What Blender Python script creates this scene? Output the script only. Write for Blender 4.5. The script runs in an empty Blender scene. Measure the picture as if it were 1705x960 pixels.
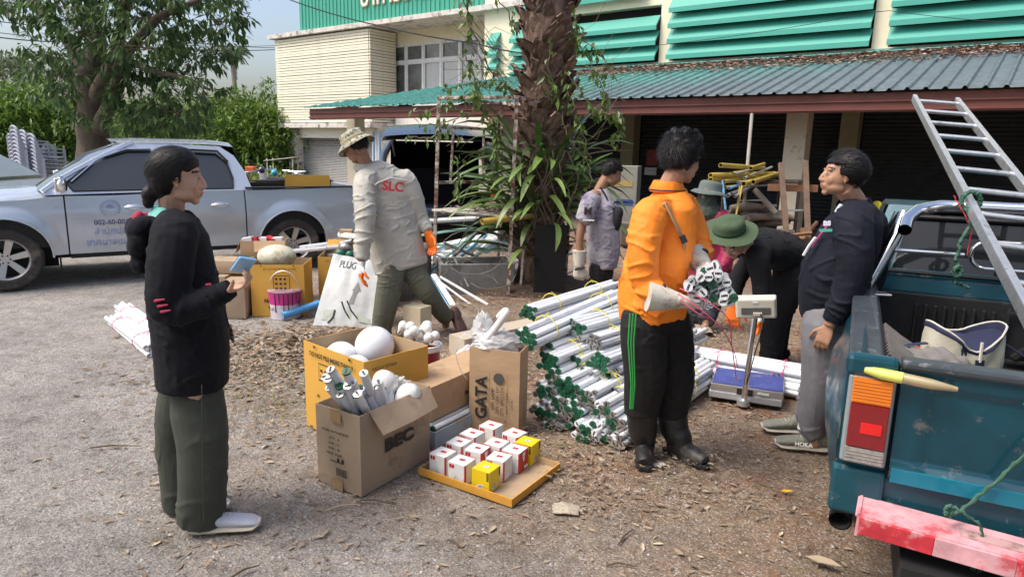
import bpy, bmesh, math, random
import numpy as np
from mathutils import Vector, Matrix, noise, Quaternion
R = math.radians
random.seed(7)
rnd = random.random
def ru(a, b): return a + (b - a) * rnd()
SC = bpy.context.scene
COL = SC.collection
# ---------------------------------------------------------------- camera
CAMH, FPX = 1.62, 1130.0
T_, RO = R(11.6), R(1.3)
_R0 = Vector((1, 0, 0)); _U0 = Vector((0, math.sin(T_), math.cos(T_))); FW = Vector((0, math.cos(T_), -math.sin(T_)))
RT = _R0 * math.cos(RO) + _U0 * math.sin(RO); UP = _U0 * math.cos(RO) - _R0 * math.sin(RO)
cam = bpy.data.cameras.new('camera'); camo = bpy.data.objects.new('camera', cam); COL.objects.link(camo)
cam.sensor_width = 36; cam.lens = 36 * FPX / 1705; cam.clip_start = .05; cam.clip_end = 900
camo.matrix_world = Matrix(((RT.x, UP.x, -FW.x, 0), (RT.y, UP.y, -FW.y, 0), (RT.z, UP.z, -FW.z, CAMH), (0, 0, 0, 1)))
SC.camera = camo
# ---------------------------------------------------------------- world, sun, exposure
SUN_EL, SUN_AZ = 58, 250          # azimuth measured clockwise from +Y
w = bpy.data.worlds.new('World'); SC.world = w; w.use_nodes = True
nt = w.node_tree; sky = nt.nodes.new('ShaderNodeTexSky'); sky.sky_type = 'NISHITA'; sky.sun_disc = False
sky.sun_elevation = R(SUN_EL); sky.sun_rotation = R(SUN_AZ); sky.air_density = 1.0; sky.dust_density = 5; sky.ozone_density = 1.0
bg = nt.nodes['Background']; bg.inputs[1].default_value = .15; nt.links.new(sky.outputs[0], bg.inputs[0])
sl = bpy.data.lights.new('sun', 'SUN'); sl.energy = 1.4; sl.angle = R(26); sl.color = (1, .95, .87)
so = bpy.data.objects.new('sun', sl); COL.objects.link(so)
_sd = Vector((math.sin(R(SUN_AZ)) * math.cos(R(SUN_EL)), math.cos(R(SUN_AZ)) * math.cos(R(SUN_EL)), math.sin(R(SUN_EL))))
so.rotation_euler = _sd.to_track_quat('Z', 'Y').to_euler()
SC.view_settings.view_transform = 'Standard'; SC.view_settings.look = 'None'; SC.view_settings.exposure = .78; SC.view_settings.gamma = 1
# ---------------------------------------------------------------- where a photo point stands in the place
def ray(x, y): return FW * FPX + RT * (x - 852.5) - UP * (y - 480)
def G(x, y, z=0.0):
 d = ray(x, y); return Vector((0, 0, CAMH)) + d * ((z - CAMH) / d.z)
def A(x, y, Y):
 d = ray(x, y); return Vector((0, 0, CAMH)) + d * (Y / d.y)
def rv():
 while 1:
  v = Vector((ru(-1, 1), ru(-1, 1), ru(-1, 1)))
  if .05 < v.length < 1: return v
# ---------------------------------------------------------------- mesh helper
class MB:
 def __init__(s): s.v = []; s.f = []; s.m = []; s.X = None
 def add(s, vs, fs, mi=0):
  b = len(s.v)
  s.v += [tuple(s.X @ Vector(p)) if s.X else tuple(p) for p in vs]
  s.f += [tuple(i + b for i in f) for f in fs]; s.m += [mi] * len(fs); return s
 def box(s, c, d, rot=None, mi=0):
  c = Vector(c); h = Vector(d) / 2; vs = []
  for z in (-1, 1):
   for x, y in ((-1, -1), (1, -1), (1, 1), (-1, 1)):
    p = Vector((x * h.x, y * h.y, z * h.z)); vs.append(c + (rot @ p if rot else p))
  return s.add(vs, [(3, 2, 1, 0), (4, 5, 6, 7), (0, 1, 5, 4), (1, 2, 6, 5), (2, 3, 7, 6), (3, 0, 4, 7)], mi)
 def bar(s, a, b, wd, th, up=(0, 0, 1), mi=0):
  a, b = Vector(a), Vector(b); x = (b - a); L = x.length; x.normalize(); u = Vector(up); y = u.cross(x)
  if y.length < 1e-4: y = Vector((1, 0, 0)).cross(x)
  y.normalize(); z = x.cross(y)
  return s.box((a + b) / 2, (L, wd, th), Matrix((x, y, z)).transposed(), mi)
 def loft(s, rings, mi=0, caps=True):
  n = len(rings[0]); vs = [p for r in rings for p in r]; fs = []
  for i in range(len(rings) - 1):
   for j in range(n):
    k = (j + 1) % n; fs.append((i * n + j, i * n + k, (i + 1) * n + k, (i + 1) * n + j))
  if caps: fs.append(tuple(range(n - 1, -1, -1))); fs.append(tuple((len(rings) - 1) * n + j for j in range(n)))
  return s.add(vs, fs, mi)
 def tube(s, pts, r, n=8, mi=0, caps=True, flat=1.0, side=None):
  pts = [Vector(p) for p in pts]; k = len(pts); rs = list(r) if hasattr(r, '__len__') else [r] * k
  rings = []; px = None
  for i, p in enumerate(pts):
   t = (pts[min(i + 1, k - 1)] - pts[max(i - 1, 0)])
   if t.length < 1e-7: t = Vector((0, 0, 1))
   t.normalize()
   if side is not None: px = Vector(side)
   if px is None: px = Vector((0, 0, 1)).cross(t) if abs(t.z) < .9 else Vector((1, 0, 0)).cross(t)
   x = px - t * px.dot(t)
   if x.length < 1e-5: x = t.orthogonal()
   x.normalize(); px = x; y = t.cross(x)
   rings.append([p + x * math.cos(a) * rs[i] + y * math.sin(a) * rs[i] * flat for a in [2 * math.pi * j / n for j in range(n)]])
  return s.loft(rings, mi, caps)
 def ball(s, c, r, rot=None, mi=0, n=12, m=8):
  c = Vector(c); r = Vector(r) if hasattr(r, '__len__') else Vector((r, r, r)); rings = []
  for i in range(m + 1):
   ph = math.pi * i / m; sn = max(math.sin(ph), 1e-3)
   ring = []
   for j in range(n):
    a = 2 * math.pi * j / n; p = Vector((r.x * sn * math.cos(a), r.y * sn * math.sin(a), -r.z * math.cos(ph)))
    ring.append(c + (rot @ p if rot else p))
   rings.append(ring)
  return s.loft(rings, mi, False)
 def lathe(s, prof, n=16, mi=0, c=(0, 0, 0)):
  c = Vector(c)
  return s.loft([[c + Vector((r * math.cos(2 * math.pi * j / n), r * math.sin(2 * math.pi * j / n), z)) for j in range(n)] for r, z in prof], mi, False)
 def quad(s, a, b, c, d, mi=0): return s.add([a, b, c, d], [(0, 1, 2, 3)], mi)
 def prism(s, poly, z0, z1, mi=0):
  n = len(poly); vs = [(x, y, z0) for x, y in poly] + [(x, y, z1) for x, y in poly]
  fs = [tuple(range(n - 1, -1, -1)), tuple(range(n, 2 * n))] + [(i, (i + 1) % n, n + (i + 1) % n, n + i) for i in range(n)]
  return s.add(vs, fs, mi)
 def mesh(s, name, mats, smooth=None):
  me = bpy.data.meshes.new(name); me.from_pydata(s.v, [], s.f)
  for m in (mats if isinstance(mats, (list, tuple)) else [mats]): me.materials.append(m)
  me.polygons.foreach_set('material_index', s.m)
  if smooth:
   me.polygons.foreach_set('use_smooth', [True] * len(s.f)); me.set_sharp_from_angle(angle=R(smooth))
  me.update(); return me
 def build(s, name, mats, parent=None, smooth=None, loc=None, bevel=0):
  o = bpy.data.objects.new(name, s.mesh(name, mats, smooth)); COL.objects.link(o)
  if loc is not None: o.location = loc
  if parent: o.parent = parent
  if bevel:
   b = o.modifiers.new('bevel', 'BEVEL'); b.width = bevel; b.segments = 2; b.limit_method = 'ANGLE'; b.angle_limit = R(35)
  return o
def tag(o, label=None, cat=None, group=None, kind=None):
 if label: o['label'] = label
 if cat: o['category'] = cat
 if group: o['group'] = group
 if kind: o['kind'] = kind
 return o
def thing(name, label, cat, loc=(0, 0, 0), rz=0, group=None):
 o = bpy.data.objects.new(name, None); COL.objects.link(o); o.location = loc; o.rotation_euler = (0, 0, rz); o.empty_display_size = .1
 return tag(o, label, cat, group)
def copy_tree(o, parent=None):
 c = o.copy(); COL.objects.link(c); c.parent = parent
 for ch in o.children: copy_tree(ch, c)
 return c
def inst(name, me, parent=None, M=None, loc=None):
 o = bpy.data.objects.new(name, me); COL.objects.link(o)
 if parent: o.parent = parent
 if M is not None: o.matrix_local = M
 if loc is not None: o.location = loc
 return o
# ---------------------------------------------------------------- materials
def srgb(*c): return tuple(((x / 255) / 12.92 if x / 255 <= .04045 else ((x / 255 + .055) / 1.055) ** 2.4) for x in c)
MC = {}
def M(name, col, rough=.6, metal=0., var=.12, vs=6., bump=0., bs=60., dirt=None, coat=0., orand=0., stretch=None, trans=0., spec=.5, alpha=1., sheen=0.):
 """principled material: base colour mottled by noise, optional bump and optional stains dirt=(colour, amount, scale)"""
 if name in MC: return MC[name]
 m = bpy.data.materials.new(name); m.use_nodes = True; nt = m.node_tree; N = nt.nodes; L = nt.links; b = N['Principled BSDF']
 tc = N.new('ShaderNodeTexCoord'); vec = tc.outputs['Object']
 if stretch:
  mp = N.new('ShaderNodeMapping'); mp.inputs['Scale'].default_value = stretch; L.new(vec, mp.inputs[0]); vec = mp.outputs[0]
 no = N.new('ShaderNodeTexNoise'); no.inputs['Scale'].default_value = vs; no.inputs['Detail'].default_value = 6; no.inputs['Roughness'].default_value = .65; L.new(vec, no.inputs['Vector'])
 rp = N.new('ShaderNodeValToRGB'); rp.color_ramp.elements[0].position = .3; rp.color_ramp.elements[1].position = .7
 rp.color_ramp.elements[0].color = tuple(max(0, c * (1 - var)) for c in col) + (1,); rp.color_ramp.elements[1].color = tuple(min(1, c * (1 + var)) for c in col) + (1,)
 L.new(no.outputs[0], rp.inputs[0]); out = rp.outputs[0]
 if dirt:
  n2 = N.new('ShaderNodeTexNoise'); n2.inputs['Scale'].default_value = dirt[2]; n2.inputs['Detail'].default_value = 8; n2.inputs['Roughness'].default_value = .7; L.new(tc.outputs['Object'], n2.inputs['Vector'])
  r2 = N.new('ShaderNodeValToRGB'); r2.color_ramp.elements[0].position = .62 - dirt[1] * .35; r2.color_ramp.elements[1].position = .72 - dirt[1] * .3; L.new(n2.outputs[0], r2.inputs[0])
  mx = N.new('ShaderNodeMixRGB'); mx.inputs[2].default_value = tuple(dirt[0]) + (1,); L.new(r2.outputs[0], mx.inputs[0]); L.new(out, mx.inputs[1]); out = mx.outputs[0]
 if orand:
  oi = N.new('ShaderNodeObjectInfo'); mr = N.new('ShaderNodeMapRange'); mr.inputs[3].default_value = 1 - orand; mr.inputs[4].default_value = 1 + orand; L.new(oi.outputs['Random'], mr.inputs[0])
  vm = N.new('ShaderNodeVectorMath'); vm.operation = 'SCALE'; L.new(out, vm.inputs[0]); L.new(mr.outputs[0], vm.inputs['Scale']); out = vm.outputs[0]
 L.new(out, b.inputs['Base Color'])
 b.inputs['Roughness'].default_value = rough; b.inputs['Metallic'].default_value = metal; b.inputs['Coat Weight'].default_value = coat; b.inputs['Coat Roughness'].default_value = .06
 b.inputs['Transmission Weight'].default_value = trans; b.inputs['Specular IOR Level'].default_value = spec; b.inputs['Alpha'].default_value = alpha; b.inputs['Sheen Weight'].default_value = sheen
 if bump:
  n3 = N.new('ShaderNodeTexNoise'); n3.inputs['Scale'].default_value = bs; n3.inputs['Detail'].default_value = 5; L.new(vec, n3.inputs['Vector'])
  bp = N.new('ShaderNodeBump'); bp.inputs['Strength'].default_value = bump; bp.inputs['Distance'].default_value = .01; L.new(n3.outputs[0], bp.inputs['Height']); L.new(bp.outputs[0], b.inputs['Normal'])
 MC[name] = m; return m
def leafmat(name, cols, rough=.5, tl=.25):
 """leaf colour varies from island to island; a little light passes through"""
 m = bpy.data.materials.new(name); m.use_nodes = True; nt = m.node_tree; N = nt.nodes; L = nt.links; b = N['Principled BSDF']
 ge = N.new('ShaderNodeNewGeometry'); rp = N.new('ShaderNodeValToRGB'); L.new(ge.outputs['Random Per Island'], rp.inputs[0])
 e = rp.color_ramp.elements; e[0].color = cols[0] + (1,); e[1].color = cols[-1] + (1,)
 for i, c in enumerate(cols[1:-1]): x = e.new((i + 1) / (len(cols) - 1)); x.color = c + (1,)
 L.new(rp.outputs[0], b.inputs['Base Color']); b.inputs['Roughness'].default_value = rough
 if tl:
  tr = N.new('ShaderNodeBsdfTranslucent'); mx = N.new('ShaderNodeMixShader'); mx.inputs[0].default_value = tl
  L.new(rp.outputs[0], tr.inputs[0]); L.new(b.outputs[0], mx.inputs[1]); L.new(tr.outputs[0], mx.inputs[2]); L.new(mx.outputs[0], N['Material Output'].inputs[0])
 MC[name] = m; return m
m_black = M('black_rubber', (.012, .012, .013), .7, var=.2)
m_ink = M('black_print', (.02, .018, .018), .7)
m_chrome = M('chrome', (.8, .82, .85), .12, 1., var=.03)
m_alu = M('aluminium', (.62, .64, .66), .38, .85, var=.12, vs=14, dirt=((.3, .27, .22), .15, 20))
m_glass = M('dark_glass', (.012, .014, .016), .04, spec=.5, var=.0)
# ---------------------------------------------------------------- flat print
_fc = {}
def text_mesh(txt, size, ext=.0004, bold=0.0, fit=None):
 cu = bpy.data.curves.new('lettering', 'FONT'); cu.body = txt; cu.size = size; cu.extrude = ext; cu.offset = bold; cu.align_x = 'CENTER'; cu.align_y = 'CENTER'; cu.resolution_u = 3
 o = bpy.data.objects.new('lettering', cu); COL.objects.link(o); dg = bpy.context.evaluated_depsgraph_get(); me = bpy.data.meshes.new_from_object(o.evaluated_get(dg)); bpy.data.objects.remove(o)
 if fit:
  xs = [v.co.x for v in me.vertices]
  if xs:
   wd = max(xs) - min(xs); k = fit / wd
   for v in me.vertices: v.co.x *= k
 me.materials.clear(); return me
def put_text(txt, size, origin, xdir, ydir, mat, parent=None, name='lettering', bold=0., fit=None, ext=.0004):
 """letters lying on a surface: origin is their centre, xdir runs along the line, ydir is up on the surface (parent's space)"""
 me = text_mesh(txt, size, ext, bold, fit); me.materials.append(mat)
 x = Vector(xdir).normalized(); y = Vector(ydir); y = (y - x * y.dot(x)).normalized(); z = x.cross(y)
 mw = Matrix.Translation(Vector(origin) + z * .0012) @ Matrix((x, y, z)).transposed().to_4x4()
 return inst(name, me, parent, mw)
# ================================================================ GROUND
def axis_pts(lo, hi, step, far, grow=1.35):
 a = list(np.arange(lo, hi, step)); d = step; x = a[-1]
 while x < far: d *= grow; x += d; a.append(x)
 d = step; x = a[0]; L = []
 while x > -far: d *= grow; x -= d; L.append(x)
 return L[::-1] + a
def ground_z(x, y):
 if abs(x) > 14 or y > 16: return 0.
 return .010 * noise.noise(Vector((x * 1.1, y * 1.1, 0))) + .006 * noise.noise(Vector((x * 5, y * 5, 3))) - .006
xs = axis_pts(-7, 4.2, .045, 400); ys = axis_pts(1.0, 8.5, .045, 400)
nx, ny = len(xs), len(ys)
gv = [(x, y, ground_z(x, y)) for y in ys for x in xs]
gf = [(j * nx + i, j * nx + i + 1, (j + 1) * nx + i + 1, (j + 1) * nx + i) for j in range(ny - 1) for i in range(nx - 1)]
def ground_material():
 m = bpy.data.materials.new('gravel_and_dirt'); m.use_nodes = True; nt = m.node_tree; N = nt.nodes; L = nt.links; b = N['Principled BSDF']
 tc = N.new('ShaderNodeTexCoord'); P = tc.outputs['Object']
 def nz(sc, det=8, ro=.65):
  n = N.new('ShaderNodeTexNoise'); n.inputs['Scale'].default_value = sc; n.inputs['Detail'].default_value = det; n.inputs['Roughness'].default_value = ro; L.new(P, n.inputs['Vector']); return n.outputs[0]
 def ramp(v, st):
  r = N.new('ShaderNodeValToRGB'); e = r.color_ramp.elements; e[0].position, e[0].color = st[0][0], st[0][1] + (1,); e[1].position, e[1].color = st[-1][0], st[-1][1] + (1,)
  for p, c in st[1:-1]: x = e.new(p); x.color = c + (1,)
  L.new(v, r.inputs[0]); return r.outputs[0]
 def mix(f, a, c, mode='MIX'):
  x = N.new('ShaderNodeMixRGB'); x.blend_type = mode
  for i, v in enumerate((f, a, c)):
   if isinstance(v, (int, float)): x.inputs[i].default_value = v
   elif isinstance(v, tuple): x.inputs[i].default_value = v + (1,)
   else: L.new(v, x.inputs[i])
  return x.outputs[0]
 def math_(op, a, c):
  x = N.new('ShaderNodeMath'); x.operation = op; x.use_clamp = False
  for i, v in enumerate((a, c)):
   if isinstance(v, (int, float)): x.inputs[i].default_value = v
   else: L.new(v, x.inputs[i])
  return x.outputs[0]
 grey = ramp(nz(38, 10, .75), [(.3, (.235, .22, .205)), (.5, (.375, .355, .33)), (.72, (.53, .505, .475))])
 brown = ramp(nz(30, 10, .72), [(.3, (.19, .13, .09)), (.5, (.32, .235, .165)), (.72, (.44, .345, .26))])
 red = ramp(nz(24, 10, .7), [(.3, (.20, .09, .045)), (.55, (.38, .20, .11)), (.75, (.48, .31, .20))])
 sp = N.new('ShaderNodeSeparateXYZ'); L.new(P, sp.inputs[0]); X, Y = sp.outputs[0], sp.outputs[1]
 # mask of brown earth: to the right, and far left under the silver pickup
 big = nz(.9, 5, .6)
 s1 = math_('ADD', math_('MULTIPLY', X, .28), math_('MULTIPLY', Y, .10)); s1 = math_('ADD', s1, math_('MULTIPLY', math_('SUBTRACT', big, .5), 1.9)); s1 = math_('ADD', s1, .10)
 c = mix(ramp(s1, [(.0, (0, 0, 0)), (.55, (1, 1, 1))]), grey, brown)
 s2 = math_('ADD', math_('MULTIPLY', math_('SUBTRACT', nz(1.7, 6, .65), .56), 5.), math_('MULTIPLY', X, .12)); s2 = math_('ADD', s2, math_('MULTIPLY', Y, .055))
 c = mix(ramp(s2, [(.15, (0, 0, 0)), (.75, (.8, .8, .8))]), c, red)
 # pale and dark grit
 vo = N.new('ShaderNodeTexVoronoi'); vo.inputs['Scale'].default_value = 85; L.new(P, vo.inputs['Vector'])
 grit = ramp(vo.outputs['Distance'], [(.05, (1.15, 1.14, 1.12)), (.35, (1, 1, 1)), (.6, (.72, .7, .68))]); c = mix(.6, c, grit, 'MULTIPLY')
 vo2 = N.new('ShaderNodeTexVoronoi'); vo2.inputs['Scale'].default_value = 150; L.new(P, vo2.inputs['Vector'])
 hsv = N.new('ShaderNodeSeparateColor'); L.new(vo2.outputs['Color'], hsv.inputs[0]); c = mix(ramp(hsv.outputs[0], [(.86, (0, 0, 0)), (.93, (.75, .75, .75))]), c, (.55, .53, .5))
 c = mix(ramp(hsv.outputs[1], [(.88, (0, 0, 0)), (.95, (.7, .7, .7))]), c, (.09, .08, .075))
 c = mix(1., c, ramp(nz(2.3, 4), [(.3, (.8, .8, .8)), (.7, (1.12, 1.12, 1.12))]), 'MULTIPLY')
 wv = N.new('ShaderNodeTexWave'); wv.inputs['Scale'].default_value = .22; wv.inputs['Distortion'].default_value = 3.5; wv.inputs['Detail'].default_value = 3; L.new(P, wv.inputs['Vector']); c = mix(.5, c, ramp(wv.outputs[1], [(.0, (.80, .79, .78)), (.25, (1, 1, 1)), (1, (1.05, 1.04, 1.02))]), 'MULTIPLY')
 c = mix(1., c, ramp(nz(6.5, 6, .7), [(.32, (.70, .68, .66)), (.5, (1, 1, 1)), (.75, (1.15, 1.13, 1.1))]), 'MULTIPLY')
 L.new(c, b.inputs['Base Color']); b.inputs['Roughness'].default_value = .92; b.inputs['Specular IOR Level'].default_value = .25
 hgt = math_('ADD', math_('MULTIPLY', nz(45, 12, .8), 1.0), math_('MULTIPLY', math_('SUBTRACT', 1., vo.outputs['Distance']), .35))
 hgt = math_('ADD', hgt, math_('MULTIPLY', nz(9, 6), 1.5))
 bp = N.new('ShaderNodeBump'); bp.inputs['Strength'].default_value = .9; bp.inputs['Distance'].default_value = .022; L.new(hgt, bp.inputs['Height']); L.new(bp.outputs[0], b.inputs['Normal'])
 return m
gm = bpy.data.meshes.new('ground'); gm.from_pydata(gv, [], gf); gm.materials.append(ground_material()); gm.polygons.foreach_set('use_smooth', [True] * len(gf))
tag(inst('ground', gm), kind='structure')
# ================================================================ BUILDING (s runs along the facade to the far left, c is the distance of a wall plane)
BD = Vector((-.7942, .6076, 0)); BN = Vector((-.6076, -.7942, 0))
def W(s, z, c): return BD * s - BN * c + Vector((0, 0, z))
BM = Matrix((( BD.x, BN.x * -1, 0, 0), (BD.y, BN.y * -1, 0, 0), (0, 0, 1, 0), (0, 0, 0, 1)))   # local x = s, local y = c, z up
cream = M('cream_plaster', (.80, .74, .55), .85, var=.05, vs=3, bump=.1, bs=30, dirt=((.45, .42, .36), .0, 5))
creamw = M('white_plaster', (.78, .76, .70), .85, var=.05, vs=3, dirt=((.4, .38, .34), .12, 3))
concm = M('weathered_concrete', (.62, .59, .54), .9, var=.15, vs=5, dirt=((.2, .18, .17), .3, 4), bump=.2)
slatm = M('cream_slat', (.80, .76, .60), .75, var=.07, vs=4, dirt=((.3, .27, .2), .02, 9))
greenm = M('green_sheet', (.05, .33, .235), .42, var=.08, vs=1.5, stretch=(6, 1, .3))
louvm = M('teal_louvre', (.06, .34, .27), .45, var=.06, vs=1.2)
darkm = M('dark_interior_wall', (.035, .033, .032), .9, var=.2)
mull = M('white_window_frame', (.72, .74, .74), .5)
pane_d = M('window_pane_dark', (.14, .15, .15), .12, spec=.6, var=.5, vs=2)
pane_l = M('window_pane_curtain', (.42, .45, .47), .12, spec=.8, var=.15, vs=2, stretch=(8, 1, .5))
bld = thing('office_building', 'cream two storey office building with green fascia and green louvres', 'building'); bld.matrix_world = BM
def bpart(name, mb, mat, parent=None, smooth=None): return mb.build(name, mat, parent or bld, smooth)
def bb(s0, s1, c0, c1, z0, z1, mb=None): mb = mb or MB(); mb.box(((s0 + s1) / 2, (c0 + c1) / 2, (z0 + z1) / 2), (abs(s1 - s0), abs(c1 - c0), abs(z1 - z0))); return mb
# louvre wall (upper, right), with openings behind the louvre banks
banks = [(7.60, 11.97), (3.03, 7.33), (-1.5, 2.74)]
mb = bb(-9, 13.0, 15.45, 15.7, 3.4, 3.72); bb(-9, 13.0, 15.45, 15.7, 5.0, 8.0, mb)
edges = [13.0, 11.97, 7.60, 7.33, 3.03, 2.74, -1.5, -9]
for i in range(0, 8, 2): bb(edges[i + 1], edges[i], 15.452, 15.698, 3.72, 5.0, mb)
bpart('wall', mb, cream)
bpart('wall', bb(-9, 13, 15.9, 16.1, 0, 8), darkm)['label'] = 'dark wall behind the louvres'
lv = MB(); lv.add([(0, 0, .40), (1, 0, .40), (1, -.20, .13), (0, -.20, .13), (1, -.20, .02), (0, -.20, .02), (1, -.17, .02), (0, -.17, .02), (1, .03, .385), (0, .03, .385), (0, -.17, .11), (1, -.17, .11)],
       [(3, 2, 1, 0), (5, 4, 2, 3), (7, 6, 4, 5), (9, 8, 11, 10), (0, 1, 8, 9), (6, 7, 10, 11), (1, 2, 4, 6, 11, 8), (0, 9, 10, 7, 5, 3)])
lvm = lv.mesh('louvre_blade', louvm)
for s0, s1 in banks:
 for k in range(4 if s1 < 9 else 3):
  inst('louvre_blade', lvm, bld, Matrix.Translation((s0 + .01, 15.44, 3.72 + k * .34)) @ Matrix.Diagonal((s1 - s0 - .02, 1, .92, 1)))
for k in range(3): inst('louvre_blade', lvm, bld, Matrix.Translation((12.4 - .0, 15.44, 3.72 + k * .34)) @ Matrix.Diagonal((.35, 1, .92, 1)))
for k in range(2): inst('louvre_blade', lvm, bld, Matrix.Translation((8.0, 15.44, 5.16 + k * .34)) @ Matrix.Diagonal((3.8, 1, .92, 1)))
# window wall, set back
bpart('wall', bb(13.0, 18.5, 16.62, 16.8, 4.97, 5.42, bb(13.0, 18.5, 16.62, 16.8, .0, 3.3, bb(13.0, 13.38, 16.622, 16.798, 3.3, 4.97, bb(18.26, 18.5, 16.622, 16.798, 3.3, 4.97)))), cream)
bpart('wall', bb(13.0, 13.12, 15.7, 16.62, 0, 5.36), cream)
wnd = thing('w', None, None); wnd.name = 'window'; wnd.parent = bld
mb = MB(); ws = np.linspace(13.4, 18.24, 7)
for s in ws: mb.box((s, 16.66, 4.13), (.07, .06, 1.66))
for z in (3.31, 4.38, 4.95): mb.box((15.82, 16.655, z), (4.9, .05, .07))
for i in range(6):
 a, b_ = ws[i] + .035, ws[i + 1] - .035
 for z0, z1 in ((3.345, 4.345), (4.415, 4.915)):
  for s in (a + .02, b_ - .02): mb.box((s, 16.668, (z0 + z1) / 2), (.04, .03, z1 - z0))
  for z in (z0 + .02, z1 - .02): mb.box(((a + b_) / 2, 16.669, z), (b_ - a - .08, .03, .04))
bpart('frame', mb, mull, wnd)
for i in range(6):
 for z0, z1 in ((3.345, 4.345), (4.415, 4.915)):
  bpart('pane', bb(ws[i] + .04, ws[i + 1] - .04, 16.70, 16.71, z0, z1), pane_l if (z0 < 4 and i in (0, 1, 2, 3)) or (i == 0) else pane_d, wnd)
# slatted wing
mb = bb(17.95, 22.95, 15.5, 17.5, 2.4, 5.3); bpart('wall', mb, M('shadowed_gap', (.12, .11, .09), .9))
sf = bb(0, 5.16, 0, .05, 0, .072).mesh('slat', slatm); ss = bb(0, .05, 0, 1.12, 0, .072).mesh('slat', slatm)
for k in range(32):
 z = 2.40 + k * .0915; j = ru(-.006, .006)
 inst('slat', sf, bld, Matrix.Translation((17.86, 15.4 + ru(-.006, .006), z + j)))
 inst('slat', ss, bld, Matrix.Translation((17.80, 15.42, z + j)))
bpart('roof_slab', bb(8.0, 23.25, 15.25, 17.4, 5.36, 5.50, bb(17.6, 23.25, 15.2, 17.4, 2.2, 2.37)), concm)
# green profiled sheet above the slab
mb = MB(); s = 21.6; pr = []
while s > 7.6:
 pr += [(s, 0), (s - .13, 0), (s - .145, .028), (s - .175, .028), (s - .19, 0)]; s -= .19
for i in range(len(pr) - 1):
 a, b_ = pr[i], pr[i + 1]; mb.quad((a[0], 15.5 - a[1], 5.5), (b_[0], 15.5 - b_[1], 5.5), (b_[0], 15.5 - b_[1], 7.8), (a[0], 15.5 - a[1], 7.8))
mb.quad((21.6, 15.5, 5.5), (21.6, 15.5, 7.8), (21.6, 18, 7.8), (21.6, 18, 5.5)); bpart('sign_fascia', mb, greenm)
gold = M('gold_lettering', (.62, .45, .16), .45, var=.35, vs=7); wlet = M('white_lettering', (.75, .70, .6), .5)
th = put_text('อาคารอเนกประสงค์', .9, (15.3, 15.47, 6.30), (-1, 0, 0), (0, 0, 1), wlet, bld, 'lettering', .01, fit=5.9, ext=.04)
th2 = put_text('อาคารอเนกประสงค์', .9, (15.3, 15.482, 6.285), (-1, 0, 0), (0, 0, 1), gold, bld, 'lettering', .022, fit=5.95, ext=.03)
# lower storey of the wing: piers, beam, two roller shutters, white wall to the right
mb = bb(22.3, 22.75, 15.6, 16.1, 0, 2.2); bb(18.75, 19.2, 15.6, 16.1, 0, 2.2, mb); bb(17.6, 18.0, 15.6, 16.1, 0, 2.2, mb); bb(17.6, 22.75, 15.62, 16.1, 1.86, 2.19, mb)
bpart('wall', mb, creamw); bpart('wall', bb(10.5, 17.6, 16.3, 16.6, 0, 3.0), creamw)
shm = M('shutter_steel', (.42, .43, .43), .5, .3, var=.08)
for s0, s1 in ((19.2, 22.3), (18.0, 18.75)):
 mb = MB(); z = .02
 while z < 1.86:
  mb.add([(s0, 15.95, z), (s1, 15.95, z), (s1, 15.925, z + .028), (s0, 15.925, z + .028), (s1, 15.95, z + .056), (s0, 15.95, z + .056)], [(0, 1, 2, 3), (3, 2, 4, 5)]); z += .058
 o = bpart('roller_shutter', mb, shm)
 hb = MB()
 for r_ in range(3):
  n_ = int((s1 - s0) / .16)
  for i in range(n_): hb.box((s0 + .12 + i * .16 + (r_ % 2) * .08, 15.922, 1.60 + r_ * .08), (.08, .006, .028))
 hb.build('vent_hole', M('reddish_vent', (.12, .06, .05), .8), o)
pvc = M('blue_pipe', (.12, .33, .62), .4)
for s in (17.8, 17.5): bpart('downpipe', MB().tube([(s, 15.5, 0), (s, 15.5, 2.1)], .035, 8), pvc, None, 40)
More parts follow.
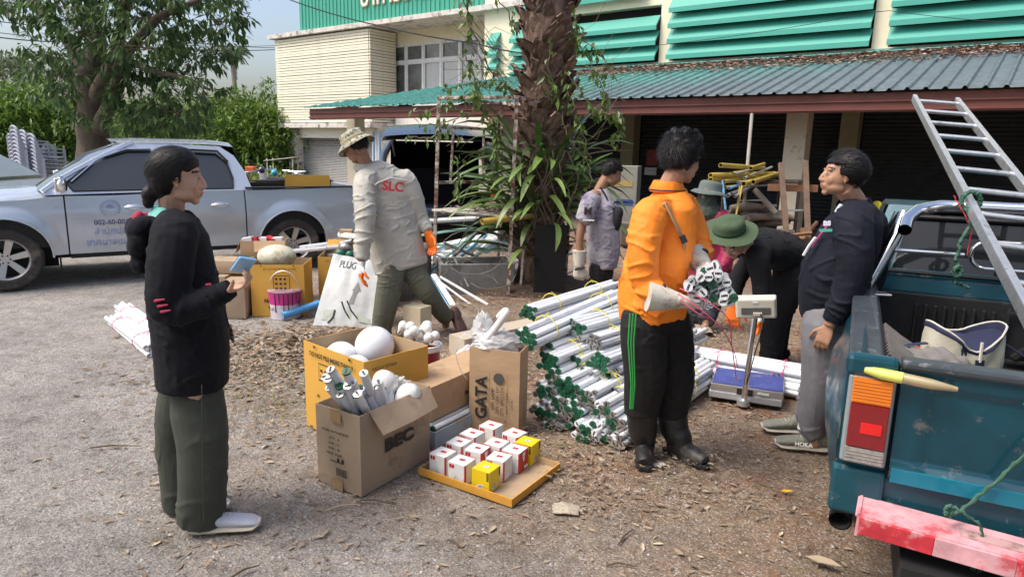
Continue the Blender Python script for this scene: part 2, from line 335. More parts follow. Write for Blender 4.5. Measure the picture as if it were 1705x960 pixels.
# ---- canopy (lean-to) with corrugated roof, red beam, columns and dark shutters behind
can = thing('lean_to_canopy', 'long lean-to canopy with corrugated metal roof and red steel beam', 'canopy'); can.matrix_world = BM
def roofz(c): return 2.63 + (c - 11.9) * .27
def sleft(c): return 16.5 - (c - 11.75) * 1.25
canm = bpy.data.materials.new('aged_teal_roof'); canm.use_nodes = True
def _canmat():
 nt = canm.node_tree; N = nt.nodes; L = nt.links; b = N['Principled BSDF']; tc = N.new('ShaderNodeTexCoord'); sp = N.new('ShaderNodeSeparateXYZ'); L.new(tc.outputs['Object'], sp.inputs[0])
 no = N.new('ShaderNodeTexNoise'); no.inputs['Scale'].default_value = 1.3; no.inputs['Detail'].default_value = 8; L.new(tc.outputs['Object'], no.inputs['Vector'])
 a = N.new('ShaderNodeMath'); a.operation = 'MULTIPLY_ADD'; a.inputs[1].default_value = -.35; a.inputs[2].default_value = 3.6; L.new(sp.outputs[0], a.inputs[0])
 d = N.new('ShaderNodeMath'); d.operation = 'MULTIPLY_ADD'; d.inputs[1].default_value = 2.2; L.new(no.outputs[0], d.inputs[0]); L.new(a.outputs[0], d.inputs[2])
 e = N.new('ShaderNodeMath'); e.operation = 'MULTIPLY_ADD'; e.inputs[1].default_value = -.55; L.new(sp.outputs[1], e.inputs[0]); e.inputs[2].default_value = 7.3;
 f = N.new('ShaderNodeMath'); f.operation = 'ADD'; L.new(d.outputs[0], f.inputs[0]); L.new(e.outputs[0], f.inputs[1])
 r = N.new('ShaderNodeValToRGB'); r.color_ramp.elements[0].position = .35; r.color_ramp.elements[1].position = 1.; r.color_ramp.elements[0].color = (.08, .29, .26, 1); r.color_ramp.elements[1].color = (.10, .135, .165, 1)
 mr = N.new('ShaderNodeMath'); mr.operation = 'MULTIPLY'; mr.inputs[1].default_value = .3; L.new(f.outputs[0], mr.inputs[0]); L.new(mr.outputs[0], r.inputs[0])
 n2 = N.new('ShaderNodeTexNoise'); n2.inputs['Scale'].default_value = 9; n2.inputs['Detail'].default_value = 8; L.new(tc.outputs['Object'], n2.inputs['Vector'])
 r2 = N.new('ShaderNodeValToRGB'); r2.color_ramp.elements[0].position = .35; r2.color_ramp.elements[1].position = .7; r2.color_ramp.elements[0].color = (.75, .75, .75, 1); r2.color_ramp.elements[1].color = (1.25, 1.2, 1.15, 1); L.new(n2.outputs[0], r2.inputs[0])
 mx = N.new('ShaderNodeMixRGB'); mx.blend_type = 'MULTIPLY'; mx.inputs[0].default_value = 1; L.new(r.outputs[0], mx.inputs[1]); L.new(r2.outputs[0], mx.inputs[2]); L.new(mx.outputs[0], b.inputs['Base Color']); b.inputs['Roughness'].default_value = .55
_canmat()
def roof_sheet(s_lo, s_hi, c0, c1):
 mb = MB(); pr = []; s = s_hi
 while s > s_lo - .05: pr += [(s, 0), (s - .16, 0), (s - .185, .035), (s - .215, .035)]; s -= .24
 for i in range(len(pr) - 1):
  a, b_ = pr[i], pr[i + 1]; ce = min(c1, 11.75 + (16.5 - a[0]) / 1.25); cf = min(c1, 11.75 + (16.5 - b_[0]) / 1.25)
  if cf - c0 < .02: continue
  jj = .012 * noise.noise(Vector((a[0] * 3, 0, 1)))
  mb.quad((a[0], c0, roofz(c0) + a[1] + jj), (a[0], ce, roofz(ce) + a[1]), (b_[0], cf, roofz(cf) + b_[1]), (b_[0], c0, roofz(c0) + b_[1] + jj))
 return mb
s = 16.6; k = 0
while s > -9:
 o = roof_sheet(s - .96 * 2, s, 11.78 + ru(-.008, .008), 15.44).build('roof_sheet', canm, can); o.location.z = .003 * (k % 2); s -= .96 * 2; k += 1
MB().box((3.5, 15.40, 3.66), (17, .06, .06)).box((3.5, 15.30, 3.61), (17, .16, .012), Matrix.Rotation(-.25, 3, 'X')).build('flashing', M('teal_flashing', (.13, .42, .37), .5, dirt=((.1, .12, .1), .1, 12)), can)
redm = M('red_oxide_steel', (.15, .045, .034), .5, var=.2, vs=2, dirt=((.09, .05, .045), .15, 3))
mb = MB().box((3.6, 11.93, 2.44), (25.4, .05, .28)).box((3.6, 11.895, 2.34), (25.4, .05, .03)).box((3.6, 11.885, 2.46), (25.4, .03, .02)).box((16.3, 13.6, 2.8), (.05, 3.3, .16), Matrix.Rotation(.262, 3, 'X'))
mb.build('fascia_beam', redm, can)
mb = MB()
for c in (12.9, 13.9, 14.9): mb.box((2.5, c, roofz(c) - .09), (25 if c < 13.4 else 22, .05, .10))
for s in np.arange(-6, 15, 2.15): mb.box((s, 13.6, roofz(13.6) - .19), (.05, 3.3, .10), Matrix.Rotation(.264, 3, 'X'))
mb.build('purlin', M('dark_steel', (.05, .035, .03), .7), can)
colm = M('painted_column', (.50, .46, .36), .8, var=.08, vs=3, dirt=((.25, .2, .15), .12, 3))
cm = bb(-.18, .18, -.18, .18, 0, 2.62).mesh('column', colm)
for s in (15.63, 9.95, 3.55, -2.6): inst('column', cm, can, loc=(s, 12.95, 0))
cm2 = bb(-.17, .17, -.17, .17, 0, 3.5).mesh('column', M('shaded_inner_column', (.30, .27, .17), .85, var=.1))  # shade under the canopy is put into the inner columns' darker colour
for s in (12.6, 8.3, 3.25, -1.5): inst('column', cm2, can, loc=(s, 15.6, 0))
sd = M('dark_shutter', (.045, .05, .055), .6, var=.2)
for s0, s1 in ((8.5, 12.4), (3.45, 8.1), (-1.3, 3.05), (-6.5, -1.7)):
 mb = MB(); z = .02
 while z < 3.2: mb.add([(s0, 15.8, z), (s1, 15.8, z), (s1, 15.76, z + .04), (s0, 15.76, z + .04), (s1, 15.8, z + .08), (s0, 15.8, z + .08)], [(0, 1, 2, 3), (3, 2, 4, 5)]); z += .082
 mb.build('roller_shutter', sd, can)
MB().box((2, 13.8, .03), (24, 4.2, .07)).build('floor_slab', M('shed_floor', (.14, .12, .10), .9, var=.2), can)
# dry leaves lying on the canopy roof
mb = MB(); random.seed(3)
for i in range(6500):
 s = ru(-3.5, 11.2); c = 15.36 - abs(random.gauss(0, .42)) - .05; c = max(c, 14.2)
 if c > 15.36: continue
 z = roofz(c) + ru(.02, .075 + .05 * max(0, (c - 14.9) / .5)); L = ru(.03, .075); a = ru(0, 6.28); rr = Matrix.Rotation(a, 3, 'Z') @ Matrix.Rotation(ru(-.7, .7), 3, 'X')
 mb.add([Vector((s, c, z)) + rr @ Vector(p) for p in ((-L, 0, 0), (0, -L * .4, .01), (L, 0, 0), (0, L * .4, .01))], [(0, 1, 2, 3)])
litter_roof = leafmat('dry_leaf_roof', [(.12, .06, .04), (.28, .17, .12), (.45, .33, .25), (.22, .13, .12), (.5, .4, .33)], .8, .05)
o = mb.build('roof_leaf_litter', litter_roof); o.matrix_world = BM; tag(o, 'drift of dry brown leaves lying along the top of the canopy roof', 'leaf litter', kind='stuff')
# ================================================================ VEGETATION
random.seed(21)
bark = M('brown_bark', (.095, .075, .058), .95, var=.45, vs=9, bump=1., bs=25, stretch=(1, 1, .35))
twigm = M('twig_bark', (.10, .075, .05), .9)
lf_tree = leafmat('broad_leaf', [(.035, .072, .026), (.06, .12, .04), (.09, .165, .052), (.14, .23, .07), (.05, .10, .035)], .42, .4)
lf_hedge = leafmat('hedge_leaf', [(.06, .12, .022), (.12, .21, .035), (.19, .30, .05), (.08, .15, .028), (.26, .36, .08)], .45, .3)
lf_pale = leafmat('pale_leaf', [(.07, .10, .05), (.12, .16, .08), (.17, .21, .11)], .6, .3)
lf_dry = leafmat('dry_grass_leaf', [(.24, .20, .08), (.35, .30, .13), (.16, .20, .06), (.42, .36, .18)], .8, .2)
lf_vine = leafmat('vine_leaf', [(.05, .11, .02), (.10, .20, .03), (.16, .26, .05), (.07, .12, .03), (.13, .12, .04)], .4, .35)
lf_strap = M('strap_leaf_green', (.06, .12, .03), .38, var=.5, vs=3, orand=.45)
lf_strap2 = M('strap_leaf_yellow_green', (.13, .20, .05), .4, var=.3, vs=3, orand=.3)
def leaf(mb, p, d, n, L, wd, mi=0):
 d = d.normalized(); s = d.cross(n)
 if s.length < 1e-3: s = d.orthogonal()
 s.normalize(); q = s.cross(d); a = p; b1 = p + d * L * .45 + s * wd / 2 + q * wd * .15; b2 = p + d * L * .45 - s * wd / 2 + q * wd * .15; c = p + d * L * .5; e = p + d * L - Vector((0, 0, L * .08))
 mb.v += [tuple(a), tuple(b1), tuple(c), tuple(b2), tuple(e)]; k = len(mb.v) - 5
 mb.f += [(k, k + 1, k + 2), (k, k + 2, k + 3), (k + 1, k + 4, k + 2), (k + 2, k + 4, k + 3)]; mb.m += [mi] * 4
def blob_leaves(mb, c, r, n, L, droop=.5, per=6, shell=.35, twigs=None):
 for i in range(n):
  v = rv(); l = v.length; v = v / l * (shell + (1 - shell) * l ** .6) if l > 0 else v
  p = Vector((c[0] + v.x * r[0], c[1] + v.y * r[1], c[2] + v.z * r[2])); out = Vector((v.x, v.y, v.z * .6)).normalized()
  if twigs is not None and rnd() < .35: twigs.tube([p - out * L * 2.4 + Vector((0, 0, -L * .3)), p], [L * .05, L * .025], 3)
  for k in range(per):
   a = rv().normalized(); d = (out * .5 + a * .8 + Vector((0, 0, -droop))).normalized(); leaf(mb, p + a * L * .25, d, Vector((0, 0, 1)) + a * .5, L * ru(.7, 1.2), L * ru(.3, .42))
# big tree left, behind the silver pickup
YT = 12.5
t = thing('broadleaf_tree', 'big broadleaf tree with forked brown trunk behind the silver pickup', 'tree', A(160, 330, YT) * 1.0); base = t.location.copy(); t.location.z = 0; base.z = 0
def rel(p): return p - base
mb = MB()
def limb(pts, r0, r1, n=10, wob=.03):
 P = [A(*p) for p in pts]; out = []; k = 6
 for i in range(len(P) - 1):
  for j in range(k): out.append(P[i].lerp(P[i + 1], j / k))
 out.append(P[-1]); m = len(out)
 out = [q + Vector((noise.noise(q * 3), noise.noise(q * 3 + Vector((9, 0, 0))), 0)) * wob for q in out]
 mb.tube([rel(q) for q in out], [(r0 + (r1 - r0) * i / (m - 1)) * (1 + .12 * noise.noise(out[i] * 4)) for i in range(m)], n)
limb([(160, 345, YT), (157, 250, YT), (152, 180, YT), (150, 120, YT)], .29, .22, 14, .05)
limb([(150, 135, YT), (162, 70, YT), (150, 0, YT + .3), (140, -90, YT + .5)], .2, .07)
limb([(155, 180, YT), (185, 110, YT - .3), (204, 50, YT - .3), (214, -40, YT - .5)], .17, .06)
limb([(160, 225, YT), (190, 160, YT - .5), (204, 95, YT - .7), (260, 30, YT - 1.2), (330, 0, YT - 1.4)], .14, .04)
limb([(150, 130, YT), (110, 60, YT + .3), (60, 10, YT + .5), (0, -20, YT + .6)], .14, .04)
limb([(204, 95, YT - .7), (250, 118, YT - 1), (310, 130, YT - 1.3), (350, 150, YT - 1.4)], .06, .02)
limb([(152, 150, YT), (110, 120, YT + .2), (75, 130, YT + .3)], .06, .02)
mb.build('trunk', bark, t, 60)
mb = MB(); tw = MB()
cl = [(120, 20, 60, 34), (60, 5, 60, 20), (15, 0, 40, 20), (150, 60, 45, 35), (105, 85, 38, 30), (190, 15, 60, 32), (250, 20, 60, 35), (310, 20, 60, 32), (365, 35, 35, 28), (345, 70, 45, 22), (290, 70, 50, 28), (240, 75, 45, 26),
   (215, 110, 30, 20), (250, 108, 32, 18), (330, 100, 30, 14), (365, 88, 26, 14), (275, 135, 42, 18), (330, 140, 25, 14), (240, 165, 50, 30), (300, 185, 45, 30), (260, 200, 60, 25), (90, 120, 28, 18), (125, 110, 30, 22), (85, 150, 24, 12), (120, 160, 22, 20), (150, 195, 22, 12), (70, 85, 14, 12), (30, 25, 22, 16), (395, 20, 12, 20),
   (150, -50, 90, 50), (280, -50, 90, 50), (40, -50, 70, 30), (380, -40, 40, 40), (230, -130, 120, 60), (90, -120, 90, 60)]
for x, y, rx, ry in cl:
 k = YT / 1150; c = rel(A(x, y, YT + ru(-1.6, .9))); blob_leaves(mb, c, (rx * k, ru(.5, 1.0), ry * k), int(rx * ry * (.034 if y > 90 else .021)) + 6, .165, .75, 7, .1, tw)
mb.build('crown', lf_tree, t); tag(tw.build('twigs', twigm, t), kind='stuff')
# trees and bushes at the back left
def bush(px, py, Y, rx, rz, n, label, name='bushy_tree', mat=None, L=.26, zb=0, group='bushy green trees at the back left'):
 b = A(px, py, Y); t = thing(name, label, 'tree', (b.x, b.y, 0), 0, group); mb = MB(); H_ = b.z
 MB().tube([(0, 0, -.1), (.1, 0, H_ * .5), (0, .1, H_ * .8)], [.16, .12, .05], 7).build('trunk', bark, t)
 for i in range(7):
  a = i * 2.4; rr = rx * .45 * (i > 0); blob_leaves(mb, (math.cos(a) * rr, math.sin(a) * rr * .7, H_ - rz + ru(-.3, .2) * rz), (rx * ru(.55, .75), rx * .6, rz * ru(.6, .95)), n // 7, L, .3, 5, .55)
 for i in range(5):
  a = i * 1.256; blob_leaves(mb, (math.cos(a) * rx * .6, math.sin(a) * rx * .4 - .3, H_ * .28), (rx * .5, rx * .4, H_ * .33), n // 14, L, .3, 5, .5)
 mb.build('crown', mat or lf_hedge, t); return t
bush(425, 136, 27, 2.3, 2.0, 2100, 'rounded sunlit dense tree right beside the slatted wing')
bush(350, 160, 34, 2.4, 1.9, 1300, 'small dense tree between palm trunk and rounded tree')
bush(290, 150, 30, 2.6, 2.0, 1300, 'dense green tree half hidden behind the big forked tree')
bush(205, 150, 32, 2.6, 1.8, 1000, 'green tree just right of the big forked trunk', )
bush(85, 140, 26, 2.5, 1.8, 1600, 'bright green tree just left of the big forked trunk')
bush(15, 128, 24, 2.2, 1.7, 1600, 'green tree at the left edge above the stacked chairs')
bush(-60, 120, 24, 2.5, 1.9, 700, 'green tree cut by the left edge of the photo')
bush(15, 72, 42, 3.6, 3.0, 1000, 'tall pale hazy tree rising behind the left trees', 'tall_tree', lf_pale, .42, group='tall trees at the far back')
bush(375, 152, 40, 1.6, 1.0, 500, 'low yellowish tree at the foot of the coconut palm', mat=lf_dry)
# far wood line and undergrowth
mb = MB()
for i in range(60): blob_leaves(mb, (ru(-75, 5), ru(52, 62), ru(.5, 2.2)), (3, 2, 2.2), 40, .6, .3, 5, .3)
tag(mb.build('distant_thicket', lf_hedge), 'dark green thicket closing the view behind the trees', 'thicket', kind='stuff')
mb = MB()
for i in range(5200):
 px = ru(-60, 490); Y = ru(15, 25); p = A(px, 300, Y); p.z = 0
 h = ru(.25, .85) * (1 if px < 130 or px > 400 else .7); a = ru(0, 6.28); d = Vector((math.cos(a) * .3, math.sin(a) * .3, 1)).normalized(); s = d.cross(Vector((math.cos(a + 1), math.sin(a + 1), 0))).normalized() * .02
 q = p + d * h * .6; e = p + d * h + Vector((math.cos(a), math.sin(a), 0)) * h * .2; mb.add([p - s, p + s, q + s * .8, q - s * .8, e], [(0, 1, 2, 3), (3, 2, 4)])
tag(mb.build('tall_dry_grass', lf_dry), 'tall yellowing grass growing below the trees', 'grass', kind='stuff')
mb = MB()
for i in range(46): p = A(ru(-50, 500), 290, ru(20, 25)); blob_leaves(mb, (p.x, p.y, ru(.1, .5)), (.8, .6, .5), 45, .16, .2, 5, .4)
tag(mb.build('undergrowth', lf_hedge), 'green weeds and undergrowth below the trees', 'undergrowth', kind='stuff')
# coconut palm
b = A(396, 300, 40); t = thing('coconut_palm', 'slender coconut palm with drooping crown against the sky', 'tree', (b.x, b.y, 0)); top = A(386, 92, 40) - Vector((b.x, b.y, 0))
MB().tube([Vector((0, 0, 0)), top * .5 + Vector((.15, 0, 0)), top], [.2, .16, .12], 8).build('trunk', M('palm_trunk', (.3, .26, .22), .9), t, 50)
mb = MB()
for i in range(20):
 a = i * 2.4; el = ru(-.2, 1.1); L = ru(1.5, 2.0); P = []
 for k in range(7): u = k / 6; P.append(top + Vector((math.cos(a) * math.cos(el) * L * u, math.sin(a) * math.cos(el) * L * u, math.sin(el) * L * u - 1.1 * u * u)))
 mb.tube(P, [.03] * 7, 3)
 for k in range(1, 7):
  for s in (-1, 1):
   for j in range(3):
    q = P[k - 1].lerp(P[k], j / 3); tt = (P[k] - P[k - 1]).normalized(); sd_ = tt.cross(Vector((0, 0, 1))).normalized() * s; leaf(mb, q, sd_ * .6 + tt * .5 + Vector((0, 0, -.6)), tt, .55 * (1 - k / 9), .06)
mb.build('crown', lf_pale, t)
# ---- old palm trunk with leaf bases, strap leaves and vines (centre)
YP = 7.95
b = A(897, 480, YP); base = Vector((b.x, b.y, 0)); t = thing('overgrown_palm', 'thick shaggy palm trunk with old leaf bases standing in the rusty frame', 'tree', base)
ax = [rel(A(900, 500, YP)), rel(A(897, 400, YP)), rel(A(903, 250, YP)), rel(A(912, 120, YP)), rel(A(914, 0, YP)), rel(A(918, -140, YP))]
def axp(z):
 for i in range(5):
  if ax[i].z <= z <= ax[i + 1].z: return ax[i].lerp(ax[i + 1], (z - ax[i].z) / (ax[i + 1].z - ax[i].z))
 return ax[0] if z < ax[0].z else ax[-1]
zt = ax[-1].z; mb = MB(); rings = []
for i in range(60):
 z = zt * i / 59; c = axp(z); c = Vector((c.x, c.y, z)); rr = .245 + .02 * math.sin(z * 9)
 rings.append([c + Vector((math.cos(a), math.sin(a), 0)) * rr * (1 + .16 * noise.noise(Vector((math.cos(a) * 3, math.sin(a) * 3, z * 4)))) for a in [2 * math.pi * j / 20 for j in range(20)]])
palmb = M('shaggy_palm_bark', (.15, .10, .075), .95, var=.55, vs=14, bump=1., bs=40, stretch=(1, 1, .25), orand=.45)
mb.loft(rings).build('trunk', palmb, t, 60)
mb = MB(); vs_, fs_ = [], []
for j in range(6):
 for i in range(7):
  u = j / 5; x = (i - 3) / 3; wd = .085 * (1 - .35 * u) * (1 + .35 * math.sin(u * 3.1)); vs_.append((x * wd, -.02 - .10 * u ** 1.3 + .03 * abs(x) + .012 * ru(-1, 1), .20 * u - .03 * abs(x) * u + (.025 * ru(-1, 1) if j == 5 else 0)))
for j in range(5):
 for i in range(6): fs_.append((j * 7 + i, j * 7 + i + 1, (j + 1) * 7 + i + 1, (j + 1) * 7 + i))
n0 = len(vs_); vs_ += [(x, y + .028, z) for x, y, z in vs_]; fs_ += [tuple(n0 + q for q in reversed(f)) for f in fs_[:30]]
for i in range(6): fs_.append((35 + i, 35 + i + 1, n0 + 36 + i, n0 + 35 + i))
mb.add(vs_, fs_); lbm = mb.mesh('leaf_base', palmb)
for k in range(190):
 z = .25 + k * (zt - .35) / 190; a = k * 2.4 + ru(-.2, .2); c = axp(z); c = Vector((c.x, c.y, z)) + Vector((math.cos(a), math.sin(a), 0)) * .215
 s = ru(.8, 1.35); inst('leaf_base', lbm, t, Matrix.Translation(c) @ Matrix.Rotation(a + math.pi / 2, 4, 'Z') @ Matrix.Rotation(ru(-.25, .25), 4, 'Y') @ Matrix.Rotation(ru(-.1, .35), 4, 'X') @ Matrix.Diagonal((s, s, s * ru(.9, 1.3), 1)))
def strap(L, wd, curve, n=7):
 mb = MB(); P = []; a = 0; p = Vector((0, 0, 0)); vs, fs = [], []
 for i in range(n):
  u = i / (n - 1); w_ = wd * min(1, .45 + u * 2) * (1 - max(0, u - .75) * 3.6) / 2 + .001; th = curve[0] + (curve[1] - curve[0]) * u
  vs += [(-w_, p.y, p.z + w_ * .35), (0, p.y, p.z), (w_, p.y, p.z + w_ * .35)]; p = p + Vector((0, math.cos(th), math.sin(th))) * L / (n - 1)
 for i in range(n - 1): fs += [(i * 3, i * 3 + 1, i * 3 + 4, i * 3 + 3), (i * 3 + 1, i * 3 + 2, i * 3 + 5, i * 3 + 4)]
 return mb.add(vs, fs)
sm_ = [strap(.74, .060, c).mesh('strap_leaf', m_, 60) for c, m_ in (((1.2, -.5), lf_strap), ((.9, -1.1), lf_strap), ((.5, -.9), lf_strap2), ((.35, -.05), lf_strap), ((1.35, .3), lf_strap), ((.2, -1.4), lf_strap2))]
t2 = thing('strap_leaf_plant', 'clump of long strap leaves growing round the shaggy palm trunk', 'plant', base)
for k in range(200):
 z = ru(.85, 1.55) if k < 160 else ru(.35, .95); a = ru(0, 6.28); c = axp(z); c = Vector((c.x, c.y, z)) + Vector((math.cos(a), math.sin(a), 0)) * ru(.2, .3)
 s = ru(.65, 1.35) * (1.1 if abs(math.sin(a)) < .6 else .8); inst('strap_leaf', sm_[k % 6], t2, Matrix.Translation(c) @ Matrix.Rotation(a - math.pi / 2, 4, 'Z') @ Matrix.Rotation(ru(-.5, .5), 4, 'Y') @ Matrix.Diagonal((ru(.8, 1.3), s, s, 1)))
t3 = thing('climbing_vine', 'leafy green vines hanging beside the palm trunk', 'vine', base)
st = MB(); lv_ = MB()
def vine(pts, n, L=.085, r=.006, Y=YP):
 P = [rel(A(x, y, Y + dy)) for x, y, dy in pts]; out = []
 for i in range(len(P) - 1):
  for j in range(6): q = P[i].lerp(P[i + 1], j / 6); out.append(q + rv() * .02)
 out.append(P[-1]); st.tube(out, r, 4)
 for i in range(n):
  q = out[int(rnd() * (len(out) - 1))] + rv() * .06; d = rv().normalized() * .7 + Vector((0, 0, -.9)); leaf(lv_, q, d, rv() + Vector((0, -.6, .6)), L * ru(.6, 1.25), L * ru(.45, .62))
vine([(955, 20, -.3), (962, 70, -.3), (985, 110, -.35), (1005, 150, -.4), (1010, 200, -.4)], 60)
vine([(950, 60, -.3), (985, 75, -.35), (1010, 105, -.4), (1018, 125, -.4)], 40)
vine([(940, 120, -.3), (965, 150, -.4), (990, 190, -.45), (1035, 190, -.5), (1038, 210, -.5)], 60)
vine([(945, 150, -.3), (960, 190, -.4), (975, 240, -.4), (968, 290, -.4)], 55)
vine([(1000, 150, -.3), (1020, 185, -.4), (1030, 215, -.4), (1020, 240, -.4)], 35)
vine([(900, 110, -.35), (915, 130, -.35), (920, 160, -.35)], 14, .11)
vine([(918, 60, -.32), (912, 110, -.33), (925, 150, -.33), (928, 175, -.33)], 14, .11)
vine([(780, -40, -.8), (778, 20, -.8), (782, 60, -.8), (776, 95, -.8), (790, 130, -.8), (800, 170, -.7)], 60, .09)
vine([(800, -30, -.6), (845, 20, -.5), (860, 60, -.4)], 14)
vine([(760, -40, -.8), (790, 60, -.8), (820, 120, -.6), (860, 170, -.5)], 18, .08)
vine([(800, 110, -.6), (830, 120, -.5), (850, 150, -.4)], 20)
vine([(740, 148, -.6), (780, 140, -.5), (820, 135, -.4), (845, 150, -.4)], 40, .08)
vine([(690, 185, -.6), (720, 185, -.5), (760, 165, -.5), (800, 150, -.4)], 34, .08)
vine([(700, 210, -.6), (735, 205, -.5), (790, 185, -.5)], 20, .07)
vine([(790, 150, -.5), (810, 190, -.4), (830, 230, -.4), (820, 300, -.4)], 70, .09)
vine([(680, 230, -.7), (720, 228, -.6), (750, 215, -.6), (770, 235, -.6)], 26, .07)
vine([(760, 260, -.6), (765, 300, -.6), (760, 330, -.6)], 26, .08)
vine([(935, 180, -.35), (945, 230, -.4), (980, 270, -.45), (985, 300, -.5), (970, 330, -.45)], 8)
for i in range(26):
 x0, y0 = ru(850, 880), ru(60, 220); st.tube([rel(A(x0, y0, YP - .25)), rel(A(x0 - ru(20, 50), y0 - ru(-20, 50), YP - .4)), rel(A(x0 - ru(60, 120), y0 - ru(-30, 120), YP - .5))], .0028, 3)
for i in range(16):
 x0, y0 = ru(950, 970), ru(60, 220); st.tube([rel(A(x0, y0, YP - .25)), rel(A(x0 + ru(20, 60), y0 - ru(-30, 40), YP - .4)), rel(A(x0 + ru(50, 90), y0 - ru(-40, 100), YP - .5))], .0025, 3)
for i in range(9):
 x0 = ru(880, 960); P = [rel(A(x0 + 10 * math.sin(k * 1.3 + i), 250 + k * 22, YP - .38)) for k in range(8)]; st.tube(P, .008, 5)
st.build('stem', M('vine_stem', (.14, .11, .075), .8), t3, 60); lv_.build('foliage', lf_vine, t3)
# power cables
def cable(pts, r, label, n=14):
 P = [A(*p) for p in pts]; out = []
 for i in range(len(P) - 1):
  L = (P[i + 1] - P[i]).length
  for j in range(n): u = j / n; out.append(P[i].lerp(P[i + 1], u) - Vector((0, 0, 4 * .012 * L * u * (1 - u))))
 out.append(P[-1]); o = MB().tube(out, r, 5).build('overhead_cable', m_black); tag(o, label, 'cable', 'overhead cables')
cable([(-40, 30, 18), (110, 45, 22), (460, 80, 32)], .012, 'thin black cable, topmost of the three at the upper left sky')
cable([(-40, 49, 18), (110, 63, 22), (465, 76, 32)], .010, 'thin black cable, middle of the three at the upper left sky')
cable([(-40, 57, 18), (110, 70, 22), (460, 83, 32)], .016, 'black cable, lowest of the three at the upper left sky')
cable([(470, -5, 12), (640, 45, 10), (790, 72, 9), (880, 90, 8)], .009, 'black cable slanting across the green fascia to the palm trunk')
cable([(1100, 75, 10), (1460, 20, 9), (1480, 18, 9), (1720, 40, 8)], .004, 'thin black wire crossing in front of the teal louvres')
# ================================================================ RUSTY FRAME with shelf
rust = M('rusty_painted_steel', (.55, .52, .46), .75, var=.15, dirt=((.15, .065, .04), .55, 12), vs=10, bump=.4)
rack = thing('rusty_frame_rack', 'tall rusty white painted metal frame with a shelf around the palm trunk', 'metal frame')
def rp(p1, p2, w_=.026, name='post'):
 w_ *= 1.25; MB().bar(A(*p1), A(*p2), w_, w_, (0, 1, 0.02)).build(name, rust, rack, bevel=.003)
rp((846, 492, 7.5), (861, 160, 7.5), .032); rp((941, 472, 8.15), (958, 179, 8.0), .030); rp((722, 478, 8.1), (731, 161, 8.0), .032); rp((829, 478, 8.8), (836, 172, 8.7), .028)
for a, b_ in (((731, 163, 8.0), (861, 162, 7.5)), ((861, 162, 7.5), (958, 179, 8.0)), ((731, 163, 8.0), (836, 172, 8.7)), ((836, 172, 8.7), (958, 179, 8.0)),
     ((729, 212, 8.02), (836, 216, 8.7)), ((727, 304, 8.02), (835, 302, 8.7)), ((849, 417, 7.5), (945, 400, 8.1)), ((853, 363, 7.5), (948, 349, 8.05)), ((853, 363, 7.5), (724, 352, 8.05)), ((724, 352, 8.05), (833, 337, 8.75)), ((833, 337, 8.75), (948, 349, 8.05))):
 rp(a, b_, .026, 'rail')
for a, b_ in (((755, 214, 8.15), (750, 303, 8.15)), ((806, 215, 8.5), (803, 302, 8.5)), ((872, 413, 7.65), (866, 487, 7.65)), ((925, 404, 7.98), (919, 470, 7.98))): rp(a, b_, .022, 'bar')
pts = [A(718, 347, 8.0), A(851, 372, 7.42), A(948, 348, 8.1), A(834, 334, 8.8)]; zc = sum(p.z for p in pts) / 4
shm2 = M('weathered_white_board', (.55, .53, .47), .85, var=.2, dirt=((.2, .16, .12), .3, 7), stretch=(1, 6, 1))
for i in range(4):
 a, b_ = i / 4 + .006, (i + 1) / 4 - .006; q = [pts[0].lerp(pts[3], a), pts[1].lerp(pts[2], a), pts[1].lerp(pts[2], b_), pts[0].lerp(pts[3], b_)]
 q = [Vector((p.x, p.y, zc + ru(-.004, .004))) for p in q]; mb = MB(); mb.add(q + [p - Vector((0, 0, .02)) for p in q], [(0, 1, 2, 3), (7, 6, 5, 4), (0, 4, 5, 1), (1, 5, 6, 2), (2, 6, 7, 3), (3, 7, 4, 0)]); mb.build('shelf_board', shm2, rack)
dryl = leafmat('dry_leaf_ground', [(.15, .10, .065), (.25, .18, .12), (.34, .26, .18), (.44, .36, .27), (.22, .15, .10), (.30, .22, .14)], .85, .08)
def dry_leaf(mb, p, L, a, tilt=.3):
 rr = Matrix.Rotation(a, 3, 'Z') @ Matrix.Rotation(ru(-tilt, tilt), 3, 'X') @ Matrix.Rotation(ru(-tilt, tilt) * .6, 3, 'Y'); w_ = L * ru(.22, .45); cu = ru(-.15, .22) * L; e_ = ru(.5, 1.1)
 vs = [(-L, 0, cu), (-L * .35 * e_, -w_ * e_, .07 * L), (-L * .35, 0, -.02 * L), (-L * .35, w_, .1 * L), (L * .35, -w_ * ru(.4, 1), .08 * L), (L * .35, 0, 0), (L * .35, w_ * .9, .08 * L), (L, 0, cu * .8)]
 mb.add([p + rr @ Vector(v) for v in vs], [(0, 1, 2), (0, 2, 3), (1, 4, 5, 2), (2, 5, 6, 3), (4, 7, 5), (5, 7, 6)])
mb = MB()
for i in range(420):
 u, v = rnd() ** .5, rnd(); q = pts[0].lerp(pts[3], v).lerp(pts[1].lerp(pts[2], v), u); q.z = zc + ru(.005, .05); dry_leaf(mb, q, ru(.02, .05), ru(0, 6.3), .5)
tag(mb.build('shelf_leaf_litter', dryl), 'dry brown leaves lying on the shelf of the rusty frame', 'leaf litter', kind='stuff')
yel = M('yellow_plastic_pipe', (.50, .36, .06), .45, var=.2, dirt=((.2, .15, .06), .15, 9), stretch=(1, 1, 1))
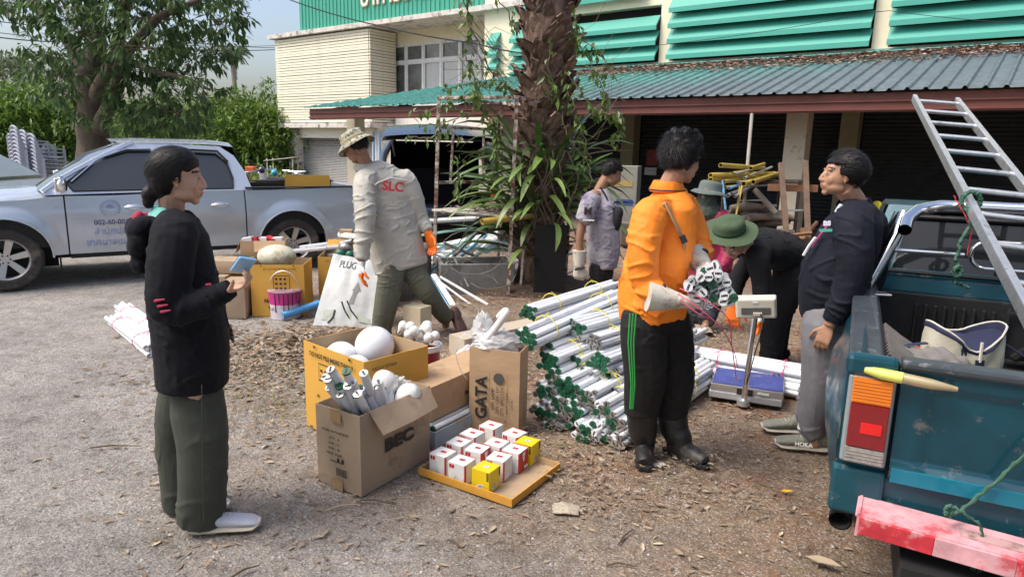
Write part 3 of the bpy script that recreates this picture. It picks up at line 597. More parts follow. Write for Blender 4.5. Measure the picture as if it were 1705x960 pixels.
def pipe(name, a, b_, r, mat, label, cat='pipe', group=None, hole=True, n=10):
 a, b_ = Vector(a), Vector(b_); d = (b_ - a).normalized(); mb = MB(); mb.tube([a, b_], r, n, 0, False); mb.tube([b_, a], r * .8, n, 0, False)
 x = d.orthogonal().normalized(); y = d.cross(x)
 for e in (a, b_):
  R1 = [e + (x * math.cos(t_) + y * math.sin(t_)) * r for t_ in [2 * math.pi * j / n for j in range(n)]]; R2 = [e + (x * math.cos(t_) + y * math.sin(t_)) * r * .8 for t_ in [2 * math.pi * j / n for j in range(n)]]; mb.loft([R1, R2], 0, False)
 return tag(mb.build(name, mat, None, 50), label, cat, group)
pipe('plastic_pipe', A(803, 369, 7.3), A(946, 351, 8.0), .036, yel, 'thick yellow pipe lying along the shelf of the rusty frame')
# ================================================================ SCRAP PILE behind
random.seed(5)
cwhite = M('white_painted_metal', (.70, .72, .73), .4, var=.08, dirt=((.35, .32, .28), .12, 8), orand=.12)
cblue = M('pale_blue_plastic', (.18, .42, .66), .4, var=.15, orand=.15)
cgreen = M('pale_green_plastic', (.25, .52, .42), .45, var=.15)
cgrey = M('scrap_grey_steel', (.30, .31, .31), .5, .4, var=.2, dirt=((.15, .09, .06), .2, 8), orand=.2)
croof = M('scrap_brown_wood', (.26, .17, .10), .85, var=.3, stretch=(1, 1, 1))
def batten(a, b_, w_, h, mat, label, up=(0, 0, 1)):
 a, b_ = A(*a), A(*b_); mb = MB(); d = (b_ - a); L = d.length; d.normalize(); y = Vector(up).cross(d).normalized(); z = d.cross(y)
 prof = [(-w_ / 2, 0), (-w_ / 2, h * .5), (-w_ * .22, h), (w_ * .22, h), (w_ / 2, h * .5), (w_ / 2, 0)]
 mb.loft([[p + y * u + z * v for u, v in prof] for p in (a, b_)])
 return tag(mb.build('light_batten' if mat is cwhite else 'metal_strip', mat), label, 'light fitting' if mat is cwhite else 'strip', 'scrap strips and fittings heaped around the rusty frame')
S = [((600, 402, 7.6), (500, 415, 7.2), .05, .04, cwhite, 'long white fitting whose end rests on the yellow cartons'), ((596, 410, 7.4), (478, 422, 6.9), .05, .04, cwhite, 'white fitting below another, pointing to the rear truck wheel'),
  ((566, 393, 7.6), (600, 398, 7.5), .09, .05, cwhite, 'short white fitting beside the grey shirt sleeve'),
  ((806, 376, 8.6), (716, 470, 7.7), .035, .03, cgrey, 'dark steel bar slanting down from under the shelf'), ((800, 384, 8.7), (688, 472, 7.9), .03, .03, cgreen, 'pale green strip slanting down behind the rusty post'), ((810, 392, 8.7), (690, 492, 7.7), .045, .03, cblue, 'pale blue strip slanting beside the green strip'),
  ((826, 398, 8.9), (700, 500, 7.8), .09, .05, cwhite, 'wide white fitting slanting beside the blue strip'), ((868, 421, 8.8), (716, 408, 8.4), .03, .03, cgreen, 'teal strip lying level behind the rusty posts'), ((830, 392, 9.2), (700, 420, 8.7), .14, .06, cwhite, 'wide white panel lying at the back of the scrap'),
  ((822, 400, 9.0), (700, 440, 8.9), .14, .06, cwhite, 'second white panel at the back of the scrap, lower'), ((812, 508, 7.0), (733, 462, 7.4), .022, .022, cwhite, 'thin white bar slanting over the leaves to the lower right'), ((792, 514, 7.0), (732, 470, 7.3), .018, .018, cwhite, 'thin white bar just below its twin'),
  ((762, 520, 6.9), (722, 458, 7.4), .07, .02, cwhite, 'white and blue striped strip by the walking man'), ((752, 520, 6.85), (716, 462, 7.3), .02, .02, cblue, 'narrow blue strip by the walking man'), ((795, 440, 8.5), (775, 400, 8.6), .02, .02, cgrey, 'short grey strut under the shelf'),
  ((780, 478, 7.4), (757, 432, 7.8), .018, .018, cgrey, 'grey rod leaning on the concrete trough'), ((900, 430, 8.6), (850, 470, 8.2), .06, .03, cblue, 'blue grey strip right of the front rusty post'), ((905, 425, 8.9), (850, 440, 8.6), .08, .04, cwhite, 'pale fitting lying right of the front rusty post'), ((898, 452, 8.3), (850, 455, 8.3), .05, .03, cgrey, 'grey strip low behind the front rusty post'),
  ((700, 372, 9.4), (800, 366, 9.2), .12, .06, cgrey, 'grey board lying behind the rack near the van'), ((690, 395, 9.0), (790, 380, 9.3), .03, .03, cgreen, 'thin teal strip lying behind the rack near the van'), ((905, 462, 8.0), (858, 485, 7.9), .03, .03, cgrey, 'grey strip beside the foot of the front rusty post'),
  ((880, 410, 8.9), (855, 465, 8.4), .03, .02, cwhite, 'thin white strip standing behind the front rusty post'), ((686, 452, 7.9), (742, 432, 8.3), .05, .03, cwhite, 'white strip behind the walking man'), ((690, 468, 7.6), (735, 440, 8.0), .03, .03, cblue, 'short blue strip behind the walking man'), ((586, 392, 7.9), (556, 402, 7.6), .04, .03, cgrey, 'small grey strip by the truck tail')]
for i in range(34):
 x0, y0, Y0 = ru(690, 905), ru(395, 480), ru(7.9, 9.3); dx, dy = ru(25, 80) * (1 if rnd() < .5 else -1), ru(-30, 30); batten((x0, y0, Y0), (x0 + dx, y0 + dy, Y0 + ru(-.4, .4)), ru(.02, .07), ru(.015, .04), (cwhite, cgrey, cblue, cwhite)[i % 4], 'odd strip jumbled in the scrap heap behind the rusty frame')
for a in S: batten(*a)
for i, (x0, y0, x1, y1, mt, lb) in enumerate([(470, 525, 532, 505, cblue, 'bright blue pipe lying between paint bucket and white sack')]):
 pipe('plastic_pipe', G(x0, y0, .05), G(x1, y1, .12), .035, M('bright_blue_pipe', (.10, .36, .72), .35), lb)
mb = MB()
for i in range(8):
 x0, y0 = ru(690, 830), ru(400, 490); Y0 = ru(7.2, 7.9); c = A(x0, y0, Y0); r_ = ru(.12, .35); n_ = 16; ph = ru(0, 6)
 mb.tube([c + Vector((math.cos(ph + k * .35) * r_, ru(-.05, .05), math.sin(ph + k * .35) * r_ * .7)) for k in range(n_)], .0025, 4)
tag(mb.build('loose_wire', M('pale_wire', (.22, .20, .18), .6), None, 50), 'tangle of loose pale wires over the scrap heap', 'wire', kind='stuff')
# concrete trough, black board, tree-foot soil
cz = thing('concrete_trough', 'low grey concrete trough beside the palm under the scrap', 'trough', G(795, 488)); mb = MB(); rz_ = Matrix.Rotation(R(12), 3, 'Z')
for c, d in (((0, 0, .17), (.85, .05, .34)), ((0, .5, .17), (.85, .05, .34)), ((-.4, .25, .17), (.05, .45, .33)), ((.4, .25, .17), (.05, .45, .33)), ((0, .25, .03), (.75, .45, .06))): mb.box(rz_ @ Vector(c), d, rz_)
mb.build('shell', M('grey_concrete', (.20, .20, .19), .9, var=.2, dirt=((.08, .07, .06), .25, 4)), cz, bevel=.006)
o = MB().box((0, 0, .40), (.36, .03, .80), Matrix.Rotation(R(8), 3, 'Z')).build('black_board', M('black_board', (.012, .012, .012), .8), None, loc=(.42, 7.56, 0), bevel=.003); tag(o, 'black board standing upright behind the right rusty posts', 'board')
mb = MB(); rs_ = []
for j in range(10):
 u = j / 9; rs_.append([Vector((math.cos(a) * (1.15 - .9 * u) * (1 + .2 * noise.noise(Vector((math.cos(a) * 2, math.sin(a) * 2, u)))), math.sin(a) * (.7 - .5 * u), -.02 + .16 * math.sin(u * 1.57) + .02 * noise.noise(Vector((a * 2, u * 5, 0))))) for a in [2 * math.pi * k / 28 for k in range(28)]])
o = mb.loft(rs_, 0, True).build('soil_mound', M('dark_soil', (.075, .05, .035), .95, var=.5, vs=20, bump=1, bs=30), None, 70, loc=G(860, 475)); tag(o, kind='structure')
# ================================================================ VEHICLES
silver = M('silver_blue_paint', (.50, .55, .62), .27, .45, var=.02, coat=.8, dirt=((.42, .40, .36), .06, 2))
tyre = M('dusty_tyre', (.045, .040, .036), .9, var=.35, vs=6, dirt=((.13, .11, .09), .3, 5), bump=.3, bs=40)
rimm = M('alloy_rim', (.55, .55, .55), .35, .8, var=.1)
m_dark = M('underbody_black', (.01, .01, .011), .8)
teal = M('dark_teal_paint', (.005, .060, .090), .3, .25, var=.25, vs=3, coat=.4, dirt=((.16, .17, .17), .13, 11), bump=.05, bs=12)
def wheel(parent, loc, r, wd, side, spokes=6, steel=False):
 t = bpy.data.objects.new('wheel', None); COL.objects.link(t); t.parent = parent; t.location = loc; t.rotation_euler = (0, 0, 0 if side > 0 else math.pi)
 mb = MB(); h = wd / 2; pf = [(r * .64, -h * .8), (r * .70, -h), (r * .9, -h), (r * .975, -h * .82), (r, -h * .6), (r, h * .6), (r * .975, h * .82), (r * .9, h), (r * .70, h), (r * .64, h * .8), (r * .62, 0)]
 rings = []; n = 40
 for k in range(n):
  a = 2 * math.pi * k / n; gr = 1 if k % 2 else .988
  rings.append([Vector((q * (gr if q > r * .97 else 1) * math.cos(a), y, q * (gr if q > r * .97 else 1) * math.sin(a))) for q, y in pf])
 rings.append(rings[0]); mb.loft(rings, 0, False); mb.build('tyre', tyre, t, 40)
 mb = MB(); R_ = r * .64; rings = []
 for k in range(33):
  a = 2 * math.pi * k / 32; rings.append([Vector((q * math.cos(a), y, q * math.sin(a))) for q, y in ((R_, -h * .85), (R_ * .93, -h * .7), (R_ * .9, h * .3), (R_ * .97, h * .3), (R_ * 1.01, -h * .85))])
 mb.loft(rings, 0, False)
 mb.tube([(0, -h * .55, 0), (0, h * .1, 0)], R_ * .24, 16); mb.tube([(0, -h * .68, 0), (0, -h * .5, 0)], R_ * .15, 12)
 for k in range(spokes):
  a = 2 * math.pi * k / spokes + .26; d = Vector((math.cos(a), 0, math.sin(a))); p = Vector((-math.sin(a), 0, math.cos(a)))
  mb.loft([[d * (R_ * .15) + p * (w_ * s) + Vector((0, y, 0)) for s, y in ((-1, -h * .5), (1, -h * .5), (1, -h * .2), (-1, -h * .2))] for w_ in (R_ * .12,)] + [[d * (R_ * .95) + p * (R_ * .16 * s) + Vector((0, y, 0)) for s, y in ((-1, -h * .72), (1, -h * .72), (1, -h * .3), (-1, -h * .3))]])
 mb.build('rim', rimm, t, 35)
 mb = MB(); mb.tube([(0, h * .1, 0), (0, h * .2, 0)], R_ * .9, 20)
 for k in range(6): a = k * math.pi / 3; mb.tube([(R_ * .2 * math.cos(a), -h * .58, R_ * .2 * math.sin(a)), (R_ * .2 * math.cos(a), -h * .5, R_ * .2 * math.sin(a))], R_ * .04, 6)
 mb.build('brake', m_dark, t); return t
# ---- silver double-cab pickup. local x to the FRONT, y to its left side (towards the camera is +y), z up. unit = real metre, root scaled
FA = Vector((-5.46, 7.2, 0)); RA = Vector((-2.93, 8.9, 0)); dirp = (FA - RA).normalized(); KS = .945
tr = thing('pickup_truck', 'silver double cab pickup truck with municipal crest and number on its door', 'pickup truck'); yaw = math.atan2(dirp.y, dirp.x)
leftn = Vector((-dirp.y, dirp.x, 0))    # local +y
camside = 1 if (leftn.dot(-RA) > 0) else -1
WBASE = (FA - RA).length / KS
tr.matrix_world = Matrix.Translation(RA - leftn * camside * 0.80 * KS) @ Matrix.Rotation(yaw, 4, 'Z') @ Matrix.Diagonal((KS, KS, KS * .965, 1))
# profile helpers in (x,z); rear axle x=0, front axle x=WBASE
XF = WBASE
def lerp_tab(t, x):
 if x <= t[0][0]: return t[0][1]
 for (a, b_), (c, d) in zip(t, t[1:]):
  if x <= c:
   u = (x - a) / (c - a); u = u * u * (3 - 2 * u) if len(t) > 2 else u; return b_ + (d - b_) * u
 return t[-1][1]
belt = [(-1.15, 1.17), (.55, 1.14), (.62, 1.14), (1.0, 1.145), (XF - 1.0, 1.10), (XF - .62, 1.10), (XF - .1, 1.06), (XF + .55, 1.0), (XF + .86, .84)]
def halfw(x, z):
 w_ = .905
 if x > XF + .1: w_ -= .34 * ((x - XF - .1) / .8) ** 2.2
 if x < -.9: w_ -= .03 * (-.9 - x) / .2
 w_ -= .05 * max(0, (.55 - z)) / .3
 w_ -= .035 * max(0, (z - .92)) ** 1.0 / .25
 w_ += .012 * math.sin(max(0, min(1, (z - .55) / .5)) * math.pi)
 for cx in (0, XF):
  d = math.hypot(x - cx, (z - .40)); w_ += .045 * max(0, 1 - abs(d - .46) / .13) * (1 if z > .36 else .5)
 if z > 1.14 and .5 < x < XF - .3: w_ -= (z - 1.14) * .42
 return w_
def arch(x):
 z0 = .40 if -.62 < x < XF + .5 else .46
 for cx in (0, XF):
  if abs(x - cx) < .455: z0 = max(z0, .40 + math.sqrt(max(0, .455 ** 2 - (x - cx) ** 2)))
 return z0
def side_panel(x0, x1, name, s, zt=None, z0=None, rows=12, step=.035, mat=None, parent=None):
 n = max(2, int((x1 - x0) / step)); mb = MB(); vs, fs = [], []
 for i in range(n + 1):
  x = x0 + (x1 - x0) * i / n; lo = arch(x) if z0 is None else z0; hi = (zt or (lambda q: lerp_tab(belt, q)))(x); lo = min(lo, hi - .01)
  for j in range(rows + 1): z = lo + (hi - lo) * j / rows; vs.append((x, s * halfw(x, z), z))
  vs.append((x, s * (halfw(x, hi) - .05), hi + .012)); vs.append((x, s * (halfw(x, lo) - .06), lo + .004))
 m = rows + 3
 for i in range(n):
  for j in range(rows + 1): fs.append((i * m + j, (i + 1) * m + j, (i + 1) * m + j + 1, i * m + j + 1))
  fs.append((i * m, i * m + m - 1, (i + 1) * m + m - 1, (i + 1) * m))
 return mb.add(vs, fs).build(name, mat or silver, parent or tr, 50)
glassm = M('tinted_window', (.03, .033, .036), .03, spec=.9, coat=.25, var=0); glassd = M('rear_tinted_glass', (.012, .014, .016), .04, spec=.4, var=0)
XD1, XD2, XD3 = .62, 1.62, XF - .62      # rear door back, door split, front door front
for s in (1, -1):
 side_panel(-1.17, .60, 'bed_side', s); side_panel(XF - .61, XF + .86, 'front_fender', s)
 rd = side_panel(XD1 - .005, XD2 - .006, 'rear_door', s); fd = side_panel(XD2 + .006, XD3 - .006, 'front_door', s)
 side_panel(-1.12, XF + .8, 'seam_backing', s, lambda q: lerp_tab(belt, q) - .03, .5, 2, .1, m_dark).scale = (1, .975, 1)
 # greenhouse ring: outer outline and window opening
 out = [(.50, 1.145), (.56, 1.35), (.66, 1.60), (.80, 1.715), (1.3, 1.745), (1.75, 1.745), (2.05, 1.70), (2.35, 1.56), (XF - .50, 1.24), (XF - .42, 1.115)]
 def ring(win, name, out_):
  mb = MB(); n = len(out_); vs = [(x, s * halfw(x, z), z) for x, z in out_] + [(x, s * (halfw(x, z) - .004), z) for x, z in win] + [(x, s * (halfw(x, z) - .03), z) for x, z in win]
  fs = [(i, (i + 1) % n, n + (i + 1) % n, n + i) for i in range(n)] + [(n + i, n + (i + 1) % n, 2 * n + (i + 1) % n, 2 * n + i) for i in range(n)]
  return mb.add(vs, fs).build(name, silver, tr, 30)
 def dens(P, k=5): return [tuple(Vector(P[i]).lerp(Vector(P[(i + 1) % len(P)]), j / k)) for i in range(len(P)) for j in range(k)]
 wr = [(.74, 1.17), (.72, 1.30), (.76, 1.50), (.88, 1.62), (1.52, 1.645), (1.56, 1.17)]; orr = [(.50, 1.145), (.56, 1.40), (.66, 1.60), (.82, 1.72), (1.60, 1.748), (1.60, 1.14)]
 wf = [(1.68, 1.17), (1.64, 1.645), (1.90, 1.64), (2.20, 1.52), (2.47, 1.26), (2.42, 1.16)]; of = [(1.60, 1.14), (1.60, 1.748), (1.95, 1.735), (2.32, 1.59), (XF - .44, 1.20), (XF - .42, 1.115)]
 wf = [(x + (XF - 3.05) * max(0, (x - 1.9)) * 1.0, z) for x, z in wf]
 ring(dens(wr), 'cab_frame', dens(orr)); ring(dens(wf), 'cab_frame', dens(of))
 for P in (wr, wf):
  D_ = dens(P, 3); n = len(D_); mb = MB(); mb.add([(x, s * (halfw(x, z) - .02), z) for x, z in D_], [tuple(range(n))]); mb.build('side_window', glassm, tr)
  mb = MB(); D2 = [(x, s * (halfw(x, z) - .001), z) for x, z in D_]; mb.tube([Vector(p) for p in D2 + D2[:1]], .011, 5); mb.build('window_seal', m_black, tr, 50)
 # chrome rain visor line, handles, mirror, flares
 mb = MB(); mb.tube([Vector((x, s * (halfw(x, z) + .012), z)) for x, z in ((2.52, 1.27), (2.22, 1.545), (1.92, 1.665), (1.64, 1.675))], .012, 6); mb.build('visor_trim', m_chrome, tr, 50)
 mb = MB(); mb.tube([Vector((x, s * (halfw(x, z) + .02), z)) for x, z in ((.75, 1.52), (.86, 1.66), (1.54, 1.685))], .014, 6); mb.build('visor_trim', m_black, tr, 50)
 for d_, x in ((rd, .82), (fd, 1.80)):
  mb = MB(); y = halfw(x, .95); mb.tube([(x, s * (y + .005), .955), (x + .03, s * (y + .035), .96), (x + .16, s * (y + .037), .96), (x + .20, s * (y + .005), .955)], [.014, .017, .017, .012], 8); mb.ball((x + .1, s * (y - .004), .955), (.10, .012, .035)); mb.build('handle', m_chrome, d_, 50)
 mb = MB(); mb.ball((XF - .60, s * 1.07, 1.25), (.06, .12, .10), None, 0, 14, 10); mb.box((XF - .585, s * 1.06, 1.25), (.09, .20, .16)); mb.box((XF - .60, s * .96, 1.17), (.05, .12, .03)); mb.build('mirror', m_chrome, tr, 50, bevel=.03)
 MB().ball((XF - .545 - .1, s * 1.06, 1.24), (.02, .085, .068)).build('mirror_glass', m_black, tr, 50)
 for cx in (0, XF):
  mb = MB(); P = [Vector((cx + .462 * math.cos(a), s * (halfw(cx + .462 * math.cos(a), .40 + .462 * math.sin(a)) + .004), .40 + .462 * math.sin(a))) for a in np.linspace(-.05, math.pi + .05, 24)]; mb.tube(P, .012, 6); mb.build('arch_lip', silver if cx == 0 else silver, tr, 50)
  mb = MB(); rr = [[Vector((cx + r_ * math.cos(a), s * y, .40 + r_ * math.sin(a))) for a in np.linspace(-.3, math.pi + .3, 20)] for r_, y in ((.47, .86), (.49, .45))]
  for i in range(19): mb.quad(rr[0][i], rr[0][i + 1], rr[1][i + 1], rr[1][i])
  mb.quad((cx - .5, s * .45, .2), (cx + .5, s * .45, .2), (cx + .5, s * .45, .92), (cx - .5, s * .45, .92)); mb.build('wheel_well', m_dark, tr)
  wheel(tr, (cx, s * .80, .375), .375, .25, -s)
  if True: MB().box((cx - .52, s * .78, .36), (.02, .22, .30)).build('mud_flap', m_black, tr)
 MB().box(((XF) / 2, s * .80, .37), (XF - 1.25, .10, .06)).build('side_step', m_black, tr, bevel=.01)
 MB().box((-1.12, s * .865, .98), (.16, .10, .40)).build('tail_light', M('red_lamp', (.45, .01, .015), .15, coat=1), tr, bevel=.02)
 # seam lines for the fuel flap
for s in (-1,):
 mb = MB(); P = [(.42, 1.0), (.42, .84), (.20, .84), (.20, 1.0), (.42, 1.0)];
 for a, b_ in zip(P, P[1:]): mb.bar((a[0], s * (halfw(*a) + .001), a[1]), (b_[0], s * (halfw(*b_) + .001), b_[1]), .004, .004)
 mb.build('fuel_flap_seam', m_dark, tr)
 MB().ball((XF - .34, s * (halfw(XF - .34, .93)), .93), (.035, .012, .018)).build('side_repeater', m_chrome, tr, 50)
# hood, windscreen, roof, bed, front
def grid(fn, us, vs_, name, mat, sm=50, parent=None):
 mb = MB(); nu, nv = len(us), len(vs_); mb.add([fn(u, v) for v in vs_ for u in us], [(j * nu + i, j * nu + i + 1, (j + 1) * nu + i + 1, (j + 1) * nu + i) for j in range(nv - 1) for i in range(nu - 1)]); return mb.build(name, mat, parent or tr, sm)
def hood(u, v):
 x = XF - .62 + 1.48 * v; e = halfw(x, lerp_tab(belt, x)) - .045; zb = lerp_tab(belt, x) + .012; return (x, u * e, zb + (.10 if v < .9 else .10 * (1 - v) / .1) * (1 - abs(u) ** 2.6) * (1 - .25 * v))
grid(hood, np.linspace(-1, 1, 17), np.linspace(0, 1, 21), 'hood', silver)
def wsc(u, v):
 x = XF - .42 - v * 0.98; z = 1.15 + .60 * v ** .85; e = halfw(min(x, XF - .42), z) - .05; return (x + .12 * (1 - u * u), u * e, z)
grid(wsc, np.linspace(-1, 1, 9), np.linspace(0, 1, 7), 'windscreen', glassm)
for s in (-1, 1):
 mb = MB(); mb.tube([Vector(wsc(s, v)) + Vector((0, s * .03, .0)) for v in np.linspace(0, 1, 7)], .04, 6); mb.build('pillar', silver, tr, 50)
def roof(u, v):
 x = 1.98 - v * 1.33 + .1 * (1 - u * u) * (1 - v); e = halfw(x, 1.735) - .0; return (x, u * e, (1.745 if .1 < v < .9 else 1.735) + .065 * (1 - abs(u) ** 2.5) - (.02 if v > .93 else 0))
grid(roof, np.linspace(-1, 1, 15), np.linspace(0, 1, 11), 'roof', silver)
grid(lambda u, v: (.62 - .12 * (1 - v) + .05 * v, u * (halfw(.6, 1.15 + .58 * v) - .01), 1.14 + .6 * v), np.linspace(-1, 1, 7), np.linspace(0, 1, 5), 'rear_window', glassm)
mb = MB(); mb.box((-.30, 0, .66), (1.72, 1.6, .06)); mb.box((.53, 0, .88), (.05, 1.66, .5));
for s in (-1, 1): mb.box((-.30, s * .82, 1.10), (1.7, .08, .10)); mb.box((-.3, s * .83, .86), (1.7, .05, .42))
mb.build('bed_liner', m_black, tr, bevel=.01)
for s in (-1, 1): MB().box((-.28, s * .84, 1.178), (1.75, .10, .016)).build('rail_cap', m_black, tr, bevel=.012)
MB().box((-1.16, 0, .92), (.05, 1.62, .48)).build('tailgate', silver, tr, bevel=.015); MB().box((-1.22, 0, .50), (.16, 1.7, .16)).build('rear_bumper', m_chrome, tr, bevel=.03)
grid(lambda u, v: (XF + .86 + .10 * (1 - u * u) - .05 * v, u * (halfw(XF + .86, .6) + .01), .38 + .48 * v), np.linspace(-1, 1, 11), np.linspace(0, 1, 5), 'front_bumper', silver)
MB().box((XF / 2 - .15, 0, .42), (XF + 1.6, 1.5, .16)).box((1.6, 0, .75), (1.9, 1.5, .55)).build('chassis', m_dark, tr)
MB().box((1.55, 0, .9), (1.8, 1.45, .25)).box((1.2, .0, 1.25), (.16, 1.3, .5)).box((2.0, -.35, 1.25), (.14, .5, .5)).box((2.0, .35, 1.25), (.14, .5, .5)).tube([(2.35, -.38 + .19 * math.cos(a), 1.17 + .19 * math.sin(a)) for a in np.linspace(0, 6.283, 14)], .014, 6).build('cabin_seats', m_black, tr, 40)
# door print (camera side is local s = camside)
CS = camside
navy_ink = M('navy_print', (.03, .045, .16), .5); lav_ink = M('pale_blue_print', (.22, .27, .45), .5)
xd = Vector((-CS * -1 * 1.0, 0, 0)) if False else Vector((-1 if CS > 0 else 1, 0, 0)) * 1
def on_door(x, z): return (x, CS * (halfw(x, z) + .004), z)
X0 = XF - 1.09
for txt, sz, z, mt, fit in (('002-60-0017', .088, .775, navy_ink, .40), ('สำนักปลัด', .12, .665, lav_ink, .40), ('เทศบาลเมือง', .12, .53, lav_ink, .52)):
 o = put_text(txt, sz, on_door(X0 + (.0 if fit < .5 else .03), z), xd, (0, CS * -.06, 1), mt, tr, 'lettering', .001, fit=fit); o.data.materials[0] = mt
mb = MB(); c0 = Vector(on_door(X0 + .02, .95))
for r_ in (.105, .098, .072): mb.tube([c0 + Vector((r_ * math.cos(a), CS * .003, r_ * math.sin(a))) for a in np.linspace(0, 6.2832, 30)], .0022, 4)
mb.add([c0 + Vector((x, CS * .004, z)) for x, z in ((-.045, .0), (.045, .0), (.03, .035), (-.0, .05), (-.03, .03))], [(0, 1, 2, 3, 4)]); mb.tube([c0 + Vector((.05 * math.cos(a), CS * .003, -.01 + .035 * math.sin(a))) for a in np.linspace(3.3, 6.1, 10)], .003, 4)
for k in range(26):
 a = k * .2417; mb.box(c0 + Vector((.085 * math.cos(a), CS * .002, .085 * math.sin(a))), (.008, .002, .008))
mb.build('crest', lav_ink, tr)
# carton in the pickup bed
# ---- teal pickup (rear quarter). local x right, y forward, z up, origin at ground under its rear left corner
ta = Vector((.448, .894, 0)); tt_ = thing('old_pickup_truck', 'old dark teal pickup truck with dented bed and chrome roll bar', 'pickup truck', (1.105, 2.13, 0), -math.atan2(.448, .894))
SH = .05
def Z(y, z): return z - SH * y
def tb(name, boxes, mat, bevel=.008, parent=None):
 mb = MB()
 for c, d in boxes: mb.box((c[0], c[1], Z(c[1], c[2])), d)
 return mb.build(name, mat, parent or tt_, bevel=bevel)
WT = 1.62; BL = 2.0
def tside(x, sgn, name):
 # bed side panel with wheel arch, built as grid
 n = 60; vs, fs = [], []; rows = 12
 for i in range(n + 1):
  y = .0 + BL * i / n; lo = .50
  if abs(y - .98) < .40: lo = max(lo, .36 + math.sqrt(.40 ** 2 - (y - .98) ** 2))
  hi = .985
  for j in range(rows + 1):
   z = lo + (hi - lo) * j / rows; q = .035 * math.sin(min(1, max(0, (z - .45) / .5)) * math.pi) + .03 * max(0, 1 - abs(math.hypot(y - .98, z - .36) - .42) / .10) - (.03 * (1 - y / .12) if y < .12 else 0) - (.05 * max(0, z - .9) / .08)
   vs.append((x - sgn * q, y, Z(y, z) ))
 m = rows + 1
 for i in range(n):
  for j in range(rows): fs.append((i * m + j, i * m + j + 1, (i + 1) * m + j + 1, (i + 1) * m + j))
 return MB().add(vs, fs).build(name, teal, tt_, 50)
tside(0.0, 1, 'bed_side'); tside(WT, -1, 'bed_side')
railm = M('worn_black_rail', (.035, .045, .055), .5, var=.3, dirt=((.25, .25, .25), .12, 10), coat=.2)
for x in (.055, WT - .055): tb('bed_rail', [((x, BL / 2 + .02, .985), (.11, BL - .04, .035))], railm, .01)
tb('hinge_plate', [((.05, 1.62, 1.008), (.05, .30, .012))], M('rusty_plate', (.16, .09, .06), .8, dirt=((.3, .25, .2), .2, 12)), .003)
MB().tube([(.09, 1.5, Z(1.5, 1.02)), (.15, 1.47, Z(1.5, 1.02)), (.17, 1.40, Z(1.4, 1.02)), (.10, 1.38, Z(1.4, 1.02))], .005, 5).build('tie_hook', m_alu, tt_, 50)
liner = M('bed_liner_black', (.018, .018, .02), .65, var=.3, dirt=((.12, .11, .10), .12, 6))
o = tb('bed_liner', [((WT / 2, 1.0, .56), (1.4, 1.95, .03)), ((.115, 1.0, .77), (.02, 1.95, .40)), ((WT - .115, 1.0, .77), (.02, 1.95, .40)), ((WT / 2, 1.97, .77), (1.4, .02, .41)), ((.28, 1.0, .66), (.30, .75, .20)), ((WT - .28, 1.0, .66), (.30, .75, .20))], liner, .01)
mb = MB()
for k in range(9): mb.box((.33 + k * .045, 1.945, Z(1.95, .77)), (.016, .03, .30))
mb.build('liner_rib', liner, tt_, bevel=.005)
mb = MB()
for k in range(12): y = .30 + k * .055; mb.tube([(.13, y, Z(y, .95)), (.20, y, Z(y, .90)), (.40, y, Z(y, .78))], .013, 6)
mb.build('liner_rib', M('dusty_grey_rubber', (.14, .13, .12), .8, var=.3), tt_, 50)
mb = MB(); q = [(.75, 1.93, .66), (1.5, 1.93, .66), (1.5, 1.93, .92), (.75, 1.93, .92), (.75, 1.93, .66)]
for a, b_ in zip(q, q[1:]): mb.bar((a[0], a[1], Z(a[1], a[2])), (b_[0], b_[1], Z(b_[1], b_[2])), .02, .02)
for (x0, z0, x1, z1) in ((.8, .68, .95, .85), (.95, .85, 1.0, .76), (1.0, .76, 1.1, .86), (1.1, .86, 1.2, .72), (1.15, .72, 1.35, .90), (1.35, .9, 1.48, .78)): mb.bar((x0, 1.925, Z(1.9, z0)), (x1, 1.925, Z(1.9, z1)), .03, .03)
mb.build('liner_emboss', liner, tt_, bevel=.004)
# tailgate with pressed panel, stripe and worn lower lip
def tgate(u, v):
 x = .155 + u * (WT - .31); z = .60 + v * .375; y = -.01
 if .10 < v < .86 and .05 < u < .97: y += .012 * min(1, (v - .10) / .05, (.86 - v) / .05, (u - .05) / .02)
 if v < .16: y -= .014 * (1 - abs(v - .09) / .09)
 y += .002 * noise.noise(Vector((u * 9, v * 5, 2))); return (x, y, z)
mb = MB(); us = np.linspace(0, 1, 61); vs_ = np.linspace(0, 1, 31); nu = 61
mb.add([tgate(u, v) for v in vs_ for u in us], [(j * nu + i, j * nu + i + 1, (j + 1) * nu + i + 1, (j + 1) * nu + i) for j in range(30) for i in range(60)]); tg = mb.build('tailgate', teal, tt_, 50)
tb('tailgate', [((WT / 2, .03, .788), (WT - .31, .05, .37))], teal, .01)
tb('tailgate_top_cap', [((WT / 2, .01, .985), (WT - .30, .075, .03))], railm, .01)
lt = M('bright_teal_stripe', (.01, .20, .30), .25, .2, var=.1, coat=.6)
MB().box((WT / 2, -.018, .615), (WT - .32, .012, .05)).box((WT / 2 + .12, -.014, .915), (WT - .7, .004, .006)).build('stripe', lt, tt_, bevel=.003)
for x in (.075, WT - .075): tb('corner_post', [((x, .015, .80), (.15, .06, .38))], teal, .02)
for x in (.07, WT - .07): MB().box((x, -.012, .965), (.15, .05, .075)).build('corner_cap', teal, tt_, bevel=.018)
tb('rear_panel', [((WT / 2, .03, .53), (WT, .06, .13)), ((.07, .0, .53), (.16, .05, .17))], M('dented_teal_panel', (.006, .07, .10), .4, .2, var=.2, dirt=((.45, .42, .38), .13, 7), coat=.2), .015)
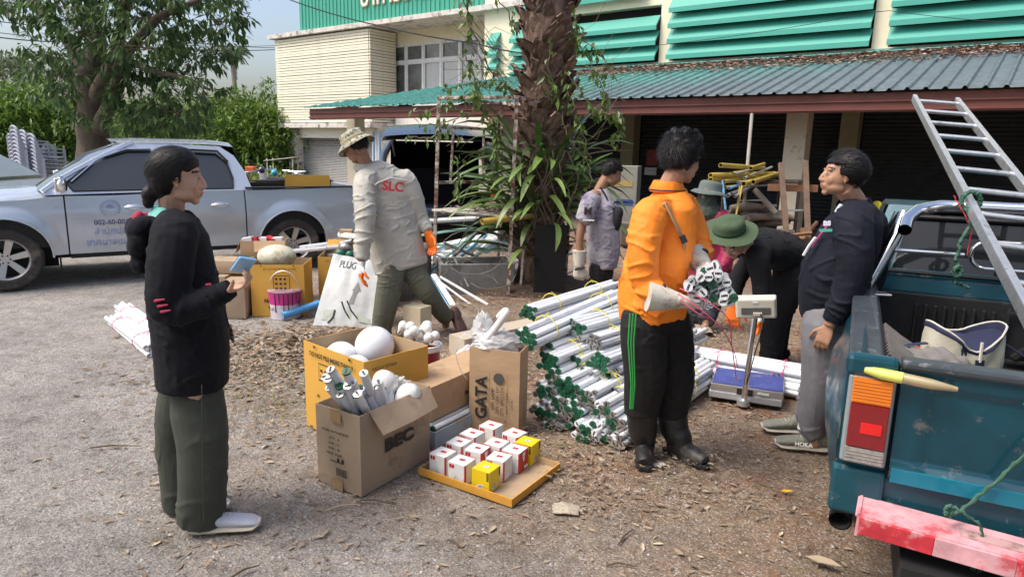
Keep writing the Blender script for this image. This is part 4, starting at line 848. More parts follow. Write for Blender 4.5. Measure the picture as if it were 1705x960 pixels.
# tail light: amber over red over clear, in a pale frame
for x in (.075, WT - .075):
 L_ = bpy.data.objects.new('tail_light', None); COL.objects.link(L_); L_.parent = tt_
 MB().box((x, -.022, .785), (.135, .02, .30)).build('frame', M('pale_grey_trim', (.30, .35, .37), .4, .3), L_, bevel=.008)
 for z0, h_, mt in ((.888, .082, M('amber_lens', (.75, .20, .01), .15, coat=1., var=.1)), (.771, .148, M('red_lens', (.22, .004, .008), .12, coat=1., var=.05)), (.668, .050, M('clear_lens', (.30, .28, .26), .2, coat=1., var=.3, vs=60))):
  mb = MB().box((x + .002, -.036, z0), (.112, .022, h_))
  nl = 0 if z0 == .771 else int(h_ / .011)
  for k in range(nl): mb.box((x + .002, -.048, z0 - h_ / 2 + .006 + k * .011), (.108, .0016, .003))
  mb.build('lens', mt, L_, bevel=.003)
 MB().box((x + .012, -.0485, .765), (.060, .004, .036)).build('reflector', M('bright_red_reflector', (.75, .02, .02), .2), L_)
# brass-coloured handle lever
MB().tube([(.05, -.03, .955), (.10, -.045, .952), (.155, -.05, .95)], [.012, .019, .019], 8, 0, True).build('latch_grip', M('yellow_green_tape', (.55, .58, .12), .4, var=.2), tt_, 50)
MB().tube([(.155, -.05, .95), (.23, -.052, .945), (.30, -.05, .94)], [.018, .017, .008], 8).build('latch_lever', M('brass_lever', (.48, .40, .24), .4, .5, var=.2), tt_, 50)
# bumper bar painted red and pink, tilted
bpk = M('chalky_pink_paint', (.62, .33, .36), .75, var=.3, vs=14, dirt=((.50, .10, .12), .25, 7)); brd = M('chalky_red_paint', (.52, .03, .045), .65, var=.3, vs=12, dirt=((.60, .34, .34), .28, 8))
bmp = bpy.data.objects.new('rear_bumper', None); COL.objects.link(bmp); bmp.parent = tt_; bmp.location = (.085, -.085, .515); bmp.rotation_euler = (0, R(1.5), R(-3.5))
MB().box((.8, .0, .0), (1.62, .14, .012)).build('top_plate', bpk, bmp, bevel=.003); MB().box((.72, -.01, .008), (.9, .05, .004)).build('worn_recess', M('worn_paint', (.5, .3, .3), .8, dirt=((.2, .12, .1), .4, 14)), bmp)
for k in range(8): MB().box((.105 + k * .203, -.076, -.028), (.2022, .012, .058)).build('bumper_stripe', brd if k % 2 == 0 else bpk, bmp, bevel=.002)
MB().box((.0, 0, -.03), (.008, .14, .08)).build('end_plate', bpk, bmp); MB().box((.46, -.03, -.11), (.03, .05, .10), Matrix.Rotation(.15, 3, 'Y')).build('bracket', M('bare_wood_bracket', (.4, .3, .18), .7), bmp)
MB().box((.5, .12, -.01), (.05, .2, .05)).box((1.2, .12, -.01), (.05, .2, .05)).build('mount', m_dark, bmp)
mb = MB(); mb.tube([(.04, .16, .43), (.035, -.02, .415)], .036, 16, 0, False); mb.tube([(.035, -.02, .415), (.04, .16, .43)], .031, 16, 0, False); mb.build('exhaust_tip', m_black, tt_, 50)
tb('chassis', [((WT / 2, 1.8, .42), (1.2, 4.0, .14))], m_dark, 0)
for x, sd_ in ((.14, -1), (WT - .14, 1)):
 for y in (.98, 3.75):
  o = wheel(tt_, (x, y, .34), .34, .20, 1); o.rotation_euler = (0, 0, math.pi / 2 if x > 1 else -math.pi / 2)
# cab
def cabpt(x, y, z): return (x, y, Z(y, z))
ZR = 1.47
mb = MB(); vs_ = []
prof = [(2.04, .48), (2.04, .98), (2.06, 1.05), (2.26, 1.46), (2.36, ZR - .01), (2.75, ZR + .02), (3.2, ZR - .02), (3.85, 1.06), (4.65, .98), (4.75, .60), (4.75, .45)]
def tw_(z): return .0 if z < 1.0 else (z - 1.0) * .26
rings = [[cabpt(tw_(z) + .005 + (.02 if u else 0), y, z) for y, z in prof] for u in (0,)] + [[cabpt(WT - tw_(z) - .005, y, z) for y, z in prof]]
n_ = len(prof)
for i in range(n_ - 1):
 k = 9; vs, fs = [], []
 for j in range(k + 1):
  u = j / k
  for (y, z) in (prof[i], prof[i + 1]):
   a = tw_(z) + .005; x = a + (WT - 2 * a) * u; bul = .045 * (1 - (2 * u - 1) ** 4); yy = y - (bul if y < 2.5 and z < ZR - .02 else -bul if y > 3 else 0); zz = z + (bul * .6 if z > 1.5 else 0); vs.append(cabpt(x, yy, zz))
 fs = [(2 * j, 2 * j + 1, 2 * j + 3, 2 * j + 2) for j in range(k)]
 if i in (2, 6): continue
 mb.add(vs, fs)
for x0 in (0, 1):
 s_ = -1 if x0 else 1; X = lambda z: (tw_(z) + .005) if not x0 else (WT - tw_(z) - .005)
 mb.add([cabpt(X(z), y, z) for y, z in ((2.04, .48), (2.04, 1.0), (3.95, 1.03), (4.65, .98), (4.75, .60), (4.75, .45))], [(0, 1, 2, 3, 4, 5)])
 mb.add([cabpt(X(z), y, z) for y, z in ((2.06, 1.0), (2.26, 1.46), (2.36, ZR), (2.44, ZR), (2.30, 1.0))], [(0, 1, 2, 3, 4)]); mb.add([cabpt(X(z), y, z) for y, z in ((2.4, ZR), (3.2, ZR - .02), (3.2, ZR - .07), (2.4, ZR - .06))], [(0, 1, 2, 3)]); mb.add([cabpt(X(z), y, z) for y, z in ((3.2, ZR - .02), (3.95, 1.03), (3.85, 1.03), (3.12, ZR - .07))], [(0, 1, 2, 3)])
mb.build('cab', teal, tt_, 40)
# frame strips around the rear window
mb = MB()
for x0, x1 in ((.02, .17), (WT - .17, WT - .02)):
 mb.add([cabpt(x0, 2.06, 1.0), cabpt(x1, 2.03, 1.0), cabpt(x1 + (.10 if x0 < .5 else -.1), 2.25, ZR - .01), cabpt(x0 + (.12 if x0 < .5 else -.12), 2.26, ZR - .01)], [(0, 1, 2, 3)])
mb.add([cabpt(.05, 2.03, 1.0), cabpt(WT - .05, 2.03, 1.0), cabpt(WT - .05, 2.07, 1.10), cabpt(.05, 2.07, 1.10)], [(0, 1, 2, 3)]); mb.build('rear_window_surround', teal, tt_, 40)
MB().add([cabpt(.12, 2.07, 1.06), cabpt(WT - .12, 2.07, 1.06), cabpt(WT - .24, 2.24, ZR - .06), cabpt(.24, 2.24, ZR - .06)], [(0, 1, 2, 3)]).build('rear_window', glassd, tt_)
q = [(.14, 2.035, 1.085), (WT - .14, 2.035, 1.085), (WT - .25, 2.215, ZR - .075), (.25, 2.215, ZR - .075)]; q = [Vector(cabpt(*p)) for p in q]
MB().tube(q + q[:1], .012, 6).build('window_seal', m_black, tt_, 50)
for s_ in (0, 1):
 X = (lambda z: tw_(z) + .0) if not s_ else (lambda z: WT - tw_(z))
 MB().add([cabpt(X(z), y, z) for y, z in ((2.30, 1.03), (2.46, ZR - .07), (3.1, ZR - .08), (3.8, 1.04))], [(0, 1, 2, 3)]).build('side_window', glassm, tt_)
MB().add([cabpt(.12, 3.9, 1.05), cabpt(WT - .12, 3.9, 1.05), cabpt(WT - .2, 3.22, ZR - .04), cabpt(.2, 3.22, ZR - .04)], [(0, 1, 2, 3)]).build('windscreen', glassm, tt_)
# chrome roll bar
mb = MB(); top = ZR + .02
P = [(.20, 1.58, 1.34), (.21, 1.68, 1.39), (.26, 1.80, 1.44), (.36, 1.86, 1.465), (.5, 1.88, 1.47), (1.12, 1.88, 1.47), (1.3, 1.86, 1.465), (1.40, 1.80, 1.44), (1.45, 1.66, 1.38)]
P = [Vector(cabpt(*p)) for p in P]; Q = []
for i in range(len(P) - 1):
 for j in range(3): Q.append(P[i].lerp(P[i + 1], j / 3))
Q.append(P[-1]); rb = bpy.data.objects.new('roll_bar', None); COL.objects.link(rb); rb.parent = tt_
mb.tube(Q, .032, 14, 0, False); mb.tube(Q[::-1], .028, 14, 0, False); mb.build('hoop', m_chrome, rb, 60)
dk = M('dark_chrome', (.35, .37, .39), .16, 1.)
for x, xe in ((.20, .06), (WT - .20, WT - .06)):
 MB().tube([cabpt(x, 1.80, 1.42), cabpt(x * .8 + xe * .2, 1.72, 1.30), cabpt(xe, 1.58, 1.02)], .030, 12).build('leg', dk, rb, 60); MB().tube([cabpt(x - (.02 if x < 1 else -.02), 1.86, 1.42), cabpt(xe, 1.86, 1.02)], .026, 12).build('leg', dk, rb, 60)
MB().tube([cabpt(.17, 1.80, 1.22), cabpt(.50, 1.82, 1.22)], .011, 8).build('brace', m_chrome, rb, 60)
for xa, xb in ((.50, 1.12),):
 P = [Vector(cabpt(*p)) for p in ((.60, 1.83, 1.335), (1.1, 1.83, 1.335))]; c1 = Vector(cabpt(.60, 1.83, 1.225)); c2 = Vector(cabpt(1.1, 1.83, 1.225))
 loop = [c1 + Vector((.07 * math.cos(a), 0, .07 * math.sin(a))) for a in np.linspace(math.pi / 2, 3 * math.pi / 2, 10)] + [c2 + Vector((.07 * math.cos(a), 0, .07 * math.sin(a))) for a in np.linspace(-math.pi / 2, math.pi / 2, 10)]
 MB().tube(loop + loop[:1], .011, 8).build('oval_guard', m_chrome, rb, 60)
# ---- ladder leaning over the roll bar
lad = thing('aluminium_ladder', 'long aluminium ladder leaning over the roll bar of the teal pickup', 'ladder')
L1, L2 = A(1522, 163, 5.9), A(1612, 335, 4.05); L3 = A(1589, 163, 5.9)
for k_ in range(1):
 L2 = A(1612, 335, 3.47); d = (L2 - L1); E_ = L1 + d * 1.75; v = E_ - Vector((0, 0, CAMH)); px = 852.5 + FPX * v.dot(RT) / v.dot(FW)
 if .45 < E_.z < .75: break
d = (L2 - L1).normalized(); wv = (L3 - L1); wv -= d * wv.dot(d); Llen = (L2 - L1).length * 1.66
for off in (Vector((0, 0, 0)), wv):
 mb = MB(); nn = d.cross(wv).normalized(); mb.bar(L1 + off, L1 + off + d * Llen, .032, .06, nn); mb.build('rail', m_alu, lad, bevel=.006)
s_ = .12
while s_ < Llen - .1: MB().tube([L1 + d * s_ - wv * .03, L1 + d * s_ + wv * 1.03], .015, 8).build('rung', m_alu, lad, 50); s_ += .40
# green rope ties
ropeg = M('green_rope', (.05, .13, .09), .8, var=.3, vs=60)
def rope(pts, r, label, mat=ropeg, cat='rope', n=6, wob=.004, name='rope', tassel=None):
 out = []
 for i in range(len(pts) - 1):
  for j in range(8): out.append(Vector(pts[i]).lerp(Vector(pts[i + 1]), j / 8) + rv() * wob)
 out.append(Vector(pts[-1])); mb = MB(); mb.tube(out, [r * (1 + .25 * math.sin(i * 2.1)) for i in range(len(out))], n)
 if tassel:
  for k in range(12): e = Vector(tassel); mb.tube([e, e + Vector((ru(-.015, .015), ru(-.01, .01), -.05)), e + Vector((ru(-.03, .03), ru(-.02, .02), -.12))], r * .3, 3)
 return tag(mb.build(name, mat, None, 60), label, cat)
yb = 4.0 * 0 + (L2.y)
rope([L2 + Vector((.04 * math.cos(a) * 1.2, -.02, .05 * math.sin(a))) for a in np.linspace(0, 12.5, 26)], .010, 'green rope knotted round ladder rail and roll bar')
P = [A(1612, 345, yb - .1), A(1617, 375, yb - .12), A(1600, 400, yb - .12), A(1592, 430, yb - .12), A(1597, 455, yb - .12), A(1590, 470, yb - .12), A(1612, 478, yb - .12)]
rope(P, .009, 'loose green rope end hanging over the rear window', wob=.006)
rope([A(1594, 452, yb - .13) + Vector((.02 * math.cos(a), 0, .025 * math.sin(a))) for a in np.linspace(0, 12, 16)], .009, 'green rope knot low in front of the rear window')
rope([A(1588, 325, yb - .1), A(1602, 350, yb - .12), A(1618, 385, yb - .12), A(1610, 425, yb - .12)], .003, 'thin red cord hanging beside the green rope', M('red_cord', (.6, .05, .05), .7), 'cord', name='cord')
rope([A(1720, 745, 1.85), A(1660, 800, 1.9), A(1600, 850, 1.92), (A(1580, 857, 1.9))], .006, 'taut green rope tied to the painted bumper', tassel=None)
rope([A(1580, 850, 1.88) + Vector((.012 * math.cos(a), 0, .018 * math.sin(a))) for a in np.linspace(0, 14, 16)] + [A(1600, 850, 1.86), A(1630, 870, 1.85), A(1638, 905, 1.85)], .0045, 'green rope knot with frayed end below the painted bumper', tassel=A(1638, 900, 1.85))
# yellow-blue bag in the bed
# ================================================================ PEOPLE
random.seed(11)
skin = M('skin', (.42, .235, .15), .5, var=.10, vs=26, dirt=((.36, .15, .09), .12, 30), bump=.05, bs=200, spec=.4); skin_p = M('skin_fair', (.50, .31, .22), .5, var=.09, vs=26, dirt=((.46, .22, .15), .12, 30), spec=.4); skin_d = M('skin_tan', (.30, .16, .10), .5, var=.06, vs=20, spec=.4)
lipm = M('lips', (.34, .155, .12), .5); browm = M('eyebrow', (.03, .02, .018), .8); eyew = M('eye_white', (.38, .35, .33), .3); eyeb = M('iris', (.012, .008, .006), .1)
hairm = M('black_hair', (.006, .005, .005), .5, spec=.3, var=.3, vs=40); hairb = M('black_hair_sheen', (.010, .009, .010), .5, spec=.35, var=.3, vs=40)
def seg_noise(co, segs, amp, fr=7., along=20.):
 """fold height for each vertex: ridges run across the nearest limb segment"""
 P = np.array([s[0] for s in segs]); Q = np.array([s[1] for s in segs]); am = np.array([s[2] for s in segs]); D_ = Q - P; L2_ = (D_ ** 2).sum(1)
 out = np.zeros(len(co));
 d2 = []
 for i in range(len(segs)):
  t_ = np.clip(((co - P[i]) @ D_[i]) / L2_[i], 0, 1); d2.append((((P[i] + t_[:, None] * D_[i]) - co) ** 2).sum(1))
 k = np.argmin(np.array(d2), 0)
 for n in range(len(co)):
  a = D_[k[n]] / math.sqrt(L2_[k[n]]); p = co[n]; u = float(p @ a); wv_ = noise.noise(Vector(p * 4.)) * 1.5
  q = Vector(p * fr + a * u * (along - fr)) + Vector((wv_, -wv_, wv_ * .5)); f = noise.noise(q); g = noise.noise(q * 1.9 + Vector((5, 1, 7))); mk = noise.noise(Vector(p * 3.3) + Vector((2, 8, 3))) + .25
  mk = 0. if mk < 0 else min(1., mk * 2.2); rd = max(0., 1 - abs(f) * 5.5); rd = rd * rd; r2 = max(0., 1 - abs(g) * 5.)
  out[n] = am[k[n]] * (mk * (rd * .8 + r2 * .18) + .30 * noise.noise(Vector(p * 6.)))
 return out * amp * 1.25
def fuse(mb, name, mats, voxel=.008, smooth=3, parent=None, segs=None, amp=0., fr=7., along=20., matfn=None, fn=None):
 me = mb.mesh('tmp', mats[0] if isinstance(mats, (list, tuple)) else mats); o = bpy.data.objects.new('tmp', me); COL.objects.link(o)
 r_ = o.modifiers.new('r', 'REMESH'); r_.mode = 'VOXEL'; r_.voxel_size = voxel
 if smooth: s_ = o.modifiers.new('s', 'SMOOTH'); s_.factor = .5; s_.iterations = smooth
 m2 = bpy.data.meshes.new_from_object(o.evaluated_get(bpy.context.evaluated_depsgraph_get())); bpy.data.objects.remove(o); m2.name = name
 n = len(m2.vertices); co = np.empty(n * 3, 'f'); m2.vertices.foreach_get('co', co); co = co.reshape(-1, 3)
 if segs or fn:
  no = np.empty(n * 3, 'f'); m2.vertices.foreach_get('normal', no); no = no.reshape(-1, 3); h = np.zeros(n)
  if segs: h = h + seg_noise(co, [(np.array(a), np.array(b_), c) for a, b_, c in segs], amp, fr, along)
  if fn: h = h + fn(co)
  co = co + no * h[:, None]; m2.vertices.foreach_set('co', co.astype('f').ravel())
 m2.materials.clear()
 for m in (mats if isinstance(mats, (list, tuple)) else [mats]): m2.materials.append(m)
 if matfn:
  c = np.empty(len(m2.polygons) * 3, 'f'); m2.polygons.foreach_get('center', c); m2.polygons.foreach_set('material_index', matfn(c.reshape(-1, 3)).astype('i'))
 m2.polygons.foreach_set('use_smooth', [True] * len(m2.polygons)); m2.update()
 return inst(name, m2, parent)
def cat(pts, rad, k=4):
 """smooth path through joints"""
 P = [Vector(p) for p in pts]; n = len(P); op, orr = [], []
 for i in range(n - 1):
  p0, p1, p2, p3 = P[max(i - 1, 0)], P[i], P[i + 1], P[min(i + 2, n - 1)]
  for j in range(k):
   t_ = j / k; op.append(.5 * ((2 * p1) + (p2 - p0) * t_ + (2 * p0 - 5 * p1 + 4 * p2 - p3) * t_ * t_ + (3 * p1 - p0 - 3 * p2 + p3) * t_ ** 3)); orr.append(rad[i] + (rad[i + 1] - rad[i]) * t_)
 op.append(P[-1]); orr.append(rad[-1]); return op, orr
def limbt(mb, pts, rad, n=12, k=4, flat=1., side=None): p, r_ = cat(pts, rad, k); mb.tube(p, r_, n, 0, True, flat, side)
def basis(fwd, up=(0, 0, 1)):
 f = Vector(fwd).normalized(); r_ = f.cross(Vector(up)).normalized(); u = r_.cross(f); return Matrix((r_, f, u)).transposed()
def head_mb(mb, c, Mx, female=False, s=1.0):
 """head around c; Mx columns are right, forward, up"""
 def T(x, y, z): return c + Mx @ (Vector((x, y, z)) * s)
 def bl(x, y, z, a, b_, d, n=16, m=12, rot=None): mb.ball(T(x, y, z), (a * s, b_ * s, d * s), Mx if rot is None else Mx @ rot, 0, n, m)
 bl(0, -.018, .035, .074, .092, .083, 20, 14); bl(0, .022, -.012, .062, .066, .082, 18, 14); bl(0, .03, -.062, .048 if not female else .043, .050, .038); bl(0, .062, -.092, .022, .018, .017); bl(0, .040, -.035, .048, .045, .055); bl(0, .052, .035, .050, .030, .038)
 for q in (-1, 1):
  bl(q * .030, .056, -.022, .026, .024, .032); bl(q * .040, .018, -.062, .018, .040, .026); bl(q * .026, .0745, .028, .026, .012, .010)
  bl(q * .0735, -.008, .002, .0065, .017, .027, 12, 10, Matrix.Rotation(-.15, 3, 'X') @ Matrix.Rotation(q * -.22, 3, 'Z')); bl(q * .072, -.002, -.024, .0065, .009, .012, 8, 6); bl(q * .0115, .093, -.033, .009, .010, .008)
  bl(q * .028, .0745, .004, .016, .011, .0095)
 mb.tube([T(0, .080, .022), T(0, .092, -.004), T(0, .1015, -.025)], [.008 * s, .0105 * s, .011 * s], 10); bl(0, .1015, -.029, .011, .0105, .0095)
 mb.tube([T(-.021, .079, -.056), T(-.008, .089, -.053), T(.008, .089, -.053), T(.021, .079, -.056)], [.003 * s, .0075 * s, .0075 * s, .003 * s], 8); mb.tube([T(-.018, .079, -.067), T(0, .086, -.068), T(.018, .079, -.067)], [.004 * s, .0065 * s, .004 * s], 8)
 bl(0, .075, -.058, .026, .018, .022); bl(0, -.045, -.03, .055, .05, .05)
def face_mat(c, Mx, s=1.0, beard=False):
 Mi = np.array(Mx.transposed())
 def f(p):
  q = (p - np.array(c)) @ Mi.T / s; x, y, z = np.abs(q[:, 0]), q[:, 1], q[:, 2]; m = np.zeros(len(p))
  m[(y > .078) & (x < .021) & (z < -.0485) & (z > -.074) & (np.abs(z + .061) < .012 * (1.1 - x / .030))] = 1
  arc = .034 + .004 * (1 - ((x - .032) / .02) ** 2); m[(y > .055) & (x > .012) & (x < .050) & (np.abs(z - arc) < .0042)] = 2
  return m
 return f
def eyes(c, Mx, parent, s=1.0):
 for q in (-1, 1):
  o = MB().ball(c + Mx @ (Vector((q * .029, .0775, .0045)) * s), (.0125 * s, .0085 * s, .0055 * s), Mx, 0, 12, 8).build('eye', eyew, parent, 60)
  MB().ball(c + Mx @ (Vector((q * .029 + .001, .0842, .004)) * s), (.005 * s, .003 * s, .0048 * s), Mx, 0, 10, 6).build('iris', eyeb, o, 60)
  mb = MB(); mb.tube([c + Mx @ (Vector((q * (.029 + .0135 * math.cos(a)), .0838 - .006 * abs(math.cos(a)) ** 2, .0045 + .0058 * math.sin(a))) * s) for a in np.linspace(0, math.pi, 8)], .0014 * s, 5); mb.build('eyelid', browm, o, 60)
def hand_mb(mb, w_, d, pn, side, curl=.5, spread=.1, s=1.0, thumb=.7, fat=1.):
 """palm from wrist w_ along d, pn = direction the palm faces, side=+1 if the thumb lies on (d x pn)"""
 d = Vector(d).normalized(); pn = Vector(pn); pn = (pn - d * pn.dot(d)).normalized(); x = d.cross(pn) * side; w_ = Vector(w_)
 rings = []
 for u, wd, th in ((-.01, .028, .020), (.02, .033, .0165), (.05, .041, .0150), (.085, .042, .0125), (.098, .038, .010)):
  rings.append([w_ + d * u * s + x * math.cos(a) * wd * s * (1 + (fat - 1) * .4) + pn * math.sin(a) * th * s * fat for a in [2 * math.pi * k / 14 for k in range(14)]])
 mb.loft(rings)
 for i, (off, L) in enumerate(((.030, .072), (.010, .080), (-.011, .074), (-.031, .058))):
  p = w_ + d * .092 * s + x * off * s; dd = (d + x * spread * (1.2 - i * .8)).normalized(); pts = [p - dd * .02 * s, p]; rr = [.0095, .0095]; a = 0
  for k, f_ in enumerate((.45, .32, .23)):
   a += curl * (.75, .9, .7)[k] * (1 + .12 * i); q = dd * math.cos(a) + pn * math.sin(a); p = p + q * L * f_ * s; pts.append(p); rr.append((.0088, .0082, .0068)[k])
  mb.tube(pts, [r_ * s * (1 + (fat - 1) * .4) for r_ in rr], 8); mb.ball(pts[-1], rr[-1] * s)
 p = w_ + d * .03 * s + x * .03 * s; q = (d * .62 + x * .75 + pn * .35 * thumb).normalized(); p2 = p + q * .038 * s; q2 = (d * .8 + x * .35 + pn * .6 * thumb).normalized(); p3 = p2 + q2 * .032 * s; p4 = p3 + (q2 + pn * .25).normalized() * .024 * s
 mb.tube([p - q * .02 * s, p, p2, p3, p4], [.013 * s, .0135 * s, .0115 * s, .0100 * s, .0080 * s], 8); mb.ball(p4, .008 * s)
def shoe(parent, heel, toe, mat, sole, name='shoe', h=.085, L=None, w_=.05, tip=0, side_txt=None):
 heel, toe = Vector(heel), Vector(toe); f = (toe - heel); L = L or f.length; B_ = basis((f.x, f.y, f.z)); mb = MB(); mb.X = Matrix.Translation(heel) @ B_.to_4x4()
 st_ = [(-.018, .50, .030, .105), (.015, .78, .02, .125), (.07, .83, .02, .125), (.11, .82, .02, .088), (.16, .93, .02, .078), (.20, 1.0, .02, .068), (.235, .93, .02, .060), (.256, .70, .022, .048), (.266, .40, .026, .036)]
 k = L / .265
 mb.loft([[Vector((w_ * a * math.cos(t_), y * k, z0 + (z1 * h / .095 - z0) * (.5 + .5 * math.sin(t_)) ** .8)) for t_ in [2 * math.pi * j / 14 for j in range(14)]] for y, a, z0, z1 in st_]); t = bpy.data.objects.new(name, None); COL.objects.link(t); t.parent = parent
 mb.build('upper', mat, t, 60)
 mb = MB(); mb.X = Matrix.Translation(heel) @ B_.to_4x4(); mb.loft([[Vector((w_ * 1.08 * a * math.cos(t_), y * k, .003 + (.030 + tip * 0) * (.5 + .5 * math.sin(t_)) + (.012 if y > .255 else 0))) for t_ in [2 * math.pi * j / 12 for j in range(12)]] for y, a, z0, z1 in st_])
 mb.build('sole', sole, t, 40); mb = MB(); mb.X = Matrix.Translation(heel) @ B_.to_4x4()
 for j in range(5): y = (.115 + j * .018) * k; z = (.094 - j * .008) * h / .095; mb.tube([(-w_ * .45, y, z - .008), (0, y + .004, z + .002), (w_ * .45, y, z - .008)], .0025, 4)
 mb.build('lace', sole, t, 50); return t, B_
def hair_strands(name, c, Mx, mat, parent, fn, n=2500, L=.04, s=1.0, wdt=.0016, r0=(.091, .110, .102), c0=(0, -.018, .037), curl=0., flow=None, lift=.35):
 mb = MB(); k = 0; tries = 0
 while k < n and tries < n * 12:
  tries += 1; v = rv().normalized()
  q = Vector((v.x * r0[0] + c0[0], v.y * r0[1] + c0[1], v.z * r0[2] + c0[2]))
  if not fn(q): continue
  k += 1; nrm = Vector((v.x / r0[0], v.y / r0[1], v.z / r0[2])).normalized(); fl = Vector(flow(q)) if flow else Vector((0, -.4, -1)); fl = (fl - nrm * fl.dot(nrm)); fl = fl.normalized() if fl.length > 1e-3 else nrm.orthogonal()
  d = (fl * (1 - lift) + nrm * lift + rv() * .28).normalized(); ll = L * ru(.6, 1.2); sdv = d.cross(nrm).normalized() * wdt; pts = [q]; p = q; dd = d
  for j in range(4): dd = (dd + fl * .22 + rv() * (.12 + curl) - nrm * (.10 if lift < .5 else .0)).normalized(); p = p + dd * ll / 4; pts.append(p)
  vs = []
  for j, p in enumerate(pts): w_ = sdv * (1 - .8 * j / 4); vs += [c + Mx @ ((p - w_) * s), c + Mx @ ((p + w_) * s)]
  mb.add(vs, [(2 * j, 2 * j + 1, 2 * j + 3, 2 * j + 2) for j in range(4)])
 return tag(mb.build(name, mat, parent), kind='stuff')
def hair_cap(c, Mx, mat, parent, fn, thick=.006, bump_=.004, s=1.0, extra=None, fr=60, voxel=.005):
 """solid hair volume over the scalp region fn (head space)"""
 mb = MB(); n, m = 36, 22; vs, keep = [], []
 for i in range(m + 1):
  ph = math.pi * i / m
  for j in range(n):
   a = 2 * math.pi * j / n; v = Vector((math.sin(ph) * math.cos(a), math.sin(ph) * math.sin(a), math.cos(ph))); vs.append(Vector((v.x * .076, v.y * .095 - .018, v.z * .087 + .037)))
 for i in range(m):
  for j in range(n):
   q = [i * n + j, i * n + (j + 1) % n, (i + 1) * n + (j + 1) % n, (i + 1) * n + j]; ctr = sum((vs[k] for k in q), Vector()) / 4
   if fn(ctr): mb.ball(c + Mx @ (ctr * s), (.013 * s + thick, .013 * s + thick, .010 * s + thick), Mx, 0, 6, 4)
 if extra: extra(mb)
 return fuse(mb, 'hair', mat, voxel, 3, parent, fn=lambda co: np.array([bump_ * noise.noise(Vector(p) * fr) for p in co]))
def person(name, label, loc): return thing('person', label, 'person', loc)
def torso(mb, pts, side, wid, dep, k=4, n=20):
 """elliptical rings along the spine; side = direction to the figure's right"""
 P, _ = cat(pts, [1] * len(pts), k); m = len(P); s0 = Vector(side).normalized(); rings = []
 for i, p in enumerate(P):
  u = i / k; j = min(int(u), len(wid) - 2); f = u - j; w_ = wid[j] + (wid[j + 1] - wid[j]) * f; d_ = dep[j] + (dep[j + 1] - dep[j]) * f
  t_ = (P[min(i + 1, m - 1)] - P[max(i - 1, 0)]).normalized(); x = (s0 - t_ * s0.dot(t_)).normalized(); y = t_.cross(x)
  rings.append([p + x * w_ * (abs(math.cos(a)) ** .85 * (1 if math.cos(a) > 0 else -1)) + y * d_ * (abs(math.sin(a)) ** .9 * (1 if math.sin(a) > 0 else -1)) for a in [2 * math.pi * q / n for q in range(n)]])
 mb.loft(rings)
def lab(mb, *pr):   # add capsules for joints
 for p, r_ in pr: mb.ball(p, r_)
# ---------- 1. young woman in dark hoodie holding a phone
YW = 2.68
J = dict(hd=A(298, 298, YW), nk=A(287, 352, YW + .01), ch=A(300, 440, YW), pv=A(318, 600, YW), sR=A(286, 396, YW - .16), sL=A(298, 392, YW + .17), eR=A(288, 512, YW - .22), wR=A(374, 486, YW - .18), eL=A(312, 510, YW + .22), wL=A(350, 545, YW + .16),
   hR=A(322, 620, YW - .08), hL=A(306, 618, YW + .09), kR=A(337, 745, YW - .07), aR=A(339, 866, YW - .05), kL=A(296, 735, YW + .09), aL=A(303, 842, YW + .10))
p1 = person('w', 'woman in black hooded jacket and wide olive trousers looking over her phone', (J['aR'].x, J['aR'].y, 0)); PO = Vector(p1.location)
def off(J): return {k: v - PO for k, v in J.items()}
J = off(J); face = Vector((.93, .34, -.04)); MH = basis(face); sR_ = Vector((.36, -.92, 0)).normalized()
mb = MB(); head_mb(mb, J['hd'], MH, True, .91); limbt(mb, [J['hd'] + MH @ Vector((0, -.03, -.05)), J['nk'], J['nk'] * .85 + J['ch'] * .15], [.050, .047, .06])
torso(mb, [J['pv'], J['ch'], J['nk'] * .9 + J['ch'] * .1], sR_, [.10, .13, .07], [.07, .09, .06]); limbt(mb, [J['nk'] * .7 + J['ch'] * .3, J['sR'], J['eR'], J['wR']], [.05, .05, .038, .026]); limbt(mb, [J['nk'] * .7 + J['ch'] * .3, J['sL'], J['eL'], J['wL']], [.05, .05, .038, .026])
for h_, k_, a_ in (('hR', 'kR', 'aR'), ('hL', 'kL', 'aL')): limbt(mb, [J['pv'], J[h_], J[k_], J[a_]], [.07, .066, .045, .034]); lab(mb, (J[a_] + Vector((.04, 0, -.03)), .04))
hd_ = (A(402, 458, YW - .17) - PO - J['wR']).normalized(); hand_mb(mb, J['wR'] + hd_ * .01, (.93, -.1, .30), (-.25, -.15, 1), 1, .75, .05, .88, 1.0); hand_mb(mb, J['wL'], (.8, -.1, -.1), (0, -1, 0), 1, .4, .1, .85)
fuse(mb, 'body', [skin_p, lipm, browm], .0045, 4, p1, matfn=face_mat(J['hd'], MH, .91)); eyes(J['hd'], MH, p1, .91)
def scalp(q): return (q.z > .070 - max(0, (.05 - q.y)) * .35 and q.y < .072) or (q.y < .012 and q.z > -.035 + .35 * (q.y + .06)) or (q.y < -.05 and q.z > -.075)
def bun(mb):
 c_ = J['hd'] + MH @ Vector((0, -.105, -.065)); mb.ball(c_, (.030, .030, .036), MH); mb.ball(c_ + MH @ Vector((0, -.005, -.028)), (.022, .022, .028), MH); mb.ball(c_ + MH @ Vector((0, .028, .03)), .036); mb.ball(J['hd'] + MH @ Vector((0, -.055, .0)), (.07, .06, .085), MH); mb.ball(J['hd'] + MH @ Vector((0, .0, .06)), (.07, .075, .068), MH)
hair_cap(J['hd'], MH, hairm, p1, scalp, 0., .0012, .91, bun, 90)
